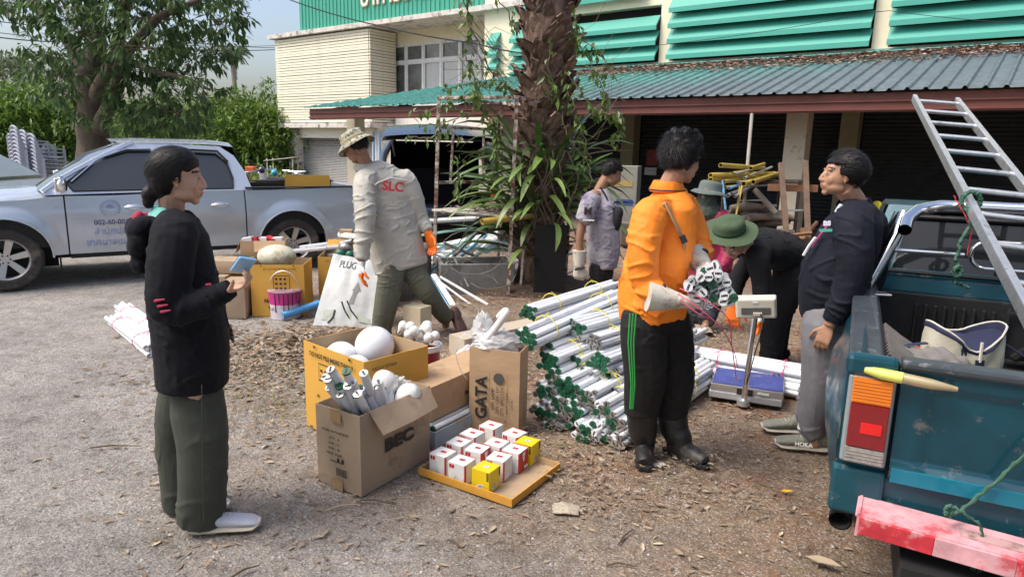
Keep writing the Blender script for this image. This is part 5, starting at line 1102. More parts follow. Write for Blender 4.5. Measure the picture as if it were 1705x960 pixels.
hair_strands('hair_strands', J['hd'], MH, hairb, p1, scalp, 2600, .05, .925, .0010, r0=(.089, .111, .101), flow=lambda q: (0, -1, -.9), lift=.02)
hoodm = M('black_hoodie_fleece', (.0055, .006, .010), .9, var=.3, vs=30, bump=.6, bs=13, spec=.3)
mb = MB(); torso(mb, [A(321, 636, YW) - PO, A(318, 560, YW) - PO, A(305, 470, YW) - PO, A(296, 400, YW) - PO, A(290, 362, YW) - PO], sR_, [.176, .186, .184, .168, .07], [.138, .146, .134, .118, .065], 5, 24)
limbt(mb, [J['nk'] * .6 + J['ch'] * .4, J['sR'] + Vector((0, .02, 0)), A(283, 455, YW - .2) - PO, J['eR'] + Vector((-.01, 0, 0)), A(335, 503, YW - .2) - PO, J['wR']], [.09, .085, .082, .070, .055, .038], 14)
limbt(mb, [J['nk'] * .6 + J['ch'] * .4, J['sL'], J['eL'], J['wL']], [.10, .09, .075, .045], 14)
sg = [(J['pv'], J['ch'], .8), (J['sR'], J['eR'], 1.0), (J['eR'], J['wR'], 1.2), (J['sL'], J['eL'], 1)]
fuse(mb, 'hoodie', hoodm, .008, 3, p1, sg, .009, 5, 11)
mb = MB(); torso(mb, [A(323, 636, YW) - PO, A(322, 622, YW) - PO, A(320, 606, YW) - PO], sR_, [.164, .170, .178], [.128, .133, .140], 3, 24); fuse(mb, 'hem_band', M('black_rib_knit', (.008, .009, .012), .9, bump=.4, bs=120), .007, 1, p1)
mb = MB(); limbt(mb, [A(372, 487, YW - .19) - PO, A(385, 479, YW - .185) - PO], [.042, .036], 14); mb.build('cuff', hoodm, p1, 60)
mb = MB()    # hood lying on the back
for a in np.linspace(-1.6, 1.6, 33):
 q = J['nk'] + Vector((-.045 - .045 * math.cos(a), -.035 + .12 * math.sin(a), -.045 - .035 * math.cos(a))); mb.ball(q, (.036, .040, .032)); mb.ball(q + Vector((-.004, -.0, -.055)), (.036, .043, .05)); mb.ball(q + Vector((.0, .0, -.12)) if abs(a) < 1.0 else q, .040)
limbt(mb, [J['nk'] + Vector((.06, -.11, -.075)), J['nk'] + Vector((-.02, -.13, -.05)), J['nk'] + Vector((-.10, -.10, -.06))], [.030, .040, .05]); fuse(mb, 'hood', hoodm, .007, 9, p1, [(J['nk'] + Vector((-.1, -.1, 0)), J['nk'] + Vector((-.1, .1, -.02)), 1.)], .007, 9, 14)
crim = M('crimson_hood_lining', (.36, .015, .06), .8); mb = MB()
for a in np.linspace(-1.3, .9, 12): mb.ball(J['nk'] + Vector((-.06 - .028 * math.cos(a), -.03 + .095 * math.sin(a), -.012 - .02 * math.cos(a))), (.022, .026, .030))
fuse(mb, 'hood_lining', crim, .006, 2, p1)
tealc = M('mint_collar', (.16, .50, .44), .7, bump=.1); mb = MB(); rings = []
for a in np.linspace(0, 2 * math.pi, 25)[:-1]:
 d = Vector((math.cos(a), math.sin(a), 0)); zf = -.045 * max(0, math.cos(a)) ; rings.append([J['nk'] + d * r_ + Vector((0, 0, z + zf)) for r_, z in ((.062, .018), (.068, .022), (.098, -.028), (.094, -.035), (.066, -.005))])
rings.append(rings[0]); mb.loft(rings, 0, False); mb.build('collar', tealc, p1, 60)
redst = M('crimson_stripe', (.35, .02, .07), .7)
for k in range(3):
 mb = MB(); q = A(268 + k * 5, 500 + k * 9, YW - .27) - PO; mb.tube([q + Vector((-.03, .0, -.004)), q + Vector((-.005, -.024, .004)), q + Vector((.03, -.03, .012))], [.004, .0065, .003], 6); mb.build('sleeve_stripe', redst, p1, 60)
mb = MB(); q = A(343, 474, YW - .245) - PO; mb.tube([q, q + Vector((.02, .0, .003))], .0045, 6); mb.build('sleeve_stripe', redst, p1, 60)
oliv = M('olive_trousers', (.045, .050, .038), .8, var=.15, vs=12, bump=.4, bs=11)
for s_, h_, a_, x0, wd0 in (('R', A(325, 628, YW - .045), A(337, 872, YW - .06), 0, .092), ('L', A(308, 626, YW + .075), A(304, 846, YW + .10), 0, .082)):
 mb = MB(); h_, a_ = h_ - PO, a_ - PO; k_ = J['k' + s_]; torso(mb, [h_ + Vector((0, 0, .06)), h_ * .5 + k_ * .5, k_, k_ * .45 + a_ * .55, a_ + Vector((-.01, .02, .025))], sR_, [.082, .092, .086, .090, .098], [.088, .108, .096, .094, .100] if s_ == 'R' else [.085, .10, .088, .082, .082], 5, 20)
 if s_ == 'R': mb.ball(h_ + Vector((-.02, .08, .03)), (.09, .11, .05))
 fuse(mb, 'trouser_leg', oliv, .008, 2, p1, [(h_, k_, .7), (k_, a_, .9)], .007, 5, 5.2)
MB().tube([A(336, 640, YW - .175) - PO, A(337, 740, YW - .172) - PO, A(339, 868, YW - .168) - PO], .0022, 5).build('side_seam', oliv, p1, 60)
whs = M('white_mesh_shoe', (.55, .56, .62), .6, bump=.2, bs=300); crs = M('cream_sole', (.58, .53, .42), .6)
q = G(318, 886, 0) - PO; t, B_ = shoe(p1, (q.x + .02, q.y - .01, .005), (q.x + .24, q.y + .045, .0), whs, crs, L=.265, w_=.046)
mb = MB(); e = G(382, 868, .055) - PO; mb.tube([e + Vector((-.018, -.0, .012)), e + Vector((-.008, -.006, .0)), e + Vector((.014, -.0, .010))], [.001, .004, .001], 5); mb.build('side_mark', m_ink, p1, 50)
q = G(292, 853, 0) - PO; shoe(p1, (q.x, q.y, .005), (q.x + .225, q.y + .03, .0), whs, crs, L=.235, w_=.043)
# phone in her hand
phm = M('light_blue_phone_case', (.25, .48, .74), .35, var=.03); ph = thing('phone', "light blue phone held flat in the woman's right hand", 'phone', A(405, 441, YW - .19)); rt_ = Matrix.Rotation(R(-28), 3, 'Y') @ Matrix.Rotation(R(-38), 3, 'X') @ Matrix.Rotation(R(60), 3, 'Z')
MB().box((0, 0, 0), (.066, .086, .013), rt_).build('case', phm, ph, bevel=.004); MB().box(rt_ @ Vector((0, 0, .008)), (.062, .082, .004), rt_).build('screen', m_glass, ph, bevel=.001)
# ---------- generic dressing for the men
def man(label, J, sdv, face, skinm, O, headscale=1.0, female=False, hands=('R', 'L'), bodyvox=.005, handspec=None):
 p = person('m', label, (O.x, O.y, 0)); O2 = Vector(p.location); J = {k: v - O2 for k, v in J.items()}; MH = basis(face); mb = MB(); head_mb(mb, J['hd'], MH, female, headscale)
 limbt(mb, [J['hd'] + MH @ Vector((0, -.03, -.05)), J['nk'], J['nk'] * .8 + J['ch'] * .2], [.056, .054, .07]); torso(mb, [J['pv'], J['ch'], J['nk'] * .85 + J['ch'] * .15], sdv, [.15, .16, .08], [.10, .11, .07])
 for q in 'RL':
  limbt(mb, [J['nk'] * .7 + J['ch'] * .3, J['s' + q], J['e' + q], J['w' + q]], [.06, .058, .043, .030])
  limbt(mb, [J['pv'], J['h' + q], J['k' + q], J['a' + q]], [.11, .09, .048, .032]); mb.ball(J['a' + q] + Vector((0, 0, -.03)), .036)
  if q in hands: hs = handspec[q]; hand_mb(mb, J['w' + q], *hs)
 fuse(mb, 'body', [skinm, lipm, browm], bodyvox, 3, p, matfn=face_mat(J['hd'], MH, headscale)); eyes(J['hd'], MH, p, headscale); return p, J, MH, O2
def glove(p, w_, spec, mats, vox=.0045, split=None, cuff=None, cuffm=None, s=1.15):
 mb = MB(); d = Vector(spec[0]).normalized(); hand_mb(mb, w_, spec[0], spec[1], spec[2], spec[3], spec[4], s, spec[5] if len(spec) > 5 else .7, 1.5)
 mf = None
 if split is not None: n_ = np.array(split[0]); k = float(Vector(split[0]).dot(Vector(w_) + d * split[1])); mf = lambda c: ((c @ n_) > k).astype(int)
 o = fuse(mb, 'glove', mats, vox, 2, p, matfn=mf)
 if cuff: MB().tube([Vector(w_) - d * cuff[0], Vector(w_) - d * cuff[0] * .5, Vector(w_) + d * .015], [cuff[1], cuff[2], .036], 16).build('glove_cuff', cuffm, o, 60)
 return o
def leg(p, pts, rad, mat, name='trouser_leg', vox=.008, amp=.008, k=5, extra=None, along=16, side=None, flat=1.):
 mb = MB(); limbt(mb, pts, rad, 16, k, flat, side)
 if extra: extra(mb)
 return fuse(mb, name, mat, vox, 3, p, [(pts[i], pts[i + 1], 1.) for i in range(len(pts) - 1)], amp, 6, along)
orgl = M('orange_rubber_glove', (.85, .17, .01), .45, var=.05); whgl = M('white_knit_glove', (.62, .62, .63), .85, bump=.3, bs=150); leatherw = M('pale_leather_glove', (.56, .53, .46), .7, var=.12, vs=14, dirt=((.25, .2, .16), .2, 12), bump=.2)
# ---------- 2. man in light grey work shirt with red letters, seen from behind
Y2 = 5.75
J = dict(hd=A(592, 247, Y2 - .05), nk=A(612, 280, Y2), ch=A(640, 345, Y2), pv=A(668, 425, Y2 + .02), sR=A(674, 300, Y2 + .02), sL=A(608, 300, Y2 - .12), eR=A(700, 362, Y2 + .05), wR=A(713, 388, Y2 - .02), eL=A(607, 380, Y2 - .3), wL=A(602, 437, Y2 - .35),
   hR=A(682, 440, Y2 + .05), hL=A(648, 440, Y2 - .06), kR=A(712, 487, Y2 - .02), kL=A(640, 500, Y2 - .16), aR=A(742, 535, Y2 + .22), aL=A(640, 560, Y2 - .1))
p2, J, MH, PO = man('man in pale grey long shirt, camouflage bucket hat and orange-tipped gloves walking away', J, Vector((1, .35, 0)), Vector((-.86, .25, -.42)), skin_d, J['aL'], .96, hands=())
gsh = M('pale_grey_cotton', (.43, .42, .375), .85, var=.09, vs=10, bump=.5, bs=16)
mb = MB(); pt = lambda x, y, dy=0: A(x, y, Y2 + dy) - PO
torso(mb, [pt(669, 446), pt(664, 428), pt(650, 375), pt(642, 330), pt(634, 300), pt(616, 278)], Vector((1, .35, 0)), [.232, .238, .236, .226, .19, .08], [.155, .165, .165, .155, .12, .07], 4, 24)
limbt(mb, [pt(640, 310), J['sR'], pt(690, 330, .03), J['eR'], pt(713, 384, 0)], [.10, .088, .078, .066, .046], 14); limbt(mb, [pt(625, 300), J['sL'], pt(608, 345, -.25), J['eL'], pt(602, 432, -.35)], [.09, .096, .090, .074, .052], 14)
fuse(mb, 'shirt', gsh, .009, 3, p2, [(J['pv'], J['ch'], .75), (J['sR'], J['eR'], 1.), (J['eR'], J['wR'], 1.2), (J['sL'], J['eL'], 1.2), (J['eL'], J['wL'], 1.4)], .012, 6, 11)
mb = MB(); torso(mb, [pt(670, 446), pt(667, 434)], Vector((1, .35, 0)), [.222, .232], [.150, .162], 3, 24); fuse(mb, 'hem_band', gsh, .008, 1, p2)
mb = MB(); rings = []; nk = pt(607, 274)
ax_ = (J['hd'] - J['ch']).normalized(); B_ = basis(Vector((-.86, .25, 0)), ax_)
for a in np.linspace(0, 2 * math.pi, 25)[:-1]:
 rings.append([nk + B_ @ Vector((math.cos(a) * r_, math.sin(a) * r_, z)) for r_, z in ((.064, .02), (.07, .024), (.098, -.02), (.094, -.03), (.066, -.01))])
rings.append(rings[0]); mb.loft(rings, 0, False); mb.build('collar', gsh, p2, 60)
mb = MB(); mb.tube([pt(612, 322, -.24), pt(628, 304, -.17), pt(650, 296, -.15), pt(678, 300, -.10)], .014, 8, 0, True, .35); mb.build('shoulder_band', M('grey_reflective_band', (.30, .31, .30), .5), p2, 50)
sredm = M('red_letters', (.50, .03, .04), .7)
_o = Vector((.34, -.94, 0)); _sp = (J['nk'] - J['pv']).normalized()
ti = put_text('SLC', .105, (0, 0, 0), (1, 0, 0), (0, 0, 1), sredm, None, 'lettering', .004, ext=.004)
_c = pt(654, 311, -.175); _x = Vector((.95, .30, -.10)).normalized(); _y = (_sp - _x * _sp.dot(_x)).normalized(); ti.parent = p2; ti.matrix_local = Matrix.Translation(_c + _x.cross(_y) * .012) @ Matrix((_x, _y, _x.cross(_y))).transposed().to_4x4()
grn = M('grey_green_trousers', (.105, .108, .078), .8, var=.1, bump=.5, bs=14)
leg(p2, [pt(665, 428), pt(656, 440, -.05), pt(644, 500, -.14), pt(636, 545, -.12), pt(638, 575, -.12)], [.13, .120, .102, .085, .080], grn, extra=lambda m_: m_.ball(pt(668, 430, .02), (.15, .11, .08)), amp=.010)
leg(p2, [pt(678, 432, .03), pt(690, 455, .0), pt(712, 487, .0), pt(737, 522, .16), pt(746, 530, .2)], [.115, .110, .092, .075, .072], grn, amp=.010)
bro = M('brown_leather_shoe', (.10, .045, .03), .5, var=.2); sol = M('reddish_brown_sole', (.16, .06, .04), .8, var=.2); shoe(p2, pt(753, 524, .28), pt(768, 553, .12), bro, sol, w_=.052, L=.25); shoe(p2, (A(640, 573, Y2 - .1) - PO) * 1 + Vector((.02, .05, 0)), (A(622, 573, Y2 - .1) - PO), bro, sol, w_=.05, L=.26)
glove(p2, J['wR'], ((.35, -.1, -1), (-.6, -.6, 0), -1, .35, .12), [orgl, orgl], s=1.2); glove(p2, J['wL'], ((-.02, -.1, -1), (.9, .3, 0), 1, .35, .12), [whgl, orgl], split=((.25, -.1, -1), .085), s=1.2)
camom = bpy.data.materials.new('camouflage_cloth'); camom.use_nodes = True; _n = camom.node_tree; _v = _n.nodes.new('ShaderNodeTexVoronoi'); _v.inputs['Scale'].default_value = 55; _t = _n.nodes.new('ShaderNodeTexCoord'); _n.links.new(_t.outputs['Object'], _v.inputs['Vector']); _r = _n.nodes.new('ShaderNodeValToRGB'); _r.color_ramp.interpolation = 'CONSTANT'
_s = _n.nodes.new('ShaderNodeSeparateColor'); _n.links.new(_v.outputs['Color'], _s.inputs[0]); _n.links.new(_s.outputs[0], _r.inputs[0]); _e = _r.color_ramp.elements; _e[0].color = (.38, .36, .27, 1); _e[1].position = .35; _e[1].color = (.30, .28, .19, 1); _q = _e.new(.6); _q.color = (.14, .15, .12, 1); _q = _e.new(.78); _q.color = (.42, .40, .33, 1); _q = _e.new(.9); _q.color = (.07, .08, .07, 1); _n.links.new(_r.outputs[0], _n.nodes['Principled BSDF'].inputs['Base Color']); _n.nodes['Principled BSDF'].inputs['Roughness'].default_value = .9
def hat(p, c, Mx, mat, crown=(.088, .105, .085), brim=.075, droop=.035, band=None, s=1.0, wob=.006):
 t = bpy.data.objects.new('hat', None); COL.objects.link(t); t.parent = p; n = 40; rings = []
 for r_, z in ((.02, .085), (.7, .082), (.92, .070), (.98, .045), (1.03, .0), (1.05, -.004)): rings.append([c + Mx @ (Vector((math.cos(a) * crown[0] * r_, math.sin(a) * crown[1] * r_, z * crown[2] / .085 + .004 * noise.noise(Vector((math.cos(a) * 3, math.sin(a) * 3, z * 20))))) * s) for a in [2 * math.pi * k / n for k in range(n)]])
 MB().loft(rings, 0, True).build('crown', mat, t, 60); rings = []
 for u, dz in ((0, 0), (.5, -.25), (1, -1), (1.0, -1.12), (.5, -.40), (0, -.15)): rings.append([c + Mx @ (Vector((math.cos(a) * (crown[0] * 1.0 + brim * u), math.sin(a) * (crown[1] * 1.0 + brim * u), droop * dz + wob * u * math.sin(a * 3 + 1))) * s) for a in [2 * math.pi * k / n for k in range(n)]])
 MB().loft(rings, 0, False).build('brim', mat, t, 60)
 if band: MB().loft([[c + Mx @ (Vector((math.cos(a) * crown[0] * r_, math.sin(a) * crown[1] * r_, z)) * s) for a in [2 * math.pi * k / n for k in range(n)]] for r_, z in ((1.035, .003), (1.045, .006), (1.02, .024), (1.0, .026))], 0, False).build('band', band, t, 60)
 return t
def short_scalp(q): return (q.z > .072 and q.y < .078) or (q.y < .03 and q.z > .03 - .2 * q.y) or (q.y < -.0 and q.z > -.02) or (q.y < -.045 and q.z > -.055)
hair_cap(J['hd'], MH, hairm, p2, short_scalp, .001, .002); hair_strands('hair_strands', J['hd'], MH, hairm, p2, short_scalp, 1500, .016)
hat(p2, J['hd'] + MH @ Vector((0, -.012, .058)), MH @ Matrix.Rotation(-.10, 3, 'X'), camom, (.092, .108, .085), .060, .045, M('khaki_band', (.36, .31, .19), .9))
# ---------- 3. man in lavender patterned T-shirt
Y3 = 6.95
J = dict(hd=A(1019, 290, Y3), nk=A(998, 315, Y3), ch=A(1000, 360, Y3), pv=A(1000, 440, Y3), sR=A(985, 330, Y3 - .17), sL=A(1003, 326, Y3 + .17), eR=A(967, 385, Y3 - .2), wR=A(965, 425, Y3 - .2), eL=A(1005, 380, Y3 + .25), wL=A(1022, 410, Y3 + .2),
   hR=A(998, 448, Y3 - .08), hL=A(1002, 446, Y3 + .1), kR=A(993, 505, Y3 - .1), kL=A(1003, 505, Y3 + .12), aR=A(985, 560, Y3 - .1), aL=A(995, 556, Y3 + .1))
for q in ('aR', 'aL', 'kR', 'kL'): J[q].z = .09 if q[0] == 'a' else .47
p3, J, MH, PO = man('man in grey-lavender patterned T-shirt with black sling bag looking down', J, Vector((.2, -1, 0)), Vector((.86, -.22, -.45)), skin_d, J['aR'], 1., hands=())
lav = M('lavender_print_shirt', (.31, .29, .33), .8, var=.30, vs=9, dirt=((.13, .11, .19), .28, 5), stretch=(1, 1, .6)); mb = MB(); pt = lambda x, y, dy=0: A(x, y, Y3 + dy) - PO
torso(mb, [pt(1003, 444), pt(1004, 420), pt(1004, 385), pt(1000, 342), pt(997, 315)], Vector((.2, -1, 0)), [.19, .20, .195, .19, .085], [.135, .165, .165, .135, .07], 4, 20)
limbt(mb, [pt(990, 335, -.05), pt(983, 335, -.16), pt(974, 360, -.2), pt(969, 368, -.2)], [.09, .095, .088, .082], 14); limbt(mb, [J['ch'], J['sL'], pt(1005, 362, .2)], [.09, .09, .085], 12)
fuse(mb, 'shirt', lav, .009, 3, p3, [(J['pv'], J['ch'], 1.), (J['sR'], J['eR'], 1.)], .009, 6, 12)
blkc = M('black_cotton', (.012, .012, .014), .85, var=.2, bump=.1); leg(p3, [pt(1001, 436), pt(998, 455, -.06), J['kR'], J['aR']], [.115, .11, .08, .065], blkc); leg(p3, [pt(1003, 436), pt(1004, 455, .08), J['kL'], J['aL']], [.115, .11, .08, .065], blkc)
for q in ('aR', 'aL'): shoe(p3, Vector((J[q].x - .06, J[q].y, 0)), Vector((J[q].x + .2, J[q].y - .03, 0)), blkc, m_black, w_=.045, L=.26)
hair_cap(J['hd'], MH, hairm, p3, short_scalp, .004, .002); hair_strands('hair_strands', J['hd'], MH, hairm, p3, short_scalp, 2200, .018, lift=.5)
glove(p3, J['wR'] + Vector((0, 0, -.10)), ((.0, -.05, -1), (.3, .9, 0), 1, .9, .05), [leatherw], s=1.25); MB().tube([J['wR'] + Vector((0, 0, .05)), J['wR'] + Vector((0, 0, -.11))], [.075, .055], 14).build('glove_cuff', leatherw, p3, 50); MB().tube([J['wR'] + Vector((-.05, -.05, -.14)), J['wR'] + Vector((.055, -.05, -.11))], .012, 6).build('glove_strap', m_ink, p3)
put_text('M', .10, pt(979, 352, -.30), (1, -.1, 0), (0, 0, 1), m_ink, p3, 'lettering', .004); put_text('~~~', .06, pt(980, 366, -.30), (1, -.1, 0), (0, 0, 1), M('white_print', (.8, .8, .8), .7), p3, 'lettering', .004)
sb = thing('sling_bag', 'black sling bag worn across the chest of the man in lavender', 'bag', A(1026, 365, Y3 - .12)); mb = MB(); mb.ball((0, 0, 0), (.06, .07, .13)); mb.ball((.02, .0, .06), (.05, .06, .07)); fuse(mb, 'pouch', blkc, .008, 3, sb); mb = MB(); O3 = Vector(sb.location); mb.tube([A(1000, 312, Y3 - .10) - O3, A(1008, 325, Y3 - .13) - O3, A(1018, 345, Y3 - .15) - O3, Vector((0, -.02, .08))], .014, 8, 0, True, .5); mb.tube([Vector((0, -.02, -.1)), A(1025, 400, Y3 - .12) - O3, A(1018, 430, Y3 - .14) - O3], .012, 6); mb.build('strap', blkc, sb, 50)
# ---------- 4. man in orange shirt with rubber boots
Y4 = 3.40
J = dict(hd=A(1137, 268, Y4), nk=A(1110, 318, Y4), ch=A(1105, 390, Y4), pv=A(1090, 510, Y4), sR=A(1082, 362, Y4 - .16), sL=A(1143, 350, Y4 + .16), eR=A(1078, 470, Y4 - .24), wR=A(1108, 494, Y4 - .32), eL=A(1166, 415, Y4 + .08), wL=A(1165, 438, Y4 - .06),
   hR=A(1074, 535, Y4 - .06), hL=A(1112, 535, Y4 + .08), kR=A(1073, 640, Y4 - .02), kL=A(1121, 635, Y4 + .09), aR=A(1071, 745, Y4 + .02), aL=A(1116, 735, Y4 + .13))
p4, J, MH, PO = man('man in bright orange shirt, black track trousers and rubber boots gripping old tubes', J, Vector((.28, -.96, 0)), Vector((.78, .62, -.10)), skin, J['aR'], .95, hands=())
ora = M('orange_polyester', (.88, .24, .012), .66, var=.10, vs=14, bump=.45, bs=15); mb = MB(); pt = lambda x, y, dy=0: A(x, y, Y4 + dy) - PO
torso(mb, [pt(1086, 526), pt(1085, 505), pt(1092, 440), pt(1108, 385), pt(1114, 345), pt(1112, 318)], Vector((.28, -.96, 0)), [.180, .184, .180, .180, .165, .075], [.160, .160, .145, .135, .11, .068], 4, 24)
limbt(mb, [pt(1105, 355, -.04), J['sR'], pt(1072, 415, -.23), J['eR'] + Vector((-.01, 0, 0)), pt(1100, 490, -.31)], [.09, .086, .075, .066, .050], 16); limbt(mb, [pt(1125, 350, .04), J['sL'], pt(1159, 385, .14), J['eL'], pt(1163, 424, -.0)], [.078, .070, .062, .058, .050], 14)
fuse(mb, 'shirt', ora, .0075, 2, p4, [(J['pv'], J['ch'], .9), (J['sR'], J['eR'], .8), (J['eR'], J['wR'], 1.4), (J['sL'], J['eL'], 1.2)], .014, 5.5, 9)
mb = MB(); rings = []; nk = pt(1111, 312); B_ = basis(Vector((.8, .1, 0)), (J['hd'] - J['ch']))
for a in np.linspace(0, 2 * math.pi, 29)[:-1]: rings.append([nk + B_ @ Vector((math.cos(a) * r_, math.sin(a) * r_, z)) for r_, z in ((.064, .030), (.069, .034), (.090, -.010), (.086, -.02), (.066, -.01))])
rings.append(rings[0]); cl_ = mb.loft(rings, 0, False).build('collar', ora, p4, 60); MB().tube([r_[2] for r_ in rings], .003, 5).build('collar_trim', M('navy_trim', (.015, .015, .05), .8), cl_, 60)
tan = M('tan_strap', (.38, .22, .11), .7, var=.15); mb = MB(); mb.tube([pt(1062, 352, .04), pt(1082, 345, -.18), pt(1108, 338, -.19), pt(1124, 370, -.205), pt(1138, 402, -.195), pt(1146, 425, -.10)], .016, 8, 0, True, .3); mb.build('bag_strap', tan, p4, 50); MB().box(pt(1138, 398, -.212), (.028, .012, .04), Matrix.Rotation(-.5, 3, 'Y')).build('buckle', m_ink, p4, bevel=.003)
bk = M('black_track_trousers', (.007, .007, .008), .8, var=.2, bump=.5, bs=12)
leg(p4, [pt(1085, 508, .0), pt(1072, 545, -.06), pt(1074, 630, -.04), pt(1069, 670, -.0), pt(1069, 688, .0)], [.13, .122, .108, .096, .092], bk, extra=lambda m_: m_.ball(pt(1092, 532, .01), (.150, .135, .09)), amp=.009, along=10); leg(p4, [pt(1098, 512, .05), pt(1114, 545, .06), pt(1122, 630, .08), pt(1118, 668, .10), pt(1117, 686, .11)], [.12, .118, .108, .096, .092], bk, amp=.009, along=10)
grs = M('bright_green_stripe', (.03, .42, .07), .6)
for k in range(3): MB().tube([pt(1049 + k * 5, 522, -.19 + k * .0), pt(1046 + k * 4.5, 570, -.19), pt(1051 + k * 3, 640, -.185), pt(1049 + k * 2.2, 680, -.165)], .0035, 5).build('side_stripe', grs, p4, 50)
boot = M('black_rubber_boot', (.016, .016, .016), .5, var=.3, dirt=((.10, .09, .08), .25, 6))
def wboot(a, heel, toe, topz):
 t = bpy.data.objects.new('boot', None); COL.objects.link(t); t.parent = p4; heel, toe = Vector(heel), Vector(toe); f = (toe - heel).normalized(); m_ = heel + f * .08; mb = MB()
 limbt(mb, [a + Vector((0, 0, topz)), a * .5 + m_ * .5 + Vector((0, 0, topz * .5)), m_ + Vector((0, 0, .11)), m_ + Vector((0, 0, .05))], [.086, .076, .062, .055], 16); limbt(mb, [heel + f * .02 + Vector((0, 0, .045)), heel + f * .10 + Vector((0, 0, .055)), heel + f * .19 + Vector((0, 0, .045)), heel + f * .255 + Vector((0, 0, .036))], [.044, .050, .047, .034], 14, 4, .95, (-f.y, f.x, 0))
 sg = [(a + Vector((0, 0, topz)), m_, 1.)]; fuse(mb, 'shaft', boot, .006, 5, t, sg, .003, 4, 10)
 mb = MB(); rings = []; sd_ = Vector((-f.y, f.x, 0))
 for u, w_ in ((-.02, .028), (.0, .038), (.08, .040), (.12, .038), (.18, .049), (.24, .044), (.275, .024)): rings.append([heel + f * u + sd_ * x * w_ + Vector((0, 0, z)) for x, z in ((-1, .002), (1, .002), (1.02, .026), (-1.02, .026))])
 mb.loft(rings).build('sole', boot, t, bevel=.004); rt = a + Vector((0, 0, topz)); MB().tube([rt + Vector((.0, 0, -.012)), rt + Vector((0, 0, .004))], .089, 20).build('top_rim', boot, t, 50)
gz = lambda x, y: Vector((G(x, y).x - PO.x, G(x, y).y - PO.y, 0)); wboot(pt(1069, 676, .0) * 1, gz(1071, 748), gz(1073, 795), .0); wboot(pt(1117, 674, .11), gz(1112, 750), gz(1180, 782), .0)
def wavy(q): return (q.z > .045 and q.y < .078) or (q.y < .02 and q.z > .0) or (q.y < -.02 and q.z > -.04) or (q.y < -.05 and q.z > -.065)
def wx(mb):
 for i in range(34):
  v = rv().normalized();
  if v.z < -.1: v.z = -v.z
  mb.ball(J['hd'] + MH @ Vector((v.x * .080, v.y * .10 - .012, .055 + v.z * .085)), ru(.020, .032))
hair_cap(J['hd'], MH, hairm, p4, wavy, .004, .010, .94, wx, 45, .006); hair_strands('hair_strands', J['hd'], MH, hairb, p4, wavy, 5600, .045, .93, .0011, r0=(.103, .122, .118), c0=(0, -.016, .048), curl=.42, lift=.45, flow=lambda q: (q.x * 8, -.3, -.4))
WR, WL = J['wR'], J['wL']
glove(p4, WR + Vector((.055, -.01, -.015)), ((.95, .0, -.12), (.3, .3, 1), -1, .8, .06), [leatherw], s=1.25, cuff=(.14, .070, .058), cuffm=leatherw); glove(p4, WL + Vector((.03, -.02, -.03)), ((.35, -.55, -.42), (-.7, .1, -.7), 1, .75, .06), [M('white_leather_glove', (.66, .62, .60), .7, var=.1, dirt=((.3, .2, .3), .1, 14))], s=1.3, cuff=(.12, .068, .055), cuffm=leatherw)
for a_, b_, r_ in ((pt(1098, 489, -.31), pt(1101, 490, -.31), .054), (pt(1163, 423, 0), pt(1164, 427, -.01), .053)): MB().tube([a_, b_], r_, 16).build('cuff_trim', MC['navy_trim'], p4, 50)
# ---------- 5. person in crimson jacket behind him
Y5 = 6.2
J = dict(hd=A(1178, 325, Y5), nk=A(1178, 350, Y5), ch=A(1185, 390, Y5), pv=A(1182, 455, Y5), sR=A(1200, 362, Y5 - .05), sL=A(1160, 362, Y5), eR=A(1215, 410, Y5 - .12), wR=A(1200, 450, Y5 - .2), eL=A(1150, 410, Y5), wL=A(1160, 440, Y5 - .15), hR=A(1190, 462, Y5), hL=A(1170, 462, Y5), kR=A(1180, 520, Y5 - .05), kL=A(1160, 520, Y5), aR=A(1173, 560, Y5 - .15), aL=A(1160, 560, Y5))
for q in ('aR', 'aL'): J[q].z = .09
p5, J, MH, PO = man('person in crimson jacket with grey bucket hat and green scarf behind the orange shirt', J, Vector((1, -.1, 0)), Vector((.35, .8, -.3)), skin_d, J['aR'], 1., hands=(), bodyvox=.008); pt = lambda x, y, dy=0: A(x, y, Y5 + dy) - PO
cri = M('crimson_jacket', (.30, .012, .06), .6, var=.1); mb = MB(); torso(mb, [pt(1182, 462), pt(1183, 430), pt(1185, 385), pt(1182, 352)], Vector((1, -.1, 0)), [.19, .20, .20, .10], [.14, .145, .13, .08], 5, 20); limbt(mb, [J['ch'], J['sR'], J['eR'], J['wR']], [.1, .09, .075, .05]); limbt(mb, [J['ch'], J['sL'], J['eL'], J['wL']], [.1, .09, .075, .05])
fuse(mb, 'jacket', cri, .009, 3, p5, [(J['pv'], J['ch'], 1.), (J['sR'], J['eR'], 1.), (J['eR'], J['wR'], 1.)], .011, 6, 12)
for y in (378, 403): MB().tube([pt(1180, y, -.16), pt(1193, y + 2, -.14), pt(1201, y + 4, -.08)], .010, 6, 0, True, .4).build('reflective_strip', M('reflective_white', (.75, .75, .72), .5), p5, 50)
scg = M('dark_green_scarf', (.05, .07, .055), .9); mb = MB(); mb.ball(J['hd'] + Vector((0, 0, -.03)), (.092, .105, .12)); mb.ball(J['nk'] + Vector((0, 0, -.02)), (.13, .12, .10)); fuse(mb, 'scarf', scg, .009, 3, p5, [(J['ch'], J['hd'], 1.)], .010, 7, 14)
hat(p5, J['hd'] + Vector((.02, 0, .045)), basis((1, .2, -.15)), M('grey_green_hat', (.11, .14, .13), .9), (.095, .108, .085), .065, .035)
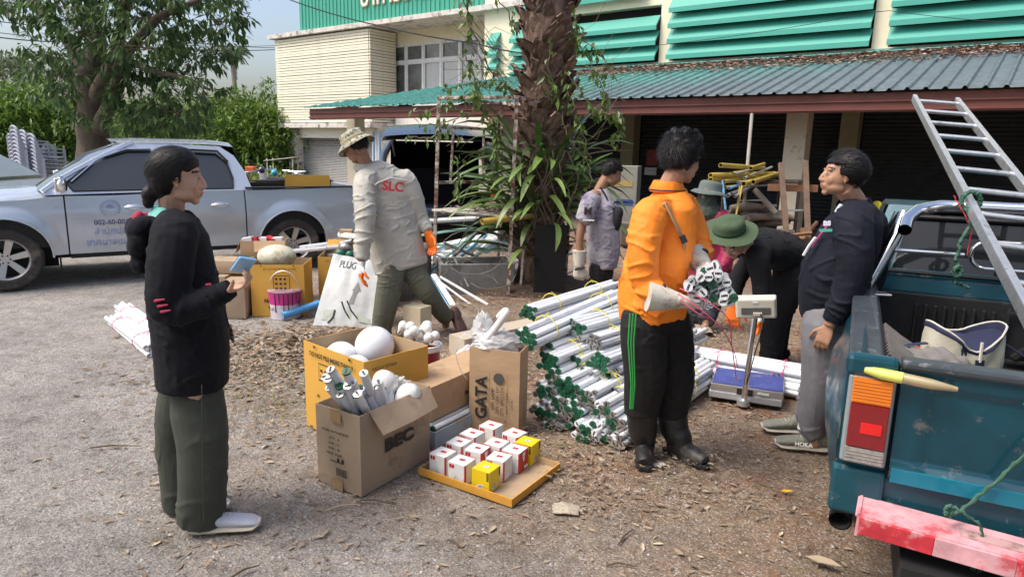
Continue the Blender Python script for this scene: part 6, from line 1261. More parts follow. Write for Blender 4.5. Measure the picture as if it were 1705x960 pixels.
drk = M('dark_blue_trousers', (.03, .035, .045), .8); leg(p5, [pt(1186, 455), J['hR'], J['kR'], J['aR'] + Vector((0, 0, .03))], [.14, .12, .09, .075], drk); leg(p5, [pt(1175, 455), J['hL'], J['kL'], J['aL'] + Vector((0, 0, .03))], [.14, .12, .09, .075], drk)
for q in ('aR', 'aL'): shoe(p5, Vector((J[q].x, J[q].y + .12, 0)), Vector((J[q].x, J[q].y - .14, 0)), M('tan_shoe', (.3, .24, .18), .7), m_black, w_=.045, L=.26)
# ---------- 6. man in black bending down, green hat
Y6 = 5.0
J = dict(hd=A(1221, 402, Y6 - .28), nk=A(1248, 412, Y6 - .2), ch=A(1275, 415, Y6), pv=A(1322, 440, Y6 + .12), sR=A(1262, 418, Y6 + .12), sL=A(1262, 425, Y6 - .27), eR=A(1228, 465, Y6 + .05), wR=A(1222, 508, Y6 - .1), eL=A(1268, 470, Y6 - .3), wL=A(1266, 520, Y6 - .34),
   hR=A(1325, 455, Y6 + .22), hL=A(1316, 458, Y6 + .0), kR=A(1300, 520, Y6 + .25), kL=A(1292, 528, Y6 - .05), aR=A(1292, 592, Y6 + .2), aL=A(1283, 600, Y6 - .02))
for q in ('aR', 'aL'): J[q].z = .09
p6, J, MH, PO = man('man in black bending over the weighing scale, green hat and orange gloves', J, Vector((.35, .93, 0)), Vector((-.45, -.48, -.75)), skin, J['aR'], 1., hands=()); pt = lambda x, y, dy=0: A(x, y, Y6 + dy) - PO
bl = M('black_long_sleeve', (.008, .008, .010), .9, spec=.3, var=.2, bump=.5, bs=14); mb = MB(); torso(mb, [pt(1328, 452, .12), pt(1315, 428, .1), pt(1288, 415, .02), pt(1262, 412, -.1), pt(1246, 412, -.2)], Vector((.35, .93, 0)), [.17, .185, .20, .19, .08], [.13, .15, .135, .115, .065], 4, 20)
limbt(mb, [J['ch'], J['sR'], J['eR'], J['wR']], [.1, .085, .066, .045]); limbt(mb, [J['ch'], J['sL'], J['eL'], J['wL']], [.1, .09, .070, .045])
fuse(mb, 'shirt', bl, .009, 3, p6, [(J['pv'], J['ch'], 1.), (J['sR'], J['eR'], 1.), (J['sL'], J['eL'], 1.), (J['eL'], J['wL'], 1.)], .011, 6, 11)
MB().tube([pt(1262, 392, -.05), pt(1285, 395, -.03), pt(1300, 415, -.1), pt(1298, 430, -.18)], .012, 6, 0, True, .5).build('strap', m_ink, p6, 50)
leg(p6, [pt(1322, 440, .15), J['hR'], J['kR'], J['aR'] + Vector((0, 0, .02))], [.15, .125, .095, .08], bl); leg(p6, [pt(1318, 440, .06), J['hL'], J['kL'], J['aL'] + Vector((0, 0, .02))], [.15, .13, .098, .08], bl)
for q in ('aR', 'aL'): shoe(p6, Vector((J[q].x + .10, J[q].y + .04, 0)), Vector((J[q].x - .14, J[q].y - .08, 0)), bl, m_black, w_=.048, L=.26)
glove(p6, J['wR'], ((-.05, -.2, -1), (.5, .8, 0), 1, .5, .15), [orgl], s=1.15); glove(p6, J['wL'], ((.05, -.1, -1), (-.8, .3, 0), -1, .5, .1), [whgl, orgl], split=((-.4, 0, -1), .06), s=1.15)
hair_cap(J['hd'], MH, hairm, p6, short_scalp, .003, .002); hg = M('green_canvas_hat', (.055, .09, .045), .85, var=.12, bump=.15, bs=120)
hat(p6, A(1214, 383, Y6 - .30) - PO, basis((-.93, -.25, -.28), (-.12, -.40, .85)), hg, (.098, .112, .088), .085, .012, M('dark_green_band', (.03, .06, .035), .9), wob=.010)
# ---------- 7. man in navy jacket leaning by the teal pickup
Y7 = 3.58
J = dict(hd=A(1400, 294, Y7 - .02), nk=A(1425, 338, Y7), ch=A(1418, 410, Y7), pv=A(1385, 520, Y7), sR=A(1448, 372, Y7 + .12), sL=A(1420, 378, Y7 - .18), eR=A(1452, 450, Y7 + .22), wR=A(1430, 520, Y7 + .2), eL=A(1418, 470, Y7 - .24), wL=A(1380, 542, Y7 - .22),
   hR=A(1400, 545, Y7 + .08), hL=A(1376, 545, Y7 - .08), kR=A(1365, 625, Y7 + .10), kL=A(1368, 640, Y7 - .06), aR=A(1342, 700, Y7 + .16), aL=A(1356, 728, Y7 - .03))
p7, J, MH, PO = man('man in dark navy jacket and grey track trousers leaning by the teal pickup', J, Vector((.20, .97, 0)), Vector((-.97, .10, .12)), skin, J['aL'], .96, hands=('L',), bodyvox=.005, handspec={'L': ((-.30, -.02, -1), (.6, .65, 0), -1, .55, .06, .95)}); pt = lambda x, y, dy=0: A(x, y, Y7 + dy) - PO
nav = M('navy_jacket', (.006, .008, .017), .8, spec=.3, var=.15, bump=.5, bs=14); mb = MB(); torso(mb, [pt(1384, 520), pt(1384, 500), pt(1392, 450), pt(1412, 400), pt(1424, 365), pt(1425, 338)], Vector((.20, .97, 0)), [.165, .172, .19, .19, .165, .08], [.150, .162, .170, .152, .125, .07], 4, 24)
limbt(mb, [pt(1422, 362, -.05), J['sL'], pt(1424, 425, -.24), J['eL'], pt(1385, 536, -.22)], [.10, .096, .086, .076, .050], 16); limbt(mb, [J['ch'], J['sR'], J['eR'], J['wR']], [.1, .09, .08, .055], 14)
fuse(mb, 'jacket', nav, .008, 3, p7, [(J['pv'], J['ch'], .8), (J['sL'], J['eL'], 1.), (J['eL'], J['wL'], 1.1)], .010, 5.5, 10)
mb = MB(); rings = []; nk = pt(1424, 340); B_ = basis(Vector((-.95, .2, 0)), (J['hd'] - J['ch']))
for a in np.linspace(.45, 2 * math.pi - .45, 27): rings.append([nk + B_ @ Vector((-math.sin(a) * r_ * -1, math.cos(a) * r_, z + .0)) for r_, z in ((.066, .030), (.071, .034), (.094, -.012), (.09, -.02), (.068, -.01))])
mb.loft(rings, 0, False).build('collar', nav, p7, 60)
mb = MB(); torso(mb, [pt(1384, 526), pt(1384, 512)], Vector((.20, .97, 0)), [.158, .168], [.152, .162], 3, 24); fuse(mb, 'hem_band', nav, .007, 1, p7)
lan = M('magenta_lanyard', (.35, .03, .16), .6); MB().tube([pt(1445, 330, -.05), pt(1410, 352, -.14), pt(1380, 372, -.1), pt(1362, 395, -.06), pt(1352, 412, -.04)], .006, 6, 0, True, .4).build('lanyard', lan, p7, 50)
MB().tube([pt(1358, 395, -.07), pt(1348, 408, -.05), pt(1338, 425, -.03)], .008, 6).build('badge_cord', M('white_cord', (.8, .8, .82), .5), p7, 50); MB().box(pt(1398, 348, -.11), (.03, .02, .05), Matrix.Rotation(.5, 3, 'Y')).build('shirt_collar', M('pale_blue_shirt', (.5, .58, .65), .7), p7, bevel=.006)
put_text('B8', .032, pt(1377, 372, -.17), (.8, -.55, .1), (.2, .1, 1), M('pale_print', (.5, .5, .6), .6), p7, 'lettering', .002); put_text('===', .034, pt(1375, 384, -.175), (.8, -.55, .1), (.2, .1, 1), M('green_print', (.03, .3, .22), .6), p7, 'lettering', .002)
ti = put_text('S', .12, pt(1457, 352, -.02), (.25, -.9, 0), (.15, 0, 1), M('yellow_print', (.7, .6, .05), .6), p7, 'lettering', .008, ext=.004)
gry = M('grey_jersey_trousers', (.20, .20, .22), .85, var=.12, vs=20, bump=.1); leg(p7, [pt(1392, 515, .0), J['hL'], pt(1366, 640, -.07), pt(1353, 700, -.03), pt(1357, 722, -.02)], [.15, .125, .098, .072, .060], gry, extra=lambda m_: m_.ball(pt(1390, 534, .03), (.145, .145, .10)), amp=.009, along=10)
leg(p7, [pt(1395, 515, .06), J['hR'], pt(1366, 625, .10), pt(1345, 680, .15), pt(1343, 695, .16)], [.13, .12, .09, .066, .055], gry, amp=.009, along=10); MB().tube([pt(1360, 552, -.20), pt(1362, 640, -.185), pt(1355, 700, -.12)], .002, 5).build('seam', gry, p7, 50)
sage = M('sage_knit_shoe', (.20, .205, .165), .7, var=.2, vs=60, bump=.5, bs=90); sso = M('pale_sole', (.50, .47, .40), .6)
h_ = gz = lambda x, y: Vector((G(x, y).x - PO.x, G(x, y).y - PO.y, 0)); hl, te = h_(1375, 752), h_(1287, 742); t, B_ = shoe(p7, hl, hl + (te - hl).normalized() * .27, sage, sso, w_=.05, h=.095, L=.275); hl2, te2 = h_(1345, 722), h_(1272, 716); shoe(p7, hl2, hl2 + (te2 - hl2).normalized() * .27, sage, sso, w_=.05, h=.095, L=.27)
fd_ = (te - hl).normalized(); put_text('HOKA', .032, hl + fd_ * .13 + Vector((fd_.y, -fd_.x, 0)) * (-.053 if Vector((fd_.y, -fd_.x, 0)).y > 0 else .053) + Vector((0, 0, .050)), -fd_, (0, .3, 1), M('white_letters', (.85, .85, .8), .6), p7, 'lettering', .001)
for a_, r_ in ((pt(1357, 722, -.02), .042), (pt(1343, 696, .16), .04)): MB().tube([a_, a_ + Vector((-.01, 0, -.07))], [r_, r_ * .9], 12).build('sock', M('white_sock', (.7, .7, .7), .8), p7, 50)
def side_scalp(q): return (q.z > .066 and q.y < .078) or (q.y < .022 and q.z > .012) or (q.y < -.01 and q.z > -.03) or (q.y < -.05 and q.z > -.06)
hair_cap(J['hd'], MH, hairm, p7, side_scalp, .003, .005, .95, None, 40); hair_strands('hair_strands', J['hd'], MH, hairb, p7, side_scalp, 3600, .032, .98, .0012, r0=(.095, .114, .107), lift=.4, flow=lambda q: (q.x * 5, -1, .1))
# ================================================================ CARTONS, TUBES AND SMALL THINGS
random.seed(31)
kraft = M('kraft_cardboard', (.43, .29, .17), .85, var=.10, vs=5, bump=.15, bs=30, stretch=(1, 1, 4), dirt=((.30, .20, .12), .08, 4)); kraft2 = M('greyed_cardboard', (.36, .27, .185), .9, var=.14, vs=4, bump=.2, bs=30, dirt=((.24, .18, .13), .2, 4)); kraft_in = M('cardboard_inside', (.44, .32, .20), .9, var=.08)
yelc = M('yellow_carton_paper', (.62, .34, .055), .6, var=.06, vs=3, dirt=((.45, .28, .10), .08, 4), bump=.08); tape = M('packing_tape', (.33, .22, .11), .3, var=.1)
def frame3(a, b_, c):
 """origin a, x towards b, y towards c; returns matrix and two lengths"""
 x = (b_ - a); x.z = 0; L = x.length; x.normalize(); y = Vector((-x.y, x.x, 0)); v = c - a; s = 1 if y.dot(v) > 0 else -1; return a, x, y * s, L, abs(y.dot(v))
def carton(name, label, a, b_, c, h, mat, matin=None, open_=True, th=.005, flaps=(), cat_='carton', group=None, bulge=.006, tilt=None):
 """open or closed carton: front edge a-b, c gives its depth; every wall is its own board"""
 o, x, y, L, D_ = frame3(a, b_, c); t = thing(name, label, cat_, (o.x, o.y, o.z), 0, group); Mt = Matrix((x, y, Vector((0, 0, 1)))).transposed()
 if Mt.determinant() < 0: pass
 def P(u, v, w_): return x * u + y * v + Vector((0, 0, w_))
 def wall(p, q, w0, w1, nin, mt=mat, nm='side_panel'):
  n, m = 8, 6; mb = MB(); vs, fs = [], []; d = (q - p)
  for s_ in (0, 1):
   for j in range(m + 1):
    for i in range(n + 1):
     u, v = i / n, j / m; bu = bulge * math.sin(math.pi * u) * math.sin(math.pi * min(1, v * 1.0)) * (1 + .6 * noise.noise(Vector((u * 2 + p.x, v * 2 + p.y, 4))))
     e = .004 * noise.noise(Vector((u * 4 + p.x * 5, 7, p.y * 5))) if j == m and open_ else 0
     vs.append(p + d * u + Vector((0, 0, w0 + (w1 - w0) * v + e)) - nin * bu + nin * th * s_)
  N0 = (n + 1) * (m + 1)
  for j in range(m):
   for i in range(n): k = j * (n + 1) + i; fs += [(k, k + 1, k + n + 2, k + n + 1), (N0 + k + n + 1, N0 + k + n + 2, N0 + k + 1, N0 + k)]
  for i in range(n): k = m * (n + 1) + i; fs += [(k, k + 1, N0 + k + 1, N0 + k), (i + 1, i, N0 + i, N0 + i + 1)]
  for j in range(m): k = j * (n + 1); fs += [(k + n + 1, k, N0 + k, N0 + k + n + 1), (k + n, k + n + 1 + n, N0 + k + 2 * n + 1, N0 + k + n)]
  mb.v = [tuple(v) for v in vs]; mb.f = fs; mb.m = [0] * (2 * n * m) + [0] * (len(fs) - 2 * n * m)
  for q_ in range(n * m): mb.m[2 * q_ + 1] = 1
  return mb.build(nm, [mt, matin or kraft_in], t, 35)
 wall(P(0, 0, 0), P(L, 0, 0), .002, h, y); wall(P(0, D_, 0), P(L, D_, 0), .002, h, -y); wall(P(0, th, 0), P(0, D_ - th, 0), .003, h - .001, x); wall(P(L, th, 0), P(L, D_ - th, 0), .003, h - .001, -x)
 mb = MB(); mb.add([P(.004, .004, .006), P(L - .004, .004, .006), P(L - .004, D_ - .004, .006), P(.004, D_ - .004, .006)], [(0, 1, 2, 3)]); mb.build('bottom', matin or kraft_in, t)
 if not open_:
  for k in (0, 1):
   a0, a1 = (0, D_ / 2 - .001) if k == 0 else (D_ / 2 + .001, D_); mb = MB(); mb.add([P(0, a0, h + .001), P(L, a0, h + .001), P(L, a1, h + .001 + .002), P(0, a1, h + .003), P(0, a0, h - .003), P(L, a0, h - .003), P(L, a1, h - .002), P(0, a1, h - .002)], [(0, 1, 2, 3), (7, 6, 5, 4), (0, 4, 5, 1), (1, 5, 6, 2), (2, 6, 7, 3), (3, 7, 4, 0)]); mb.build('top_flap', mat, t)
 for (side, ang, ln, i0, i1) in flaps:
  e0, e1, out = {'f': (P(0, 0, h), P(L, 0, h), -y), 'b': (P(0, D_, h), P(L, D_, h), y), 'l': (P(0, 0, h), P(0, D_, h), -x), 'r': (P(L, 0, h), P(L, D_, h), x)}[side]
  p, q = e0.lerp(e1, i0), e0.lerp(e1, i1); dr = out * math.sin(ang) + Vector((0, 0, math.cos(ang))); p2, q2 = p + dr * ln + (q - p) * .03, q + dr * ln * .94 - (q - p) * .02; nn = dr.cross(q - p).normalized() * .004
  mid = [p.lerp(q, .5) + out * .002, p2.lerp(q2, .5) + out * .012]; mb = MB(); mb.add([p, mid[0], q, q2, mid[1], p2, p + nn, mid[0] + nn, q + nn, q2 + nn, mid[1] + nn, p2 + nn], [(0, 1, 4, 5), (1, 2, 3, 4), (11, 10, 7, 6), (10, 9, 8, 7), (0, 6, 7, 1), (1, 7, 8, 2), (2, 8, 9, 3), (3, 9, 10, 4), (4, 10, 11, 5), (5, 11, 6, 0)]); mb.build('flap', mat, t)
 return t, P, L, D_, x, y
def on_face(t, P, txt, sz, u, v, w_, xd, mat=m_ink, up=(0, 0, 1), fit=None, bold=0., nm='lettering'):
 return put_text(txt, sz, P(u, v, w_), xd, up, mat, t, nm, bold, fit, .0003)
def marks(t, P, quads, mat=m_ink, nm='print', eps=.0015, face='f', L=0, D_=0):
 """flat printed rectangles on a face: (u0, w0, u1, w1)"""
 mb = MB()
 for q in quads:
  u0, w0, u1, w1 = q[:4]; pts_ = [(u0, w0), (u1, w0), (u1, w1), (u0, w1)]
  f = {'f': lambda u, w_: P(u, -.008 - eps, w_), 'l': lambda u, w_: P(-.008 - eps, u, w_), 'r': lambda u, w_: P(L + .008 + eps, u, w_), 't': lambda u, w_: P(u, w_, D_ + .003)}[face]
  mb.add([f(*p) for p in pts_], [(0, 1, 2, 3)])
 return mb.build(nm, mat, t)
def V2(x, y, z=0.): return Vector((x, y, z))
# --- big yellow carton with three white globe lamps
H1 = .52
t, P, L, D_, x, y = carton('yellow_carton', 'large open yellow carton holding three white globe lamps', V2(-1.19, 3.75), V2(-.76, 3.37), V2(-.91, 4.09), H1, yelc, bulge=.010)
fx = x
on_face(t, P, 'DO NOT PILE MORE THAN 9', .036, L * .50, -.012, H1 - .055, x, fit=L * .72, bold=.001); on_face(t, P, 'MADE IN VIETNAM', .026, L + .012, D_ * .28, H1 - .05, y, fit=.16)
marks(t, P, [(L * .2, H1 - .02, L * .23, H1 - .006), (L * .78, H1 - .02, L * .82, H1 - .006), (.05, .012, .08, .022), (L * .25, .05, L * .48, .17)]); put_text('dn', .03, P(L * .27, -.012, .23), x, (0, 0, 1), m_ink, t)  # last rectangle paints the dark of a hole in the carton wall
mb = MB(); q = [(L * .28, H1 - .20, L * .60, H1 - .19), (L * .28, H1 - .10, L * .60, H1 - .095), (L * .28, H1 - .20, L * .285, H1 - .095), (L * .595, H1 - .20, L * .60, H1 - .095)] + [(L * (.31 + .07 * i), H1 - .18 + .035 * j, L * (.345 + .07 * i), H1 - .165 + .035 * j) for i in range(4) for j in range(2)]; marks(t, P, q)
globe = M('opal_globe', (.74, .76, .80), .22, var=.02, coat=.3, spec=.5); base1 = Vector(t.location)
for (gx, gy, gz_, gr, lb) in ((-.80, 3.84, .47, .115, 'biggest white globe lamp standing highest in the yellow carton'), (-.99, 3.80, .40, .10, 'white globe lamp against the left side of the yellow carton'), (-.86, 3.61, .385, .095, 'white globe lamp low at the front corner of the yellow carton')):
 mb = MB(); mb.ball((0, 0, 0), gr, None, 0, 36, 24); o = thing('globe_lamp', lb, 'lamp', (gx, gy, gz_), 0, 'white globe lamps in the yellow carton'); mb.build('globe', globe, o, 80); MB().tube([(0, 0, -gr - .012), (0, 0, -gr + .015)], gr * .42, 20).build('neck', M('white_neck', (.6, .6, .6), .4), o, 50)
# --- carton with loose tubes and lamps ("SEC"/BEC print), flap folded out
H2 = .405; a2, b2, c2 = G(602, 828), G(716, 762), G(540, 795)
t, P, L, D_, x, y = carton('brown_carton', 'worn brown carton full of sawn-off tubes with a folded flap', a2, b2, c2, H2, kraft2, flaps=(('f', 2.50, .125, .12, .97),), bulge=.008)
on_face(t, P, 'BEC', .082, L * .50, -.014, H2 * .50, x, fit=.21, bold=.004)
sd = y * -1   # the narrow end towards the camera's left
put_text('MODEL: HI-POWER BULB', .016, P(-.012, D_ * .52, H2 - .11), -y if (-y).x > 0 else y, (0, 0, 1), m_ink, t)
for k, tx in enumerate(("Q'TY:   8", 'G.W.:  12', 'N.W.:  10', 'MEAS:  62x32')): put_text(tx, .018, P(-.012, D_ * .55, H2 - .145 - k * .026), -y if (-y).x > 0 else y, (0, 0, 1), m_ink, t)
put_text('MADE IN CHINA', .012, P(-.012, D_ * .5, H2 - .26), -y if (-y).x > 0 else y, (0, 0, 1), m_ink, t); marks(t, P, [(D_ * .30 + .005 * i, .075, D_ * .30 + .005 * i + (.002 if i % 3 else .0035), .115) for i in range(14)] + [(D_ * .35, .145, D_ * .40, .165), (D_ * .45, .145, D_ * .50, .165)], face='l')
mb = MB(); mb.add([P(-.0115, D_ * .38, .0), P(-.0115, D_ * .62, .0), P(-.0115, D_ * .62, .055), P(-.0115, D_ * .38, .055)], [(0, 1, 2, 3)]); mb.add([P(-.0125, D_ * .38, H2), P(-.0125, D_ * .62, H2), P(-.0125, D_ * .62, H2 - .06), P(-.0125, D_ * .38, H2 - .06)], [(0, 1, 2, 3)]); mb.build('tape', tape, t)
Obec, Pbec, Lb, Db = Vector(t.location), P, L, D_
# tubes
glassw = M('frosted_tube_glass', (.72, .75, .79), .25, var=.06, vs=5, orand=.10, coat=.2); capm = M('alu_cap', (.62, .62, .62), .3, .9, orand=.2); capg = M('green_cap', (.008, .11, .05), .35, orand=.3, var=.2); capw = M('white_cap', (.75, .76, .78), .4, orand=.05); capk = M('cap_slot_dark', (.03, .03, .03), .5)
def tube_mesh(L_, r, cm, end_w=.012, slot=True, glass=None):
 mb = MB(); mb.tube([(end_w, 0, 0), (L_ - end_w, 0, 0)], r, 10, 0, False); mb.tube([(0, 0, 0), (end_w * 1.0, 0, 0)], r * 1.04, 10, 1); mb.tube([(L_ - end_w, 0, 0), (L_, 0, 0)], r * 1.04, 10, 1)
 for e in (-.0006, L_ + .0006): mb.box((e, 0, 0), (.0008, r * .5, r * 1.5), None, 2); mb.tube([(e - .006, -r * .0, r * .45), (e + .006, 0, r * .45)], .0015, 4, 1); mb.tube([(e - .006, 0, -r * .45), (e + .006, 0, -r * .45)], .0015, 4, 1)
 return mb.mesh('tube', [glass or glassw, cm, capk], 45)
TM = {k: tube_mesh(*a) for k, a in dict(g=(1.2, .019, capg), m=(1.2, .019, capm), w=(1.2, .019, capw), sg=(.42, .0205, capg), sm=(.42, .0205, capm), sw=(.40, .0205, capw), t8=(1.2, .013, capm), hg=(.62, .0165, capg), hm=(.62, .0165, capm)).items()}
def align(me, p, d, roll=0., name='tube', parent=None, sc=(1, 1, 1)):
 d = Vector(d).normalized(); y_ = Vector((0, 0, 1)).cross(d); y_ = y_.normalized() if y_.length > 1e-3 else Vector((0, 1, 0)); z_ = d.cross(y_); Mx = Matrix.Translation(p) @ Matrix((d, y_, z_)).transposed().to_4x4() @ Matrix.Rotation(roll, 4, 'X') @ Matrix.Diagonal((*sc, 1)); return inst(name, me, parent, Mx)
lbls = ['frosted tube sticking out of the brown carton, its end near the top left', 'frosted tube']
k = 0
for i in range(40):
 if i < 24: u, v = ru(.16, .34), ru(.10, .25); tp = A(ru(538, 606), ru(612, 655), 2.94 + ru(0, .14))
 elif i < 33: u, v = ru(.2, .36), ru(.04, .2); tp = A(ru(596, 640), ru(626, 664), 3.05 + ru(0, .1))
 else: u, v = ru(.22, .34), ru(.03, .18); tp = A(ru(628, 650), ru(636, 660), 3.2 + ru(0, .12))
 bot = Obec + Pbec(Lb * .28 + u * .75, .02 + v * .8, .09 if i % 2 else .05); d = bot - tp; me = TM[('sg', 'sm', 'sm', 'sw')[i % 4]]
 o = align(me, tp, d, ru(0, 3)); tag(o, 'frosted sawn tube poking up out of the worn brown carton', 'tube', 'short tubes standing in the worn brown carton')
bulbm = M('opal_bulb', (.74, .74, .72), .2, coat=.3); brass = M('bulb_cap', (.5, .5, .5), .3, .9)
def bulb(p, d, s, label, grp='white light bulbs'):
 d = Vector(d).normalized(); t = thing('light_bulb', label, 'light bulb', p, 0, grp); q = d.to_track_quat('Z', 'Y').to_matrix()
 mb = MB(); mb.X = q.to_4x4(); mb.lathe([(.001, .062 * s), (.02 * s, .058 * s), (.031 * s, .042 * s), (.034 * s, .025 * s), (.029 * s, .006 * s), (.018 * s, -.016 * s), (.015 * s, -.024 * s)], 18); mb.build('glass', bulbm, t, 60)
 mb = MB(); mb.X = q.to_4x4(); mb.lathe([(.0155 * s, -.022 * s), (.0145 * s, -.03 * s), (.0155 * s, -.034 * s), (.0145 * s, -.038 * s), (.0155 * s, -.042 * s), (.013 * s, -.048 * s), (.004 * s, -.054 * s), (.001, -.055 * s)], 12); mb.build('screw_cap', brass, t, 40)
bulb(Obec + Pbec(Lb * .72, Db * .55, .385), (-.2, -.4, .8), 2.0, 'big round opal bulb at the back of the worn brown carton'); bulb(Obec + Pbec(Lb * .76, Db * .28, .345), (.5, -.3, .5), 1.9, 'big opal bulb lying near the folded flap of the brown carton')
# clear plastic bag behind the bulbs
plast = bpy.data.materials.new('clear_plastic_film'); plast.use_nodes = True; _b = plast.node_tree.nodes['Principled BSDF']; _b.inputs['Base Color'].default_value = (.85, .87, .88, 1); _b.inputs['Roughness'].default_value = .12; _b.inputs['Alpha'].default_value = .38; _b.inputs['Specular IOR Level'].default_value = .9
milky = bpy.data.materials.new('milky_plastic_film'); milky.use_nodes = True; _b = milky.node_tree.nodes['Principled BSDF']; _b.inputs['Base Color'].default_value = (.80, .81, .82, 1); _b.inputs['Roughness'].default_value = .25; _b.inputs['Alpha'].default_value = .62; _b.inputs['Specular IOR Level'].default_value = .8
def crumple(name, label, c, r, mat, amp=.35, seed=0, cat_='plastic bag', fr=4., n=40, m=26, parent=None):
 mb = MB(); rings = []
 for i in range(m + 1):
  ph = math.pi * i / m; ring = []
  for j in range(n):
   a = 2 * math.pi * j / n; v = Vector((math.sin(ph) * math.cos(a), math.sin(ph) * math.sin(a), math.cos(ph))); q = v * fr + Vector((seed, 0, 0)); f = 1 + amp * (abs(noise.noise(q)) * 2.2 - .6) + amp * .5 * (abs(noise.noise(q * 2.3)) * 2 - .5); ring.append(Vector((v.x * r[0], v.y * r[1], v.z * r[2])) * f)
  rings.append(ring)
 mb.loft(rings, 0, False); return tag(mb.build(name, mat, parent, 70, c), label, cat_)
crumple('plastic_bag', 'clear crumpled plastic bag in the back corner of the worn brown carton', Obec + Pbec(Lb * .86, Db * .62, .385), (.075, .055, .05), plast, .5, 3)
# --- long brown carton behind, and the narrow one below it with tubes
a3, b3 = G(722, 735, .14), G(790, 675, .14)
a3 = V2(-.50, 3.50, .13); t, P, L, D_, x, y = carton('long_carton', 'long brown carton lying behind the worn carton and beside the tall one', V2(-.43, 3.53, .13), V2(-.06, 4.10, .13), V2(-.66, 3.68, .13), .20, kraft, open_=False, bulge=.004)
put_text('Fluorescent', .034, P(L * .55, -.008, .085), x, (0, 0, 1), m_ink, t, 'lettering', .0008); put_text('T8/L', .034, P(L * .55, -.008, .045), x, (0, 0, 1), m_ink, t, 'lettering', .0008)
pblue = M('pale_blue_carton', (.33, .42, .50), .6, var=.1, dirt=((.4, .3, .18), .2, 4)); t, P, L, D_, x, y = carton('narrow_carton', 'narrow open carton with long tubes below the long brown carton', V2(-.40, 3.46), V2(-.02, 4.05), V2(-.62, 3.60), .10, pblue, bulge=.003); on3 = Vector(t.location)
for i in range(3): align(TM['hg' if i == 0 else 'hm'], on3 + P(.01, .03 + i * .042, .108), x, i, parent=None); tag(COL.objects[-1], ('green ended tube' if i == 0 else 'metal ended tube %s' % ('in the middle' if i == 1 else 'at the back')) + ' lying on top in the narrow carton', 'tube', 'tubes lying in the narrow carton')
# --- tall GATA carton with plastic bag
a4, b4 = V2(-.235, 3.745), V2(.055, 3.655); H4 = .505
t, P, L, D_, x, y = carton('tall_carton', 'tall brown carton with GATA print and plastic wrap at its mouth', a4, b4, V2(-.18, 3.90), H4, kraft, bulge=.006)
on_face(t, P, 'GATA', .098, L * .27, -.012, H4 * .42, (0, 0, 1), up=-x, fit=.26, bold=.003)
for k, (tx, sz, ft) in enumerate((('HW. LAMP', .030, .13), ('220V 125W  E27', .024, .16), ("Q'TY: 48PCS CTN", .024, .17), ('MADE IN THAILAND', .014, .13), ('LOT. No.', .018, .06))): on_face(t, P, tx, sz, L * (.49 + .095 * k), -.012, H4 * (.42 - .01 * k), (0, 0, 1), up=-x, fit=ft)
marks(t, P, [(L * .415, .07, L * .42, .37), (L * .77, .07, L * .775, .37)]); mb = MB(); cc = P(L * .60, -.012, H4 * .67); mb.add([cc + x * .032 * math.cos(a) + Vector((0, 0, .032 * math.sin(a))) for a in np.linspace(0, 6.28, 25)[:-1]], [tuple(range(24))])
mb.tube([P(L * .58 + .018 * math.cos(a), -.011, .085 + .0) + Vector((0, 0, 0)) + x * .035 * math.cos(a) + Vector((0, 0, .018 * math.sin(a))) for a in np.linspace(0, 6.28, 16)], .0012, 4); mb.build('print', M('dark_grey_print', (.07, .065, .06), .7), t)
O4 = Vector(t.location); crumple('plastic_wrap', 'milky plastic wrap bulging out of the tall brown carton', O4 + P(L * .45, D_ * .5, H4 + .01), (.135, .07, .085), milky, .22, 8, 'plastic wrap'); crumple('plastic_wrap', 'milky plastic wrap peak leaning left over the tall carton', O4 + P(L * .16, D_ * .55, H4 + .08), (.06, .045, .10), milky, .3, 15, 'plastic wrap')
lamp = MB(); limbt(lamp, [O4 + P(L * .14, D_ * .2, H4 - .01), O4 + P(L * .36, D_ * .25, H4 + .07), O4 + P(L * .62, D_ * .35, H4 + .19), O4 + P(L * .60, D_ * .5, H4 + .21), O4 + P(L * .45, D_ * .6, H4 + .165)], [.020, .022, .021, .019, .017], 14, 5); tag(lamp.build('foam_tube', M('white_foam', (.72, .72, .70), .6), None, 60), 'white foam tube hooked over the mouth of the tall carton', 'foam tube')
strap_ = MB(); P_, R_ = cat([O4 + P(L * .0, D_ * .2, H4 + .05), O4 + P(-.05, D_ * .1, H4 + .06), O4 + P(-.085, .0, H4 - .04), O4 + P(-.05, -.015, H4 - .14), O4 + P(-.01, -.015, H4 - .19)], [.008] * 5, 5); strap_.tube(P_, R_, 6, 0, True, .25); tag(strap_.build('packing_strap', M('pale_blue_strap', (.45, .55, .66), .4), None, 60), 'pale blue packing strap curling off the tall carton', 'strap')
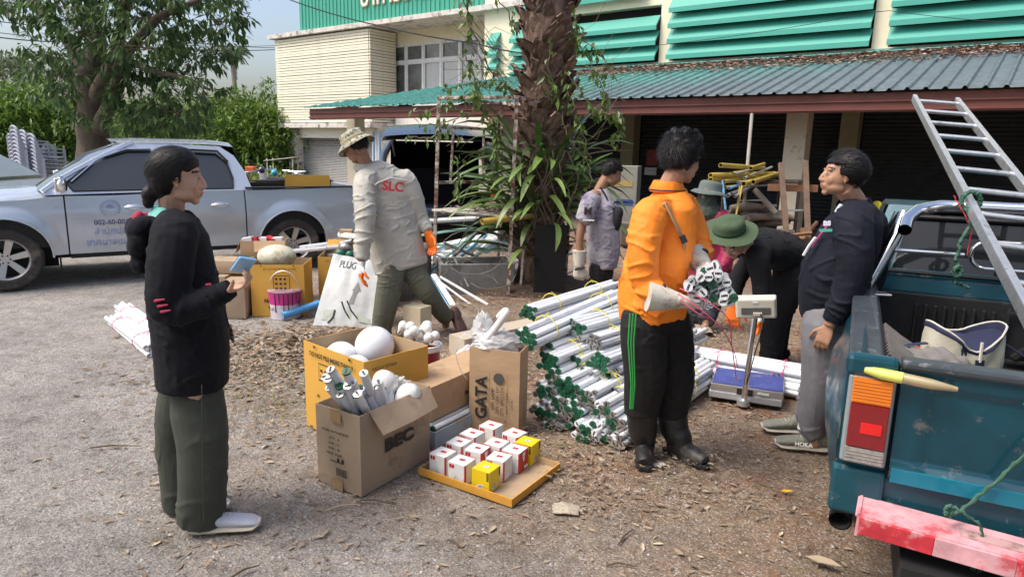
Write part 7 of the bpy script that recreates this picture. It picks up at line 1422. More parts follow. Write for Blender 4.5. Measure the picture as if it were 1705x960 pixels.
# --- tray with bulb boxes
ta_, tb_ = G(852, 845), G(697, 790); t, P, L, D_, x, y = carton('cardboard_tray', 'shallow orange cardboard tray carrying small bulb boxes', ta_, tb_, G(926, 780), .042, M('orange_carton_paper', (.62, .30, .04), .6, var=.08), M('tray_liner', (.40, .29, .18), .9), bulge=.001, th=.006)
Ot = Vector(t.location); TRAY = (Ot.copy(), x.copy(), y.copy(), L, D_)
bxw = M('white_box_print', (.74, .74, .73), .5, var=.06, vs=40); bxr = M('red_box_print', (.50, .015, .02), .45); bxy = M('yellow_box_print', (.80, .56, .01), .4, var=.04); bxk = m_ink; bxl = M('lavender_box_print', (.30, .32, .60), .5)
def bbox(u, v, rz, s, h, kind, label, lz=.0):
 """small lamp box standing in the tray"""
 g_ = 'white and red bulb boxes in the tray' if kind != 'y' else 'yellow bulb boxes in the tray'
 p = Ot + P(u, v, .008); t = thing('bulb_box', label, 'bulb box', p, math.atan2(-x.y, -x.x) + rz, g_); h2 = s / 2; mb = MB(); mats = [bxw, bxr, bxy]
 vs = [(-h2, -h2, 0), (h2, -h2, 0), (h2, h2, 0), (-h2, h2, 0), (-h2, -h2, h), (h2, -h2, h), (h2, h2, h), (-h2, h2, h)]; mb.v = vs; mb.f = [(3, 2, 1, 0), (4, 5, 6, 7), (0, 1, 5, 4), (1, 2, 6, 5), (2, 3, 7, 6), (3, 0, 4, 7)]; mb.m = [0] * 6 if kind != 'y' else [2] * 6
 if kind == 'r': mb.m[3] = 1; mb.m[4] = 1
 mb.build('box', mats, t, bevel=.0012)
 e = .0012; mk = MB(); rd = MB(); yl = MB()
 if kind != 'y':
  for (X0, Z0, w_) in ((-h2 + .008, h - .028, .013), (-h2 + .024, h - .028, .013)): rd.add([(X0, -h2 - e, Z0), (X0 + w_, -h2 - e, Z0), (X0 + w_, -h2 - e, Z0 + .019), (X0, -h2 - e, Z0 + .019)], [(0, 1, 2, 3)]); rd.add([(X0 + .03, h2 * .2 - .02, h + e), (X0 + .03 + w_, h2 * .2 - .02, h + e), (X0 + .03 + w_, h2 * .2, h + e), (X0 + .03, h2 * .2, h + e)], [(0, 1, 2, 3)])
  rd.add([(h2 - .004, -h2 - e, 0), (h2, -h2 - e, 0), (h2, -h2 - e, h), (h2 - .004, -h2 - e, h)], [(0, 1, 2, 3)]); rd.add([(-h2, h2 - .006, h + e), (h2, h2 - .006, h + e), (h2, h2, h + e), (-h2, h2, h + e)], [(0, 1, 2, 3)])
  mk.tube([(-.012, -h2 - e, .018), (-.008, -h2 - e, .03), (-.003, -h2 - e, .045), (.003, -h2 - e, .045), (.008, -h2 - e, .03), (.012, -h2 - e, .018), (-.012, -h2 - e, .018)], .0007, 4)
  for k in range(4): mk.add([(-.02 + .001 * k, -h2 - e, .008 + k * .004), (.018, -h2 - e, .008 + k * .004), (.018, -h2 - e, .0088 + k * .004), (-.02 + .001 * k, -h2 - e, .0088 + k * .004)], [(0, 1, 2, 3)]) if k % 2 else None
  for k in range(3): mk.add([(-.02, -.012 + k * .006, h + e), (.012, -.012 + k * .006, h + e), (.012, -.011 + k * .006, h + e), (-.02, -.011 + k * .006, h + e)], [(0, 1, 2, 3)])
  if kind == 'r':
   yl.add([(h2 + e, -.018, h - .010), (h2 + e, .018, h - .010), (h2 + e, .014, h - .026), (h2 + e, .004, h - .058), (h2 + e, -.004, h - .058), (h2 + e, -.014, h - .026)], [(0, 1, 2, 3, 4, 5)]); yl.add([(h2 + e, .006, .008), (h2 + e, h2 - .004, .008), (h2 + e, h2 - .004, .024), (h2 + e, .006, .024)], [(0, 1, 2, 3)]); yl.build('white_emblem', bxw, t)
  else: rd.add([(h2 + e, -h2, 0), (h2 + e, -h2 + .01, 0), (h2 + e, -h2 + .01, h), (h2 + e, -h2, h)], [(0, 1, 2, 3)])
  rd.build('red_print', bxr, t); mk.build('line_print', M('grey_line_print', (.25, .25, .28), .6), t)
 else:
  for s_, f in ((0, lambda u_, w_: (u_, -h2 - e, w_)), (1, lambda u_, w_: (h2 + e, u_, w_))):
   yl.add([f(a_, b_) for a_, b_ in ((-.026, .012), (-.008, .010), (.004, .022), (.016, .020), (.02, .036), (.008, .040), (.0, .034), (-.018, .034))], [tuple(range(8))]); rd.add([f(a_, b_) for a_, b_ in ((-.018, .016), (-.006, .015), (.006, .028), (.014, .026), (.014, .033), (.004, .034), (-.012, .028))], [tuple(range(7))])
   rd.v[-7:] = [tuple(Vector(q) + (Vector((0, -.0006, 0)) if not s_ else Vector((.0006, 0, 0)))) for q in rd.v[-7:]]
   for k in range(4): mk.add([f(h2 - .016, h - .012 - k * .011), f(h2 - .003, h - .012 - k * .011), f(h2 - .003, h - .004 - k * .011), f(h2 - .016, h - .004 - k * .011)], [(0, 1, 2, 3)])
  yl.add([(-.015, -.01, h + e), (.012, -.012, h + e), (.016, .008, h + e), (-.01, .012, h + e)], [(0, 1, 2, 3)]); rd.add([(-.008, -.006, h + e * 1.6), (.006, -.007, h + e * 1.6), (.009, .004, h + e * 1.6), (-.005, .007, h + e * 1.6)], [(0, 1, 2, 3)])
  yl.build('pale_emblem', bxw, t); rd.build('lamp_picture', bxl, t); mk.build('black_print', m_ink, t)
BH = .108
def tb_uv(px, py):
 q = G(px, py, BH + .012) - Ot; return q.dot(x), q.dot(y)
xl = -x; yl_ = y
for px, py, kind, rz, lb in ((741, 760, 'w', 0, 'leftmost white bulb box standing in the front row of the tray'), (773, 774, 'w', .04, 'white bulb box between leftmost white box and front yellow box'), (814, 786, 'y', .03, 'yellow bulb box at the front of the tray'),
        (768, 743, 'w', .02, 'white bulb box right behind the leftmost front one'), (799, 754, 'r', .10, 'white bulb box in the middle of the tray with a red arched side'), (790, 728, 'w', .0, 'white bulb box third from the front along the left side of the tray'), (822, 713, 'w', .0, 'rearmost white bulb box against the tall carton'),
        (832, 744, 'w', .06, 'white bulb box just behind the leaning white one'), (862, 727, 'w', -.1, 'white bulb box in the back row beside the rear yellow box'), (836, 768, 'w', .12, 'white bulb box right of the front yellow box, its side facing right'), (863, 755, 'r', .06, 'bulb box whose red side with pale cone faces the tray edge'), (884, 742, 'y', .05, 'yellow bulb box at the right rear of the tray')):
 u, v = tb_uv(px, py); s = .1; u = u + s / 2; v = v + s / 2
 bbox(u, v, rz, s, BH * ru(.97, 1.03), kind, lb)
# --- red bucket with bulbs
bk_ = A(708, 600, 4.35); bk_.z = 0; t = thing('bucket', 'dark red bucket with white rim, heaped with light bulbs', 'bucket', bk_); rz0 = A(708, 573, 4.35).z
MB().lathe([(.001, .004), (.085, .0), (.10, rz0 - .02), (.104, rz0)], 26).build('body', M('dark_red_plastic', (.30, .01, .03), .3, coat=.3), t, 50); MB().lathe([(.104, rz0 - .035), (.114, rz0 - .03), (.114, rz0 + .004), (.10, rz0 + .006), (.096, rz0 - .03)], 26).build('rim', bulbm, t, 50)
for i, (px, py, s_) in enumerate(((668, 546, .9), (680, 545, 1.0), (705, 546, 1.1), (714, 552, 1.), (692, 554, 1.1), (700, 560, 1.), (722, 562, 1.), (712, 566, 1.05), (684, 560, 1.))):
 p = A(px, py, 4.35 + ru(-.06, .06)); bulb(p, (ru(-.6, .6), ru(-.8, .2), ru(.2, 1)), s_ * .95, 'white light bulb in the heap on top of the dark red bucket', 'light bulbs heaped on the red bucket')
# --- tube bundles
tiey = M('yellow_string', (.65, .58, .08), .7); tiep = M('pink_string', (.70, .10, .22), .6)
def hexpack(n, r):
 P_ = []
 for i in range(-5, 6):
  for j in range(-5, 6): P_.append(((i + .5 * (j % 2)) * 2.05 * r, j * 1.78 * r))
 P_.sort(key=lambda q: q[0] ** 2 + (q[1] * 1.15) ** 2); return P_[:n]
def bundle(p, d, n, kinds, label, tie=tiey, r=.019, stag=.02, grp='tied bundles of old fluorescent tubes in the big heap', L_=1.2, flat=1., ties=(.22, .75)):
 d = Vector(d).normalized(); yv = Vector((0, 0, 1)).cross(d).normalized(); zv = d.cross(yv); n = max(6, int(n * .85)); t = thing('tube_bundle', label, 'tube bundle', p, 0, grp); pk = hexpack(n, r); ro = ru(-.3, .3)
 for a, b_ in pk:
  a, b_ = a * math.cos(ro) - b_ * math.sin(ro), (a * math.sin(ro) + b_ * math.cos(ro)) * flat; k_ = kinds[int(rnd() * len(kinds))]; dd = (d + yv * ru(-.008, .008) + zv * ru(-.006, .006)).normalized(); q = yv * a + zv * b_ + d * ru(-stag, stag)
  align(TM[k_], q, dd, ru(0, 3.1), 'tube', t, (L_ / 1.2 if TM[k_].name.startswith('tube') and k_ in 'gmw' else 1, 1, 1))
 R_ = max(math.hypot(a, b_) for a, b_ in pk) + r * 1.08
 for u in ties:
  c_ = d * (u * L_ + ru(-.03, .03)); mb = MB(); ex = [c_ + yv * math.cos(a) * (R_ + .002) + zv * math.sin(a) * (R_ * flat + .002) * (1 if True else 0) + d * ru(-.008, .008) for a in np.linspace(0, 6.28, 16)]; mb.tube(ex + ex[:1], .0035, 5)
  kx = ex[4]; mb.tube([kx, kx + Vector((ru(-.04, .04), ru(-.03, .03), .02)), kx + Vector((ru(-.08, .08), ru(-.05, 0), -.01))], .003, 4); mb.build('tie', tie, t, 60)
 return t
dH = Vector((.60, .80, .0))
BL_ = [(872, 566, 4.02, 17, 'g', 'clean white tube bundle lying highest, right behind the tall carton', (.60, .78, .06)), (878, 520, 4.75, 12, 'g', 'tube bundle in front of the long beige carton at the back of the heap', (.62, .78, .02)), (912, 583, 4.10, 10, 'gm', 'thin tube bundle below the highest clean one'), (958, 548, 4.25, 14, 'gm', 'tube bundle with dark and green ends at the upper right of the heap', (.62, .78, -.03)),
    (990, 570, 4.05, 9, 'm', 'stained tube bundle by the orange shirt hem', (.62, .78, -.04)), (912, 603, 3.98, 13, 'g', 'green ended bundle just right of the tall carton, upper'), (922, 628, 3.92, 10, 'gm', 'rust stained bundle below the upper green one'), (945, 648, 3.80, 19, 'g', 'big green ended bundle in the middle of the heap'), (995, 602, 3.95, 12, 'g', 'green ended bundle at the right, next to the black trousers', (.62, .78, -.03)),
    (975, 664, 3.72, 13, 'ggm', 'green ended bundle hung with a brown leaf in the lower middle'), (1003, 690, 3.62, 19, 'gmmw', 'big bundle of mixed white and dark ends at the lower right'), (1032, 712, 3.56, 14, 'gmm', 'bundle of dark ends beside the left rubber boot'), (950, 690, 3.72, 16, 'mmg', 'bundle of dark metal ends low in the middle of the heap'), (918, 702, 3.80, 12, 'gmm', 'low bundle right beside the foot of the tall carton'),
    (972, 722, 3.60, 15, 'mgw', 'lowest bundle at the front of the heap'), (1022, 748, 3.50, 7, 'mm', 'few loose tubes at the front right corner of the heap'), (905, 655, 3.95, 14, 'gm', 'bundle half hidden by the tall carton, middle height'), (900, 682, 3.90, 12, 'gm', 'bundle half hidden by the tall carton, low'), (985, 640, 3.98, 12, 'm', 'bundle pressed between the big middle one and the trousers'), (1010, 655, 3.85, 12, 'm', 'bundle under the green ended one at the right')]
BL_ += [(948, 604, 4.08, 12, 'gm', 'bundle wedged between the upper right ones and the middle of the heap'), (972, 628, 3.96, 12, 'gmm', 'dusty bundle right above the big middle one'), (1012, 622, 3.98, 12, 'gm', 'bundle showing just left of the green trouser stripes'), (928, 676, 3.80, 12, 'mmg', 'dark ended bundle low beside the tall carton foot'), (992, 716, 3.60, 10, 'gmw', 'small bundle at the foot of the heap between two larger ones'), (1040, 690, 3.66, 12, 'mg', 'bundle end right above the left rubber boot')]
for b_ in BL_:
 p = A(b_[0], b_[1], b_[2]); p.z = max(p.z, .045); bundle(p, b_[6] if len(b_) > 6 else dH, b_[3], b_[4], b_[5])
for i, (X_, Y_, Z_) in enumerate(((.62, 4.2, .07), (.78, 4.3, .2), (.5, 4.3, .12), (.42, 4.5, .3), (.35, 4.35, .2))): bundle(Vector((X_, Y_, Z_)), dH, 12, 'gm', 'inner bundle of the heap, nearly hidden by the bundles on top', grp='inner bundles of the tube heap')
bundle(G(768, 604, .05), (.2, .98, 0), 22, ('hg', 'hm', 'hm'), 'low stack of short tube ends between red bucket and tall carton', ties=(), L_=.62, grp='small tube stacks', stag=.03)
bundle(G(205, 512, .05), (.66, -.75, 0), 16, 't8wm'.replace('t8', ''), 'tube bundle tied with red string behind the woman, rear one', tiep, grp='bundles lying behind the woman', flat=.7); bundle(G(192, 530, .05), (.68, -.73, 0), 14, 'wm', 'tube bundle tied with red string behind the woman, front one', tiep, grp='bundles lying behind the woman', flat=.7)
dR = (.84, -.54, 0)
for px, py, z_, n_, lb in ((1120, 585, .06, 15, 'rear white bundle lying behind the weighing scale'), (1118, 605, .06, 17, 'front white bundle lying behind the weighing scale'), (1128, 585, .15, 14, 'upper white bundle lying behind the weighing scale')): bundle(G(px, py, z_), dR, n_, 'wwm', lb, tiep, grp='white tube bundles behind the scale', flat=.8, ties=(.28, .62))
# --- tubes in the orange man's hands
Hc = A(1150, 470, 3.00); t = thing('held_tubes', 'armful of old tubes gripped in white gloves, capped ends towards the camera', 'tube bundle', Hc)
ends = [(1146, 478), (1157, 468), (1166, 462), (1173, 452), (1182, 447), (1190, 442), (1152, 488), (1164, 482), (1175, 470), (1180, 461), (1170, 487), (1178, 497), (1190, 486), (1188, 497), (1200, 472), (1210, 470), (1202, 482), (1214, 486), (1222, 496), (1206, 492), (1216, 503), (1196, 462), (1160, 496), (1186, 475), (1196, 455), (1168, 474), (1150, 470), (1204, 502)]
ends2 = [(1166, 500), (1172, 506), (1180, 504), (1176, 500), (1184, 509), (1170, 511), (1178, 512), (1162, 505)]
for i, (px, py) in enumerate(ends):
 q = A(px, py, 2.98 + ru(-.04, .05)); align(TM[('sw', 'sm', 'sw', 'sg', 'sw')[i % 5]], q - Hc, (.26 + ru(-.05, .05), .95, -.10 + ru(-.05, .05)), ru(0, 3), 'tube', t, (1.1, .95, .95))
for px, py in ends2: align(TM['sw'], A(px, py, 2.99) - Hc, (.25, .95, -.12), ru(0, 3), 'tube', t, (1, .48, .48))
mb = MB()
for pts_ in (((1128, 489, 3.0), (1160, 510, 2.95), (1200, 545, 3.0), (1222, 585, 3.1), (1228, 612, 3.15)), ((1132, 480, 3.0), (1175, 500, 2.95), (1212, 530, 3.0), (1218, 570, 3.1), (1226, 630, 3.2)), ((1135, 500, 2.98), (1160, 520, 2.95), (1180, 530, 2.98))):
 P_, _ = cat([A(*q) for q in pts_], [1] * len(pts_), 5); mb.tube(P_, .006, 6, 0, True, .35)
tag(mb.build('string', M('pink_ribbon', (.72, .10, .20), .5), None, 60), 'pink plastic strings trailing down from the gripped tubes', 'string')
# --- weighing scale
Sx = Vector((.42, -.17, 0)).normalized(); t = thing('weighing_scale', 'platform weighing scale with blue plate and beige display on a pole', 'weighing scale', (1.345, 4.32, 0), math.atan2(Sx.y, Sx.x)); ssm = M('brushed_steel', (.55, .55, .54), .35, .8, var=.08, stretch=(1, 1, 20), vs=10)
MB().box((.22, .17, .05), (.46, .36, .05)).build('base', M('grey_enamel', (.33, .34, .35), .5), t, bevel=.008); MB().box((.225, .17, .100), (.455, .35, .05)).build('platform', ssm, t, bevel=.006); MB().box((.225, .17, .128), (.44, .34, .005)).build('plate', M('worn_blue_plate', (.05, .07, .26), .6, var=.25, dirt=((.25, .25, .3), .15, 14)), t)
for q in ((.04, .03), (.41, .03), (.04, .31), (.41, .31)): MB().tube([(q[0], q[1], .0), (q[0], q[1], .028)], .02, 10).build('foot', m_black, t)
MB().tube([(.215, -.035, .015), (.215, -.035, .05)], .042, 16).box((.215, -.015, .032), (.06, .06, .03)).build('bracket', M('cast_grey', (.35, .36, .36), .5, .5), t, 40); MB().box((.33, -.012, .098), (.07, .004, .012)).build('label_plate', M('white_label', (.75, .75, .75), .5), t); MB().box((.215, .0, .095), (.10, .03, .035)).build('recess', m_dark, t)
Rl = t.rotation_euler.to_matrix().transposed(); loc_ = lambda p: Rl @ (p - Vector(t.location)); pb = Vector((.215, -.035, .03)); ptp = loc_(A(1258, 520, 3.99)); MB().tube([pb, ptp], .018, 14).build('pole', m_chrome, t, 60)
hc = loc_(A(1259, 510, 3.97)); beige = M('beige_plastic', (.56, .54, .46), .5); tl_ = Matrix.Rotation(-.12, 3, 'Y') @ Matrix.Rotation(.1, 3, 'X')
mb = MB(); mb.loft([[hc + tl_ @ Vector((sx * .115 * k_, yy, zz)) for sx, zz in ((-1, -.062 * k_), (1, -.062 * k_), (1, .062 * k_), (-1, .062 * k_))] for k_, yy in ((.93, -.05), (1, -.035), (1, .035), (.8, .06))]); mb.build('display_housing', beige, t, bevel=.008); MB().box(hc + tl_ @ Vector((.0, -.052, -.012)), (.165, .006, .042), tl_).build('recess_panel', M('dark_grey_plastic', (.10, .10, .10), .5), t, bevel=.003)
MB().box(hc + tl_ @ Vector((.01, -.056, -.03)), (.05, .012, .02), tl_).build('connector', beige, t, bevel=.002); MB().box(hc + tl_ @ Vector((.0, -.052, .04)), (.03, .003, .01), tl_).build('label_plate', MC['white_label'], t)
P_, _ = cat([hc + Vector((.03, -.06, -.03)), hc + Vector((.05, -.05, -.10)), ptp * .6 + pb * .4 + Vector((.03, -.02, .0)), ptp * .3 + pb * .7 + Vector((.01, -.03, 0)), pb + Vector((.0, -.02, .10))], [1] * 5, 6); MB().tube(P_, .0035, 6).build('cable', m_black, t, 60)
# --- things at the back left: yellow cartons, old cartons, dome, paint bucket, sack
t, P, L, D_, x, y = carton('yellow_carton', 'yellow carton right behind the pink paint bucket', V2(-2.47, 6.28), V2(-1.98, 6.34), V2(-2.52, 6.72), .50, yelc)
on_face(t, P, 'LOT. CAT. RAW MATERIAL QTY/PCS', .03, L * .55, -.012, .46, x, fit=.3); marks(t, P, [(L * .42, .20, L * .43, .40), (L * .72, .20, L * .73, .40), (L * .42, .395, L * .73, .40), (L * .42, .20, L * .73, .205)] + [(L * (.46 + .08 * i), .22 + .045 * j, L * (.50 + .08 * i), .24 + .045 * j) for i in range(3) for j in range(4)] + [(L * .2, .485, L * .22, .5), (L * .8, .485, L * .82, .5)]); put_text('HATARI', .05, P(L * .42, -.012, .155), x, (0, 0, 1), m_ink, t, bold=.002); on_face(t, P, 'A', .06, L * .36, -.012, .11, x, bold=.004)
Oy = Vector(t.location); o = thing('ceiling_lamp', 'old dusty dome ceiling lamp lying on the yellow carton', 'lamp', Oy + P(L * .42, D_ * .45, .50)); mb = MB(); mb.ball((0, 0, .05), (.185, .16, .115), None, 0, 30, 16); fuse(mb, 'shade', M('dusty_cream_glass', (.55, .52, .40), .5, var=.12, dirt=((.35, .31, .2), .3, 9)), .008, 2, o)
t, P, L, D_, x, y = carton('yellow_carton', 'yellow carton further right, half behind the white sack', V2(-1.95, 6.70), V2(-1.25, 6.78), V2(-2.0, 7.2), .52, yelc, flaps=(('b', .5, .12, 0, 1),))
on_face(t, P, 'LOT. CAT. RAW MATERIAL', .03, L * .30, -.012, .48, x, fit=.28); marks(t, P, [(L * .25, .22, L * .26, .42), (L * .5, .22, L * .51, .42)] + [(L * (.3 + .07 * i), .24 + .045 * j, L * (.34 + .07 * i), .265 + .045 * j) for i in range(3) for j in range(4)]); put_text('HATARI', .05, P(L * .24, -.012, .18), x, (0, 0, 1), m_ink, t, bold=.002); put_text('A', .06, P(L * .2, -.012, .12), x, (0, 0, 1), m_ink, t, bold=.004)
carton('old_carton', 'crushed upright brown carton beside the back yellow carton', V2(-2.72, 6.18), V2(-2.50, 6.20), V2(-2.73, 6.5), .34, kraft2, bulge=.012, open_=False); carton('old_carton', 'low brown carton half hidden by the woman, in front of the truck', V2(-3.15, 6.35), V2(-2.75, 6.37), V2(-3.15, 6.8), .36, kraft2, bulge=.015, open_=False)
carton('old_carton', 'small upper carton lying on the crushed ones beside the dome lamp', V2(-3.0, 6.5, .37), V2(-2.62, 6.50, .37), V2(-3.0, 6.8, .37), .12, kraft2, bulge=.01, open_=False)
t, P, L, D_, x, y = carton('open_carton', 'open brown carton holding red and white boxes beside the rear truck wheel', V2(-2.78, 6.85, .42), V2(-2.35, 6.95, .42), V2(-2.85, 7.15, .42), .22, kraft, flaps=(('f', 2.6, .12, .30, 1.), ('l', 2.7, .16, 0, 1)))
Oo = Vector(t.location)
for i in range(5): tag(MB().box((0, 0, 0), (.10, .08, .06), Matrix.Rotation(ru(-.5, .5), 3, 'Z') @ Matrix.Rotation(ru(-.4, .4), 3, 'Y')).build('small_box', bxr if i % 2 else bxw, None, loc=Oo + P(.06 + i * .075, .12, .215), bevel=.002), 'small red or white box sticking out of the open brown carton', 'box', 'small boxes in the open carton')
carton('old_carton', 'brown carton under the open carton beside the rear truck wheel', V2(-2.80, 6.84), V2(-2.34, 6.94), V2(-2.88, 7.16), .40, kraft2, open_=False)
pb_ = G(476, 527); t = thing('paint_bucket', 'dented pink and white paint bucket with wire handle and black drips', 'bucket', pb_); mb = MB(); mb.lathe([(.001, .005), (.135, .0), (.142, .14)], 28).build('body', M('white_pink_tin', (.60, .56, .62), .4, var=.1, dirt=((.35, .1, .25), .15, 7)), t, 50); MB().lathe([(.142, .14), (.150, .245), (.154, .255), (.150, .262)], 28).build('pink_band', M('magenta_paint', (.60, .04, .28), .4, dirt=((.1, .03, .08), .2, 12)), t, 50); MB().lathe([(.154, .255), (.157, .262), (.15, .27), (.001, .268)], 28).build('lid', M('dark_lid', (.22, .12, .15), .6, dirt=((.5, .4, .4), .3, 10)), t, 50)
mb = MB();
for k in range(7): a = -1.9 + k * .28; h_ = ru(.05, .22); mb.tube([Vector((math.cos(a) * .151, math.sin(a) * .151, .25)), Vector((math.cos(a) * .144, math.sin(a) * .144, .25 - h_))], .004, 4)
mb.build('drip', m_ink, t); MB().tube([(.15 * math.cos(a) , -.02, .25 + .20 * math.sin(a)) for a in np.linspace(.0, 2.6, 14)], .004, 5).build('handle', m_alu, t, 60); put_text('NG', .045, (-.075, -.125, .10), (1, 0, 0), (0, 0, 1), m_ink, t)
# white sack leaning with print
sack = M('white_woven_sack', (.50, .52, .52), .6, var=.12, dirt=((.38, .37, .33), .25, 3), bump=.3, bs=300, vs=8); t = thing('sack', 'white printed sack sheet leaning against the heap behind the walking man', 'sack', A(575, 545, 6.0)); So = Vector(t.location); c4 = [A(521, 541, 5.95) - So, A(640, 548, 5.9) - So, A(640, 437, 6.25) - So, A(555, 422, 6.3) - So]; c4[0].z = max(c4[0].z, .01)
def sk(u, v, o_=0.):
 p = c4[0].lerp(c4[1], u).lerp(c4[3].lerp(c4[2], u), v); nrm = (c4[1] - c4[0]).cross(c4[3] - c4[0]).normalized(); return p + nrm * (.05 * math.sin(u * 3.14) * math.sin(v * 3.14) + .022 * noise.noise(Vector((u * 3.5, v * 2, 1))) + .012 * noise.noise(Vector((u * 8, v * 3, 5))) + o_)
grid(sk, np.linspace(0, 1, 25), np.linspace(0, 1, 19), 'front_sheet', sack, 60, t); grid(lambda u, v: sk(u, v, -.05 * math.sin(u * 3.14) - .01), np.linspace(0, 1, 13), np.linspace(0, 1, 9), 'back_sheet', sack, 60, t)
gp = M('grey_sack_print', (.22, .22, .22), .7); me = text_mesh('PLUG', .14, .0004, .002); me.materials.append(gp)
for v_ in me.vertices: q = sk(.34 + v_.co.x * .95, .86 + v_.co.y * 1.15, .004); v_.co = q
inst('lettering', me, t)
def skp(poly, mt=gp, o_=.004):
 mb = MB(); mb.add([sk(u, v, o_) for u, v in poly], [tuple(range(len(poly)))]); return mb.build('print', mt, t)
skp([(.46, .30), (.54, .31), (.60, .50), (.64, .50), (.58, .62), (.50, .49), (.53, .49)]); skp([(.45, .26), (.8, .12), (.8, .06), (.5, .10)], M('pale_green_print', (.38, .42, .36), .7)); skp([(.10, .08), (.30, .05), (.26, .22), (.10, .22)], MC['pale_green_print'])
mb = MB()
for pp in (((.36, .33), (.42, .22), (.50, .12)), ((.44, .35), (.52, .22), (.62, .12)), ((.27, .22), (.26, .12), (.20, .04))): mb.tube([sk(u, v, .006) for u, v in pp], .008, 5, 0, True, .4)
mb.build('line_print', m_ink, t)
t, P, L, D_, x, y = carton('beige_carton', 'narrow beige carton standing behind the walking legs', V2(-.92, 5.60), V2(-.76, 5.50), V2(-.84, 5.72), .30, M('beige_carton_paper', (.56, .48, .33), .8), bulge=.004, open_=False)
t = thing('motor_part', 'dark green and metal motor part on the heap by the truck tail', 'motor part', A(576, 412, 6.9)); mb = MB(); mb.ball((0, 0, 0), (.08, .07, .06)); mb.tube([(-.06, 0, .03), (.08, -.02, .07)], .035, 10); fuse(mb, 'housing', M('scuffed_metal', (.25, .24, .24), .4, .6, var=.4, vs=20), .007, 1, t); MB().ball((-.05, -.05, -.06), (.06, .04, .05)).ball((.05, -.05, -.07), (.05, .04, .05)).build('green_cover', M('dark_green_enamel', (.01, .12, .07), .4), t, 60)
tag(MB().box((0, 0, 0), (.14, .10, .11)).build('small_carton', kraft, None, loc=A(577, 390, 7.6), bevel=.002), 'small brown carton on the heap close to the red tail lamp', 'carton')
mb = MB().box((0, 0, 0), (.95, .7, .62)).box((.3, .3, .1), (.6, .3, .5)); tag(mb.build('junk_heap', M('mixed_junk', (.12, .10, .09), .9, var=.5), None, loc=(-1.55, 7.45, .18), bevel=.05), kind='stuff'); COL.objects[-1]['label'] = 'dark heap of mixed rubbish under the white fittings'
# long beige carton behind the heap
t, P, L, D_, x, y = carton('long_beige_carton', 'long beige carton lying aslant behind the tube heap', V2(-.36, 5.05), V2(.62, 5.95), V2(-.48, 5.20), .17, M('greyish_beige_carton', (.45, .38, .29), .85, var=.05), open_=False, bulge=.003); marks(t, P, [(.02, .02, .22, .15)], M('scribbled_brown', (.38, .26, .14), .9, dirt=((.1, .06, .04), .3, 30)))
# yellow-blue bag in the teal pickup bed
bgc = thing('canvas_bag', 'open cream and navy canvas bag lying in the teal pickup bed', 'bag', A(1600, 592, 2.72)); Bo = Vector(bgc.location); crm = M('cream_canvas', (.50, .48, .38), .85, var=.12, bump=.2, bs=90); nvc = M('navy_canvas', (.018, .022, .06), .8)
def bagp(a, h_, k_=1.):
 w_, d_ = .17 - .02 * h_, .11 + .02 * math.cos(a * 2); return Vector((math.cos(a) * w_ * k_, math.sin(a) * d_ * k_, -.13 + .25 * h_ + .03 * math.cos(2 * a) * h_ - .045 * h_ * math.exp(-((a - 4.71) / .45) ** 2))) + Vector((.012 * noise.noise(Vector((math.cos(a) * 2, math.sin(a) * 2, h_ * 3))), .02 * noise.noise(Vector((math.cos(a) * 3, h_ * 4, 2))), 0))
aa = np.linspace(0, 2 * math.pi, 37)[:-1]
mb = MB(); mb.loft([[bagp(a, h_, 1 if h_ > 0.02 else .7) for a in aa] for h_ in (0, .08, .25, .45, .62, .78, .9)], 0, False); mb.build('body', crm, bgc, 60); MB().loft([[bagp(a, h_, k_) for a in aa] for h_, k_ in ((.90, 1.01), (.93, 1.03), (.97, 1.0), (.97, .93), (.6, .88), (.2, .8))], 0, True).build('navy_top', nvc, bgc, 60)
zp = M('pale_zip', (.6, .58, .5), .5); mb = MB(); pz = [bagp(a, .985, .99) for a in aa]; mb.tube(pz + pz[:1], .004, 5); mb.tube([bagp(-1.5, .97, 1.04), bagp(-1.5, .6, 1.05)], .006, 5); mb.build('zip', zp, bgc, 60); MB().box(bagp(-1.5, .50, 1.06), (.035, .006, .06)).build('zip_tab', nvc, bgc)
for pts_ in (((-.17, -.03, .06), (-.27, -.05, .05), (-.32, -.05, -.0), (-.22, -.08, -.02), (-.15, -.08, .03)), ((.16, -.02, .06), (.24, -.06, .0), (.28, -.05, -.10), (.22, -.06, -.12))):
 P_, R_ = cat(pts_, [.014] * len(pts_), 5); MB().tube(P_, R_, 6, 0, True, .3).build('strap', nvc, bgc, 60)
cz_ = MB(); cz_.ball((0, 0, 0), (.16, .10, .07)); o = thing('rag', 'grey crumpled cloth beside the canvas bag in the pickup bed', 'rag', A(1548, 608, 2.6)); fuse(cz_, 'cloth', M('grey_rag', (.17, .16, .15), .9, var=.2), .008, 1, o, fn=lambda co: np.array([.02 * noise.noise(Vector(p) * 22) for p in co]))
o = MB().box((0, 0, 0), (.09, .06, .02), Matrix.Rotation(.5, 3, 'Z')).build('red_packet', bxr, None, loc=A(1527, 583, 2.8), bevel=.003); tag(o, 'small red and white packet under the bag strap', 'packet')
# ================================================================ BACKGROUND THINGS
random.seed(77)
# carton in the silver pickup bed
q = A(512, 300, 9.55); t, P, L, D_, x, y = carton('yellow_carton', 'yellow carton standing in the bed of the silver pickup', Vector((q.x - .30, q.y - .05, .70)), Vector((q.x + .28, q.y + .12, .70)), Vector((q.x - .42, q.y + .30, .70)), A(512, 293, 9.5).z - .70, yelc)
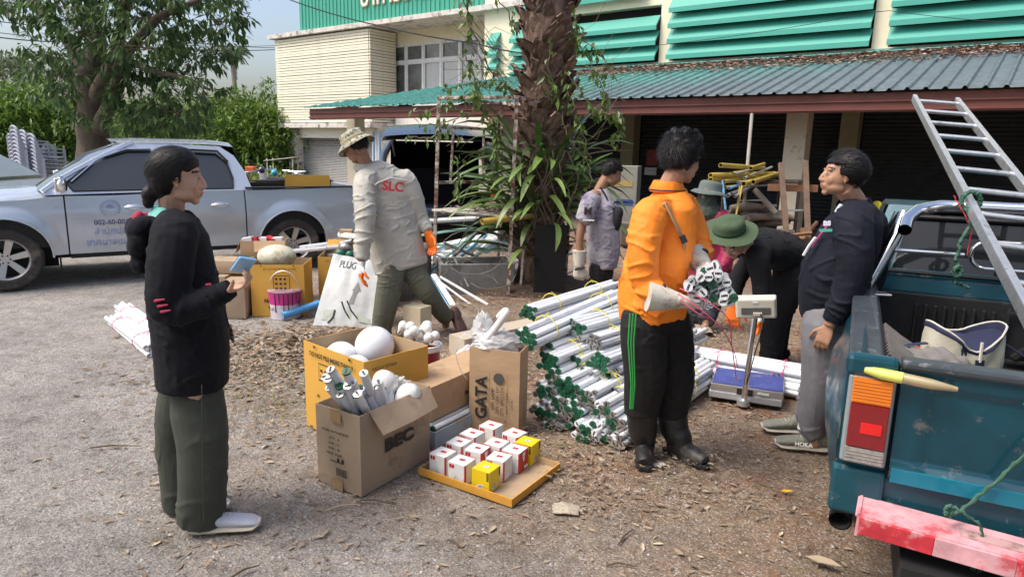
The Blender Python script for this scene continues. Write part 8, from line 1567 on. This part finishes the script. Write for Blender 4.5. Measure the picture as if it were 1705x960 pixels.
# stacks of plastic chairs
plc = M('pale_grey_plastic', (.36, .38, .45), .45, var=.05)
def chair_mesh():
 mb = MB()
 for sx in (-1, 1):
  mb.bar((sx * .24, -.22, 0), (sx * .22, -.20, .44), .045, .03); mb.bar((sx * .24, .22, 0), (sx * .21, .20, .44), .045, .03); mb.bar((sx * .23, -.22, .62), (sx * .23, .2, .64), .05, .025); mb.bar((sx * .23, -.21, .44), (sx * .23, -.21, .62), .045, .03); mb.bar((sx * .20, .20, .44), (sx * .15, .30, .86), .04, .03)
 mb.box((0, 0, .44), (.44, .42, .025)); pr = []
 for k in range(9): a = math.pi * k / 8; pr.append(Vector((.16 * math.cos(a), .285 + .02 * math.sin(a), .80 + .12 * math.sin(a))))
 mb.tube(pr, .022, 6);
 for k in range(-2, 3): mb.bar((k * .06, .21, .46), (k * .055, .295, .90 - abs(k) * .02), .03, .012)
 return mb.mesh('chair_body', plc)
chm = chair_mesh(); nC = 0
for si, (px, Y_, n_, rz_, w_) in enumerate(((50, 15.5, 11, 2.6, 'leftmost'), (58, 14.6, 13, 2.6, 'second'), (70, 15.2, 12, 2.6, 'third'), (84, 14.6, 11, 2.6, 'rightmost'))):
 b = A(px, 290, Y_);
 for k in range(n_):
  o = inst('plastic_chair', chm, None, Matrix.Translation((b.x, b.y, k * .078)) @ Matrix.Rotation(rz_ + ru(-.02, .02), 4, 'Z')); tag(o, 'pale grey plastic chair in the %s tall stack beyond the pickup bonnet' % w_, 'chair', 'plastic chairs in the %s stack' % w_)
# vehicle at the left edge, mostly outside the frame
car = thing('parked_car', 'dark car with grey pillars at the left edge behind the silver pickup', 'car', A(-110, 305, 11.5) * 1.0); car.location.z = 0; pg = M('grey_green_paint', (.25, .28, .26), .3, .3, coat=.5)
mb = MB(); st_ = [(-1.9, .55, .62, .55), (-1.8, .40, .85, .78), (-.9, .35, .95, .85), (.2, .35, .98, .85), (1.5, .35, .92, .85), (1.95, .45, .7, .7)]
mb.loft([[(x_, -w_, z0), (x_, w_, z0), (x_, w_ * 1.02, (z0 + z1) / 2), (x_, w_ * .94, z1), (x_, -w_ * .94, z1), (x_, -w_ * 1.02, (z0 + z1) / 2)] for x_, z0, z1, w_ in st_]); mb.build('body', pg, car, bevel=.03)
mb = MB(); cab_ = [(-1.2, .95, .78), (-.55, 1.42, .60), (.55, 1.42, .60), (1.3, .98, .78)]
mb.loft([[(x_, -w_, z_), (x_, w_, z_), (x_, w_ * .98, z_ - .06), (x_, -w_ * .98, z_ - .06)] for x_, z_, w_ in cab_]); mb.build('roof', pg, car, bevel=.01); MB().add([(-1.15, -.74, .93), (1.25, -.74, .93), (.52, -.59, 1.37), (-.52, -.59, 1.37)], [(0, 1, 2, 3)]).add([(1.27, -.74, .95), (1.27, .74, .95), (.56, .56, 1.38), (.56, -.56, 1.38)], [(0, 1, 2, 3)]).build('window', glassm, car)
for xw in (-1.2, 1.25):
 for s in (-1, 1): wheel(car, (xw, s * .72, .30), .30, .18, -s if False else (1 if s < 0 else -1), 5)
# van with open tailgate behind the rack (rear towards the camera)
vb = A(730, 330, 11.6); vb.z = 0; van = thing('van', 'dark blue van with raised tailgate parked beyond the rusty frame', 'van', vb, R(8)); van.scale = (1.1, 1.1, 1.08); vd = M('dark_blue_metallic', (.035, .05, .085), .25, .4, coat=.8); vp = M('pillar_highlight_blue', (.12, .16, .22), .3, .3, coat=.5)  # blue highlights of the dark body are put into the pillar colour
VW, VH = 1.15, 1.66
mb = MB(); sec = lambda y_, k_: [Vector((sx * VW / 1 * wd * k_, y_, z)) for sx, wd, z in ((-1, .74, .28), (-1, .78, .9), (-1, .70, 1.45), (-1, .58, VH), (1, .58, VH), (1, .70, 1.45), (1, .78, .9), (1, .74, .28))]
mb.loft([sec(.02, 1.), sec(1.5, 1.), sec(3.2, 1.), sec(3.9, .93)], 0, False); mb.build('body', vd, van, 40)
for s in (-1, 1):
 mb = MB(); mb.tube([(s * VW * .75, 0, .35), (s * VW * .785, 0, .9), (s * VW * .71, 0, 1.4), (s * VW * .60, .02, VH - .04)], [.055, .06, .05, .04], 8); mb.build('pillar', vp, van, 50); MB().box((s * VW * .74, -.02, .85), (.10, .07, .42)).build('tail_light', M('orange_red_lamp', (.6, .12, .03), .2, coat=1), van, bevel=.02)
MB().tube([(-VW * .6, 0, VH - .02), (VW * .6, 0, VH - .02)], .04, 8).build('roof_edge', vd, van, 50); MB().box((0, -.06, .45), (1.75, .20, .28)).build('bumper', vd, van, bevel=.05); MB().box((0, 1.9, .55), (1.6, 3.6, .08)).box((0, 1.1, .85), (1.4, .3, .6)).box((0, 2.2, .95), (1.6, .3, 1.3)).build('interior', M('purple_black_interior', (.012, .010, .022), .8), van)
grid(lambda u, v: (u * (.80 - .12 * v), -.02 - 1.02 * (1 - v) + .02, VH + .02 + .16 * math.sin(v * 2.2) - .05 * u * u), np.linspace(-1, 1, 11), np.linspace(0, 1, 9), 'tailgate', vd, 50, van); grid(lambda u, v: (u * (.80 - .12 * v), -.02 - 1.02 * (1 - v) + .02, VH - .04 + .16 * math.sin(v * 2.2) - .05 * u * u), np.linspace(-1, 1, 11), np.linspace(0, 1, 9), 'tailgate_lining', m_dark, 50, van)
for s in (-1, 1): MB().tube([(s * .66, .02, 1.35), (s * .70, -.62, VH + .08)], .012, 6).build('gas_strut', m_alu, van, 50)
for xw in (-.75, .75):
 for yw in (.9, 3.1): o = wheel(van, (xw, yw, .30), .30, .2, 1, 5); o.rotation_euler = (0, 0, -math.pi / 2 if xw < 0 else math.pi / 2)
# motorcycles by the wing
def moto(px, Y_, rz_, col, label):
 b = A(px, 300, Y_); t = thing('motorcycle', label, 'motorcycle', (b.x, b.y, 0), rz_, 'motorcycles parked by the wing'); mt = M(col[0], col[1], .3, coat=.5)
 for x_ in (-.62, .62):
  pr = [Vector((x_ + .27 * math.cos(a), 0, .29 + .27 * math.sin(a))) for a in np.linspace(0, 6.283, 25)]; MB().tube(pr, .045, 6).tube([(x_, -.05, .29), (x_, .05, .29)], .07, 8).build('wheel', m_black, t, 60)
 mb = MB(); limbt(mb, [(-.75, 0, .75), (-.3, 0, .72), (.1, 0, .5), (.35, 0, .55), (.5, 0, .95)], [.07, .13, .12, .10, .09], 10); fuse(mb, 'body', mt, .02, 1, t); MB().box((-.28, 0, .82), (.7, .24, .08)).build('seat', m_black, t, bevel=.03); MB().tube([(.42, -.32, 1.02), (.50, 0, 1.0), (.42, .32, 1.02)], .02, 6).tube([(.62, 0, .29), (.50, 0, .95)], .035, 6).build('handlebar', m_chrome, t, 50)
 MB().ball((.52, 0, .92), (.08, .11, .10)).build('headlight', m_chrome, t, 60); MB().tube([(.44, .3, 1.02), (.40, .34, 1.18)], .01, 5).ball((.40, .36, 1.2), (.03, .06, .04)).build('mirror', m_black, t, 50); return t
moto(436, 14.5, 2.7, ('maroon_plastic', (.16, .01, .03)), 'maroon and white motorcycle right behind the silver cab'); moto(455, 16.0, 2.4, ('grey_white_plastic', (.35, .35, .36)), 'pale motorcycle next to the maroon one'); moto(470, 15.2, 1.2, ('dark_bike_plastic', (.03, .035, .04)), 'black motorcycle close to the white pier')
tag(MB().box((0, 0, 0), (.20, .2, .14)).build('crate', M('orange_crate', (.75, .14, .04), .5), None, loc=A(418, 282, 15.5), bevel=.02), 'orange crate on the rack of a motorcycle behind the cab', 'crate'); tag(MB().ball((0, 0, 0), (.075, .09, .08)).build('helmet', M('blue_helmet_shell', (.02, .40, .55), .3, coat=.6), None, 60, A(457, 288, 15.3)), 'sky blue rounded helmet resting on a motorcycle', 'helmet'); tag(MB().ball((0, 0, 0), (.075, .09, .075)).build('helmet', M('dark_helmet_shell', (.03, .03, .06), .2, coat=.8), None, 60, A(436, 283, 15)), 'dark helmet resting on the motorcycle nearest the cab', 'helmet')
sh = thing('small_shelter', 'small distant shelter with pale roof among the bushes by the wing', 'shelter', A(472, 300, 24.5)); sh.location.z = 0; sh.scale = (.5, .5, .55); MB().box((0, 0, 2.0), (2.2, 1.5, .05), Matrix.Rotation(-.12, 3, 'Y')).build('roof', concm, sh); [MB().box((x_, y_, 1.0), (.07, .07, 2.0)).build('post', concm, sh) for x_ in (-.9, .9) for y_ in (-.6, .6)]
# ---- under the canopy: stored pipes, firewood, ladder, cabinet, poster
yp = M('dusty_yellow_pipe', (.42, .31, .06), .5, var=.25, orand=.25); yg = M('grey_conduit', (.33, .34, .36), .5, orand=.2)
for i, (x0, y0, x1, y1, Ya, Yb, r_, mt) in enumerate(((1200, 275, 1272, 280, 10.0, 11.5, .035, yp), (1183, 292, 1290, 289, 9.8, 11.5, .038, yp), (1183, 298, 1260, 296, 9.8, 11.4, .034, yp), (1205, 302, 1262, 298, 9.9, 11.2, .03, yp), (1238, 306, 1297, 290, 9.7, 11.5, .040, yp), (1254, 303, 1298, 288, 9.7, 11.5, .036, yp), (1208, 312, 1240, 306, 9.8, 10.8, .022, yp), (1250, 280, 1272, 273, 10.2, 11.2, .03, yp),
  (1214, 313, 1235, 307, 9.7, 10.4, .02, cblue), (1212, 325, 1250, 308, 9.7, 10.8, .025, yg), (1224, 327, 1262, 303, 9.7, 11, .02, yg), (1218, 322, 1245, 313, 9.75, 10.5, .02, yg), (1224, 290, 1270, 276, 10, 11.5, .018, yg), (1240, 296, 1285, 278, 10, 11.5, .018, yg), (1229, 303, 1292, 300, 9.9, 11.3, .02, yg), (1236, 311, 1300, 306, 9.9, 11.3, .016, yg), (1246, 292, 1296, 302, 10, 11.3, .018, yp), (1220, 288, 1258, 282, 10, 11.4, .02, yp))):
 pipe('stored_pipe', A(x0, y0, Ya), A(x1, y1, Yb), r_, mt, 'long thin pipe in the jumble of yellow and grey pipes stored under the canopy', 'pipe', 'pipes stored under the canopy', n=8)
pipe('stored_pole', A(1221, 400, 9.6), A(1232, 310, 9.9), .014, yp, 'yellow pole standing under the stored pipes, left of two'); pipe('stored_pole', A(1217, 400, 9.6), A(1236, 308, 9.9), .014, yp, 'yellow pole crossing its neighbour under the stored pipes'); pipe('stored_pole', A(1203, 300, 9.8), A(1210, 365, 9.7), .016, cblue, 'pale blue grey pole standing left of the stored pipes'); pipe('stored_pole', A(1252, 190, 11.6), A(1234, 400, 10.4), .028, M('grey_wood_pole', (.30, .28, .24), .8), 'long grey pole leaning from the canopy beam to the floor'); pipe('stored_pole', A(1256, 315, 10.6), A(1292, 355, 10.4), .045, M('grey_wood_pole2', (.25, .22, .18), .8), 'thick grey timber slanting down to the column'); pipe('stored_pole', A(1232, 334, 10.5), A(1275, 333, 10.5), .012, yg, 'thin level rod over the firewood')
fw = M('old_firewood', (.16, .135, .11), .95, var=.4, orand=.4, bump=.5)
for i in range(26):
 r_ = i // 7; c_ = i % 7; p = A(1236 + c_ * 9.5 + ru(-3, 3), 388 - r_ * 13 + ru(-3, 3), 10.6 + ru(-.1, .3)); mb = MB(); d = Vector((ru(.5, 1), ru(-.4, .4), ru(-.2, .2))).normalized(); limbt(mb, [-d * .26, Vector((0, 0, .02)), d * .24], [.055 * ru(.7, 1.2), .07 * ru(.7, 1.2), .05], 8, 3, ru(.6, 1)); tag(mb.build('log', fw, None, 60, p), 'grey weathered log in the stack left of the column', 'log', 'logs stacked under the canopy')
# rack holding the pipes
rk = thing('storage_rack', 'dark steel rack carrying stored pipes and firewood left of the column', 'rack', A(1245, 400, 11)); rk.location.z = 0; dks = MC['dark_steel']
for x_ in (-.55, .62):
 for y_ in (-.3, .5): MB().box((x_, y_, .62), (.04, .04, 1.24)).build('post', dks, rk)
for z_ in (.12, .62, 1.2): MB().box((.03, .1, z_), (1.25, .85, .03)).build('shelf', dks, rk)
lad2 = thing('wooden_ladder', 'old brown ladder leaning on the canopy column behind the navy jacket', 'ladder', A(1315, 410, 9.4)); lad2.location.z = 0; L0_ = Vector(lad2.location); wb = M('old_brown_wood', (.14, .09, .06), .8, var=.3);
for a_, b_ in (((1300, 272, 9.9), (1312, 420, 9.0)), ((1341, 268, 9.9), (1346, 420, 9.0))): MB().bar(A(*a_) - L0_, A(*b_) - L0_, .05, .07, (1, 0, 0)).build('rail', wb, lad2, bevel=.005)
for y_, Y_ in ((350, 9.45), (398, 9.2), (300, 9.75)): MB().bar(A(1304 + (y_ - 272) * .07, y_, Y_) - L0_, A(1344, y_, Y_) - L0_, .04, .025).build('rung', m_alu if y_ == 350 else wb, lad2, bevel=.004)
tag(MB().bar(A(1278, 312, 9.9), A(1362, 314, 9.7), .03, .10).build('plank', M('reddish_plank', (.22, .11, .06), .8, var=.2), None, bevel=.004), 'level reddish plank crossing in front of the column', 'plank'); tag(MB().bar(A(1312, 392, 9.1), A(1352, 388, 9.0), .18, .02, (0, .3, 1)).build('board', M('brown_board', (.28, .15, .08), .7), None), 'brown board leaning below the ladder rung', 'board')
mb = MB()
for a_, b_ in (((1335, 400, 9.2), (1360, 370, 9.6)), ((1320, 420, 9.0), (1345, 375, 9.5)), ((1345, 420, 9.2), (1335, 380, 9.4))): mb = MB(); mb.bar(A(*a_), A(*b_), .04, .04); tag(mb.build('wood_scrap', MC['reddish_plank'], None), 'reddish stick in the wood scraps behind the bending man', 'stick', 'wood scraps behind the bending man')
cb = A(1038, 350, 12.6); cab2 = thing('cabinet', 'pale cabinet with stickers standing under the canopy beside the palm leaves', 'cabinet', (cb.x, cb.y, 0), R(-20)); MB().box((0, 0, .72), (.52, .4, 1.3)).build('body', M('pale_cabinet', (.25, .25, .21), .5), cab2, bevel=.01); MB().box((.05, -.205, .72), (.3, .006, .10)).build('sticker', M('blue_sticker', (.04, .08, .25), .5), cab2); MB().box((.0, -.205, 1.05), (.36, .006, .10)).build('sticker', M('ochre_sticker', (.4, .3, .1), .5), cab2)
pq = A(1086, 262, 16.2); o = MB().box((0, 0, 0), (.28, .02, .36), Matrix.Rotation(math.atan2(-.6076, .7942), 3, 'Z')).build('red_paper_poster', M('dark_red_poster', (.16, .012, .012), .6, var=.3), None, loc=pq); tag(o, 'dark red paper poster on the inner column', 'poster')
o = thing('wall_calendar', 'pale wall calendar hanging on the inner column below the red poster', 'calendar', A(1083, 285, 16.1), math.atan2(-.6076, .7942)); MB().box((0, 0, 0), (.30, .012, .17)).build('sheet', M('calendar_paper', (.45, .45, .45), .7), o)
for i in range(4):
 for j in range(7): MB().box((-.12 + j * .04, -.0075, .04 - i * .032), (.02, .002, .012)).build('date_mark', M('date_print', (.10, .10, .12), .7), o)
# junk in the dark between column and palm
for i, (px, py, Y_, d_, c_) in enumerate(((1070, 350, 12, (.3, .3, .5), (.10, .08, .07)), (1060, 380, 11.5, (.5, .4, .35), (.14, .12, .09)), (1205, 385, 10.8, (.5, .4, .5), (.06, .055, .05)), (1005, 400, 11.8, (.4, .4, .4), (.22, .03, .03)))):
 q_ = A(px, py, Y_); carton('storage_box', ('dark storage box beside the pale cabinet', 'low brownish storage box near the pale cabinet', 'dark box on the floor left of the rack', 'dark red box behind the man in lavender')[i], V2(q_.x - d_[0] / 2, Y_, .07), V2(q_.x + d_[0] / 2, Y_, .07), V2(q_.x - d_[0] / 2, Y_ + d_[1], .07), d_[2], M('stored_box_%d' % i, c_, .8, var=.3), open_=False, cat_='box')
# ================================================================ LITTER, STONES
random.seed(99)
mb = MB()
def dens_ok(X, Y):
 # fallen leaves gather in a belt from the old cartons to the tube heap and thin out over the yard
 d = 0
 for cx, cy, rx, ry, w_ in ((-1.7, 5.2, 1.1, .8, 1.), (-1.3, 4.3, .7, .6, .8), (-.3, 5.0, 1.2, .8, .8), (.5, 3.3, .8, .35, .8), (.3, 3.6, .6, .35, .6), (1.0, 4.3, 1.0, .9, .45), (1.9, 5.6, 1.2, .9, .8), (.4, 7.2, 1.8, 1.0, .8), (-.3, 2.9, 1.6, .8, .10), (-1.2, 3.4, .9, .9, .30), (.7, 2.7, 1.5, .7, .07)):
  d += w_ * math.exp(-(((X - cx) / rx) ** 2 + ((Y - cy) / ry) ** 2))
 return d + .003
n = 0
while n < 14000:
 X, Y = ru(-4, 3.2), ru(1.6, 8.2)
 if rnd() > dens_ok(X, Y) * (.55 + .9 * max(0, noise.noise(Vector((X * 2.5, Y * 2.5, 0))) + .3)): continue
 q_ = Vector((X, Y, 0)) - TRAY[0]; q_.z = 0
 if -.01 < q_.dot(TRAY[1]) < TRAY[3] + .01 and -.01 < q_.dot(TRAY[2]) < TRAY[4] + .01: continue
 n += 1; dry_leaf(mb, Vector((X, Y, ground_z(X, Y) + ru(.003, .016 + .03 * (dens_ok(X, Y) > .6)))), ru(.007, .024) * (1 if rnd() < .93 else 1.5), ru(0, 6.3), .35)
for i in range(2300):
 X, Y = random.gauss(-1.65, .42), random.gauss(5.25, .42); h_ = .10 * math.exp(-((X + 1.65) / .5) ** 2 - ((Y - 5.4) / .4) ** 2); dry_leaf(mb, Vector((X, Y, ground_z(X, Y) + .008 + rnd() * h_)), ru(.018, .045), ru(0, 6.3), .6)
tag(mb.build('leaf_litter', dryl), 'dry broken leaves scattered over the yard', 'leaf litter', kind='stuff')
mb = MB()
for i in range(2600):
 X, Y = ru(-4, 3.2), ru(1.6, 8)
 if rnd() > dens_ok(X, Y) + .05: continue
 a = ru(0, 6.3); L = ru(.02, .09); p = Vector((X, Y, ground_z(X, Y) + .006)); d = Vector((math.cos(a), math.sin(a), ru(-.05, .2))) * L; mb.tube([p, p + d * .5 + rv() * .006, p + d], .0013, 3)
tag(mb.build('straw_litter', dryl), 'thin dry straws and twigs among the fallen leaves', 'straw', kind='stuff')
gst = leafmat('grey_stone', [(.14, .135, .13), (.30, .29, .28), (.46, .45, .43), (.22, .20, .185), (.36, .33, .30)], .9, 0)
mb = MB()
def stone(X, Y, r_):
 base_ = [Vector((math.cos(a) * r_ * ru(.7, 1.2), math.sin(a) * r_ * ru(.6, 1.1), 0)) for a in (0, 1.05, 2.1, 3.14, 4.2, 5.24)]; z = ground_z(X, Y); c = Vector((X, Y, z - r_ * .1)); tp = [q * .62 + Vector((0, 0, r_ * ru(.35, .7))) for q in base_]
 mb.add([c + q for q in base_] + [c + q for q in tp] + [c + Vector((0, 0, r_ * .75))], [(i, (i + 1) % 6, 6 + (i + 1) % 6, 6 + i) for i in range(6)] + [(6 + i, 6 + (i + 1) % 6, 12) for i in range(6)])
for i in range(12000):
 X, Y = ru(-4.5, 2.8), 1.5 + 6 * rnd() ** 1.6; w_ = max(.08, min(1, .75 - .35 * X + .6 * noise.noise(Vector((X * .9, Y * .9, 5)))))
 if rnd() < w_: stone(X, Y, .0022 + .009 * rnd() ** 5)
tag(mb.build('gravel', gst), 'small grey gravel stones strewn over the yard', 'gravel', kind='stuff')
# dry grass tufts beside the boxes
mb = MB()
for cx, cy, n_, s_ in ((-1.55, 4.5, 500, .35), (-1.75, 5.1, 350, .4), (-1.4, 4.0, 250, .25), (.35, 3.42, 160, .25), (2.1, 6.2, 500, .6), (-.2, 5.4, 260, .5), (1.2, 6.5, 300, .5)):
 for i in range(n_):
  X, Y = random.gauss(cx, s_), random.gauss(cy, s_ * .7); a = ru(0, 6.3); L = ru(.03, .09); p = Vector((X, Y, ground_z(X, Y))); d = Vector((math.cos(a), math.sin(a), ru(.2, 1.1))).normalized() * L; s = Vector((-math.sin(a), math.cos(a), 0)) * .0022; mb.add([p - s, p + s, p + d * .6 + s * .7, p + d * .6 - s * .7, p + d + Vector((0, 0, -.015))], [(0, 1, 2, 3), (3, 2, 4)])
tag(mb.build('dry_grass', MC['dry_grass_leaf']), 'tufts of dry yellowish grass between the cartons', 'grass', kind='stuff')
# single larger leaves, sticks, a flattened glove and scraps that read on their own
bigl = M('large_dry_leaf', (.46, .37, .25), .8, var=.2, orand=.35)
lm_ = []
for k in range(4): q = MB(); dry_leaf(q, Vector((0, 0, .012)), .042, 0, .25); lm_.append(q.mesh('leaf_blade', bigl))
for i, (px, py) in enumerate(((128, 635), (137, 700), (60, 765), (215, 720), (180, 672), (240, 640), (738, 940), (555, 855), (1095, 905), (1070, 912), (1165, 925), (1310, 820), (1255, 828), (1300, 888), (620, 795), (500, 760), (450, 770), (1148, 930), (1232, 918), (1160, 745), (1135, 700), (1010, 820), (985, 930), (910, 935), (880, 905), (700, 905), (690, 860), (430, 735), (470, 720), (1440, 950), (960, 880), (1040, 870), (820, 880), (395, 905), (260, 905))):
 p = G(px, py); o = inst('fallen_leaf', lm_[i % 4], None, Matrix.Translation((p.x, p.y, ground_z(p.x, p.y))) @ Matrix.Rotation(ru(0, 6.3), 4, 'Z') @ Matrix.Scale(ru(.35, .75), 4)); tag(o, 'single pale dry leaf lying on the open dirt', 'leaf', 'larger dry leaves lying apart on the dirt')
o = inst('fallen_leaf', lm_[0].copy(), None, Matrix.Translation(G(1310, 820, .003)) @ Matrix.Scale(.8, 4)); o.data.materials[0] = M('bright_yellow_leaf', (.65, .38, .01), .6); tag(o, 'bright yellow fallen leaf on the reddish dirt before the truck', 'leaf')
o = inst('fallen_leaf', lm_[1].copy(), None, Matrix.Translation(G(1370, 942, .006)) @ Matrix.Rotation(-.7, 4, 'Z') @ Matrix.Scale(1.7, 4)); tag(o, 'biggest curled tan leaf at the bottom edge near the truck', 'leaf')
for i, (a_, b_, lb) in enumerate((((600, 832), (660, 840), 'thin brown stick just below the corner of the worn carton'), ((385, 960), (432, 940), 'dark bent twig at the bottom edge of the yard'), ((745, 898), (770, 912), 'short brown twig on bare dirt below the tray'), ((1030, 905), (1055, 880), 'dark twig right of the flattened cloth glove'), ((150, 745), (235, 742), 'long thin twig left of the woman'), ((540, 850), (600, 838), 'pale split stick under the worn carton'), ((1010, 940), (1060, 942), 'dark twig at the bottom edge right of centre'))):
 p, q = G(*a_, .008), G(*b_, .010); mb = MB(); mb.tube([p, p.lerp(q, .4) + Vector((0, .01, .006)), q], [.004, .0045, .002], 6); tag(mb.build('twig', MC['twig_bark'] if i != 5 else bigl, None, 50), lb, 'twig')
gl = G(945, 850, .0); t = thing('flattened_glove', 'flattened dirty cloth glove lying on the ground right of the tray', 'glove', gl); mb = MB()
for i, (x0, y0, x1, y1, r_) in enumerate(((-.07, -.02, .05, -.035, .018), (-.07, .0, .07, -.005, .018), (-.07, .02, .06, .025, .018), (-.06, .035, .03, .05, .015))): mb.tube([(x0, y0, .008), ((x0 + x1) / 2, (y0 + y1) / 2, .014), (x1, y1, .006)], [r_, r_ * 1.05, r_ * .7], 10, 0, True, .45)
fuse(mb, 'cloth', M('dirty_cotton', (.42, .36, .28), .95, var=.2, dirt=((.25, .2, .15), .3, 30)), .004, 2, t, fn=lambda co: np.array([.003 * noise.noise(Vector(p) * 60) for p in co]))
tag(MB().box((0, 0, .002), (.07, .04, .001), Matrix.Rotation(.3, 3, 'Z')).build('paper_scrap', M('white_paper_scrap', (.6, .6, .62), .7), None, loc=G(1097, 773)), 'small white paper scrap beside the left rubber boot', 'paper')
# ================================================================ TREES BEHIND THE CAMERA (they shade the yard and are mirrored in glass and paint)
for i, (X, Y, h_) in enumerate(((-5, -7, 8.5), (3, -9, 9.5), (9.5, -3.5, 8.5))):
 t = thing('shade_tree', ('leafy shade tree standing behind the camera to the left', 'leafy shade tree standing straight behind the camera', 'leafy shade tree standing beside the teal pickup, out of view')[i], 'tree', (X, Y, 0)); mb = MB(); mb.tube([(0, 0, 0), (.1, 0, 2.5), (0, .2, h_ * .7)], [.3, .25, .12], 9).build('trunk', bark, t, 60); mb = MB()
 for k in range(9): a = k * 2.4; blob_leaves(mb, (math.cos(a) * 2.4 * (k > 0), math.sin(a) * 2.2 * (k > 0), h_ * .72 + ru(-1, 1.2)), (2.2, 2.0, 1.3), 120, .42, .3, 6, .3)
 mb.build('crown', lf_tree, t)
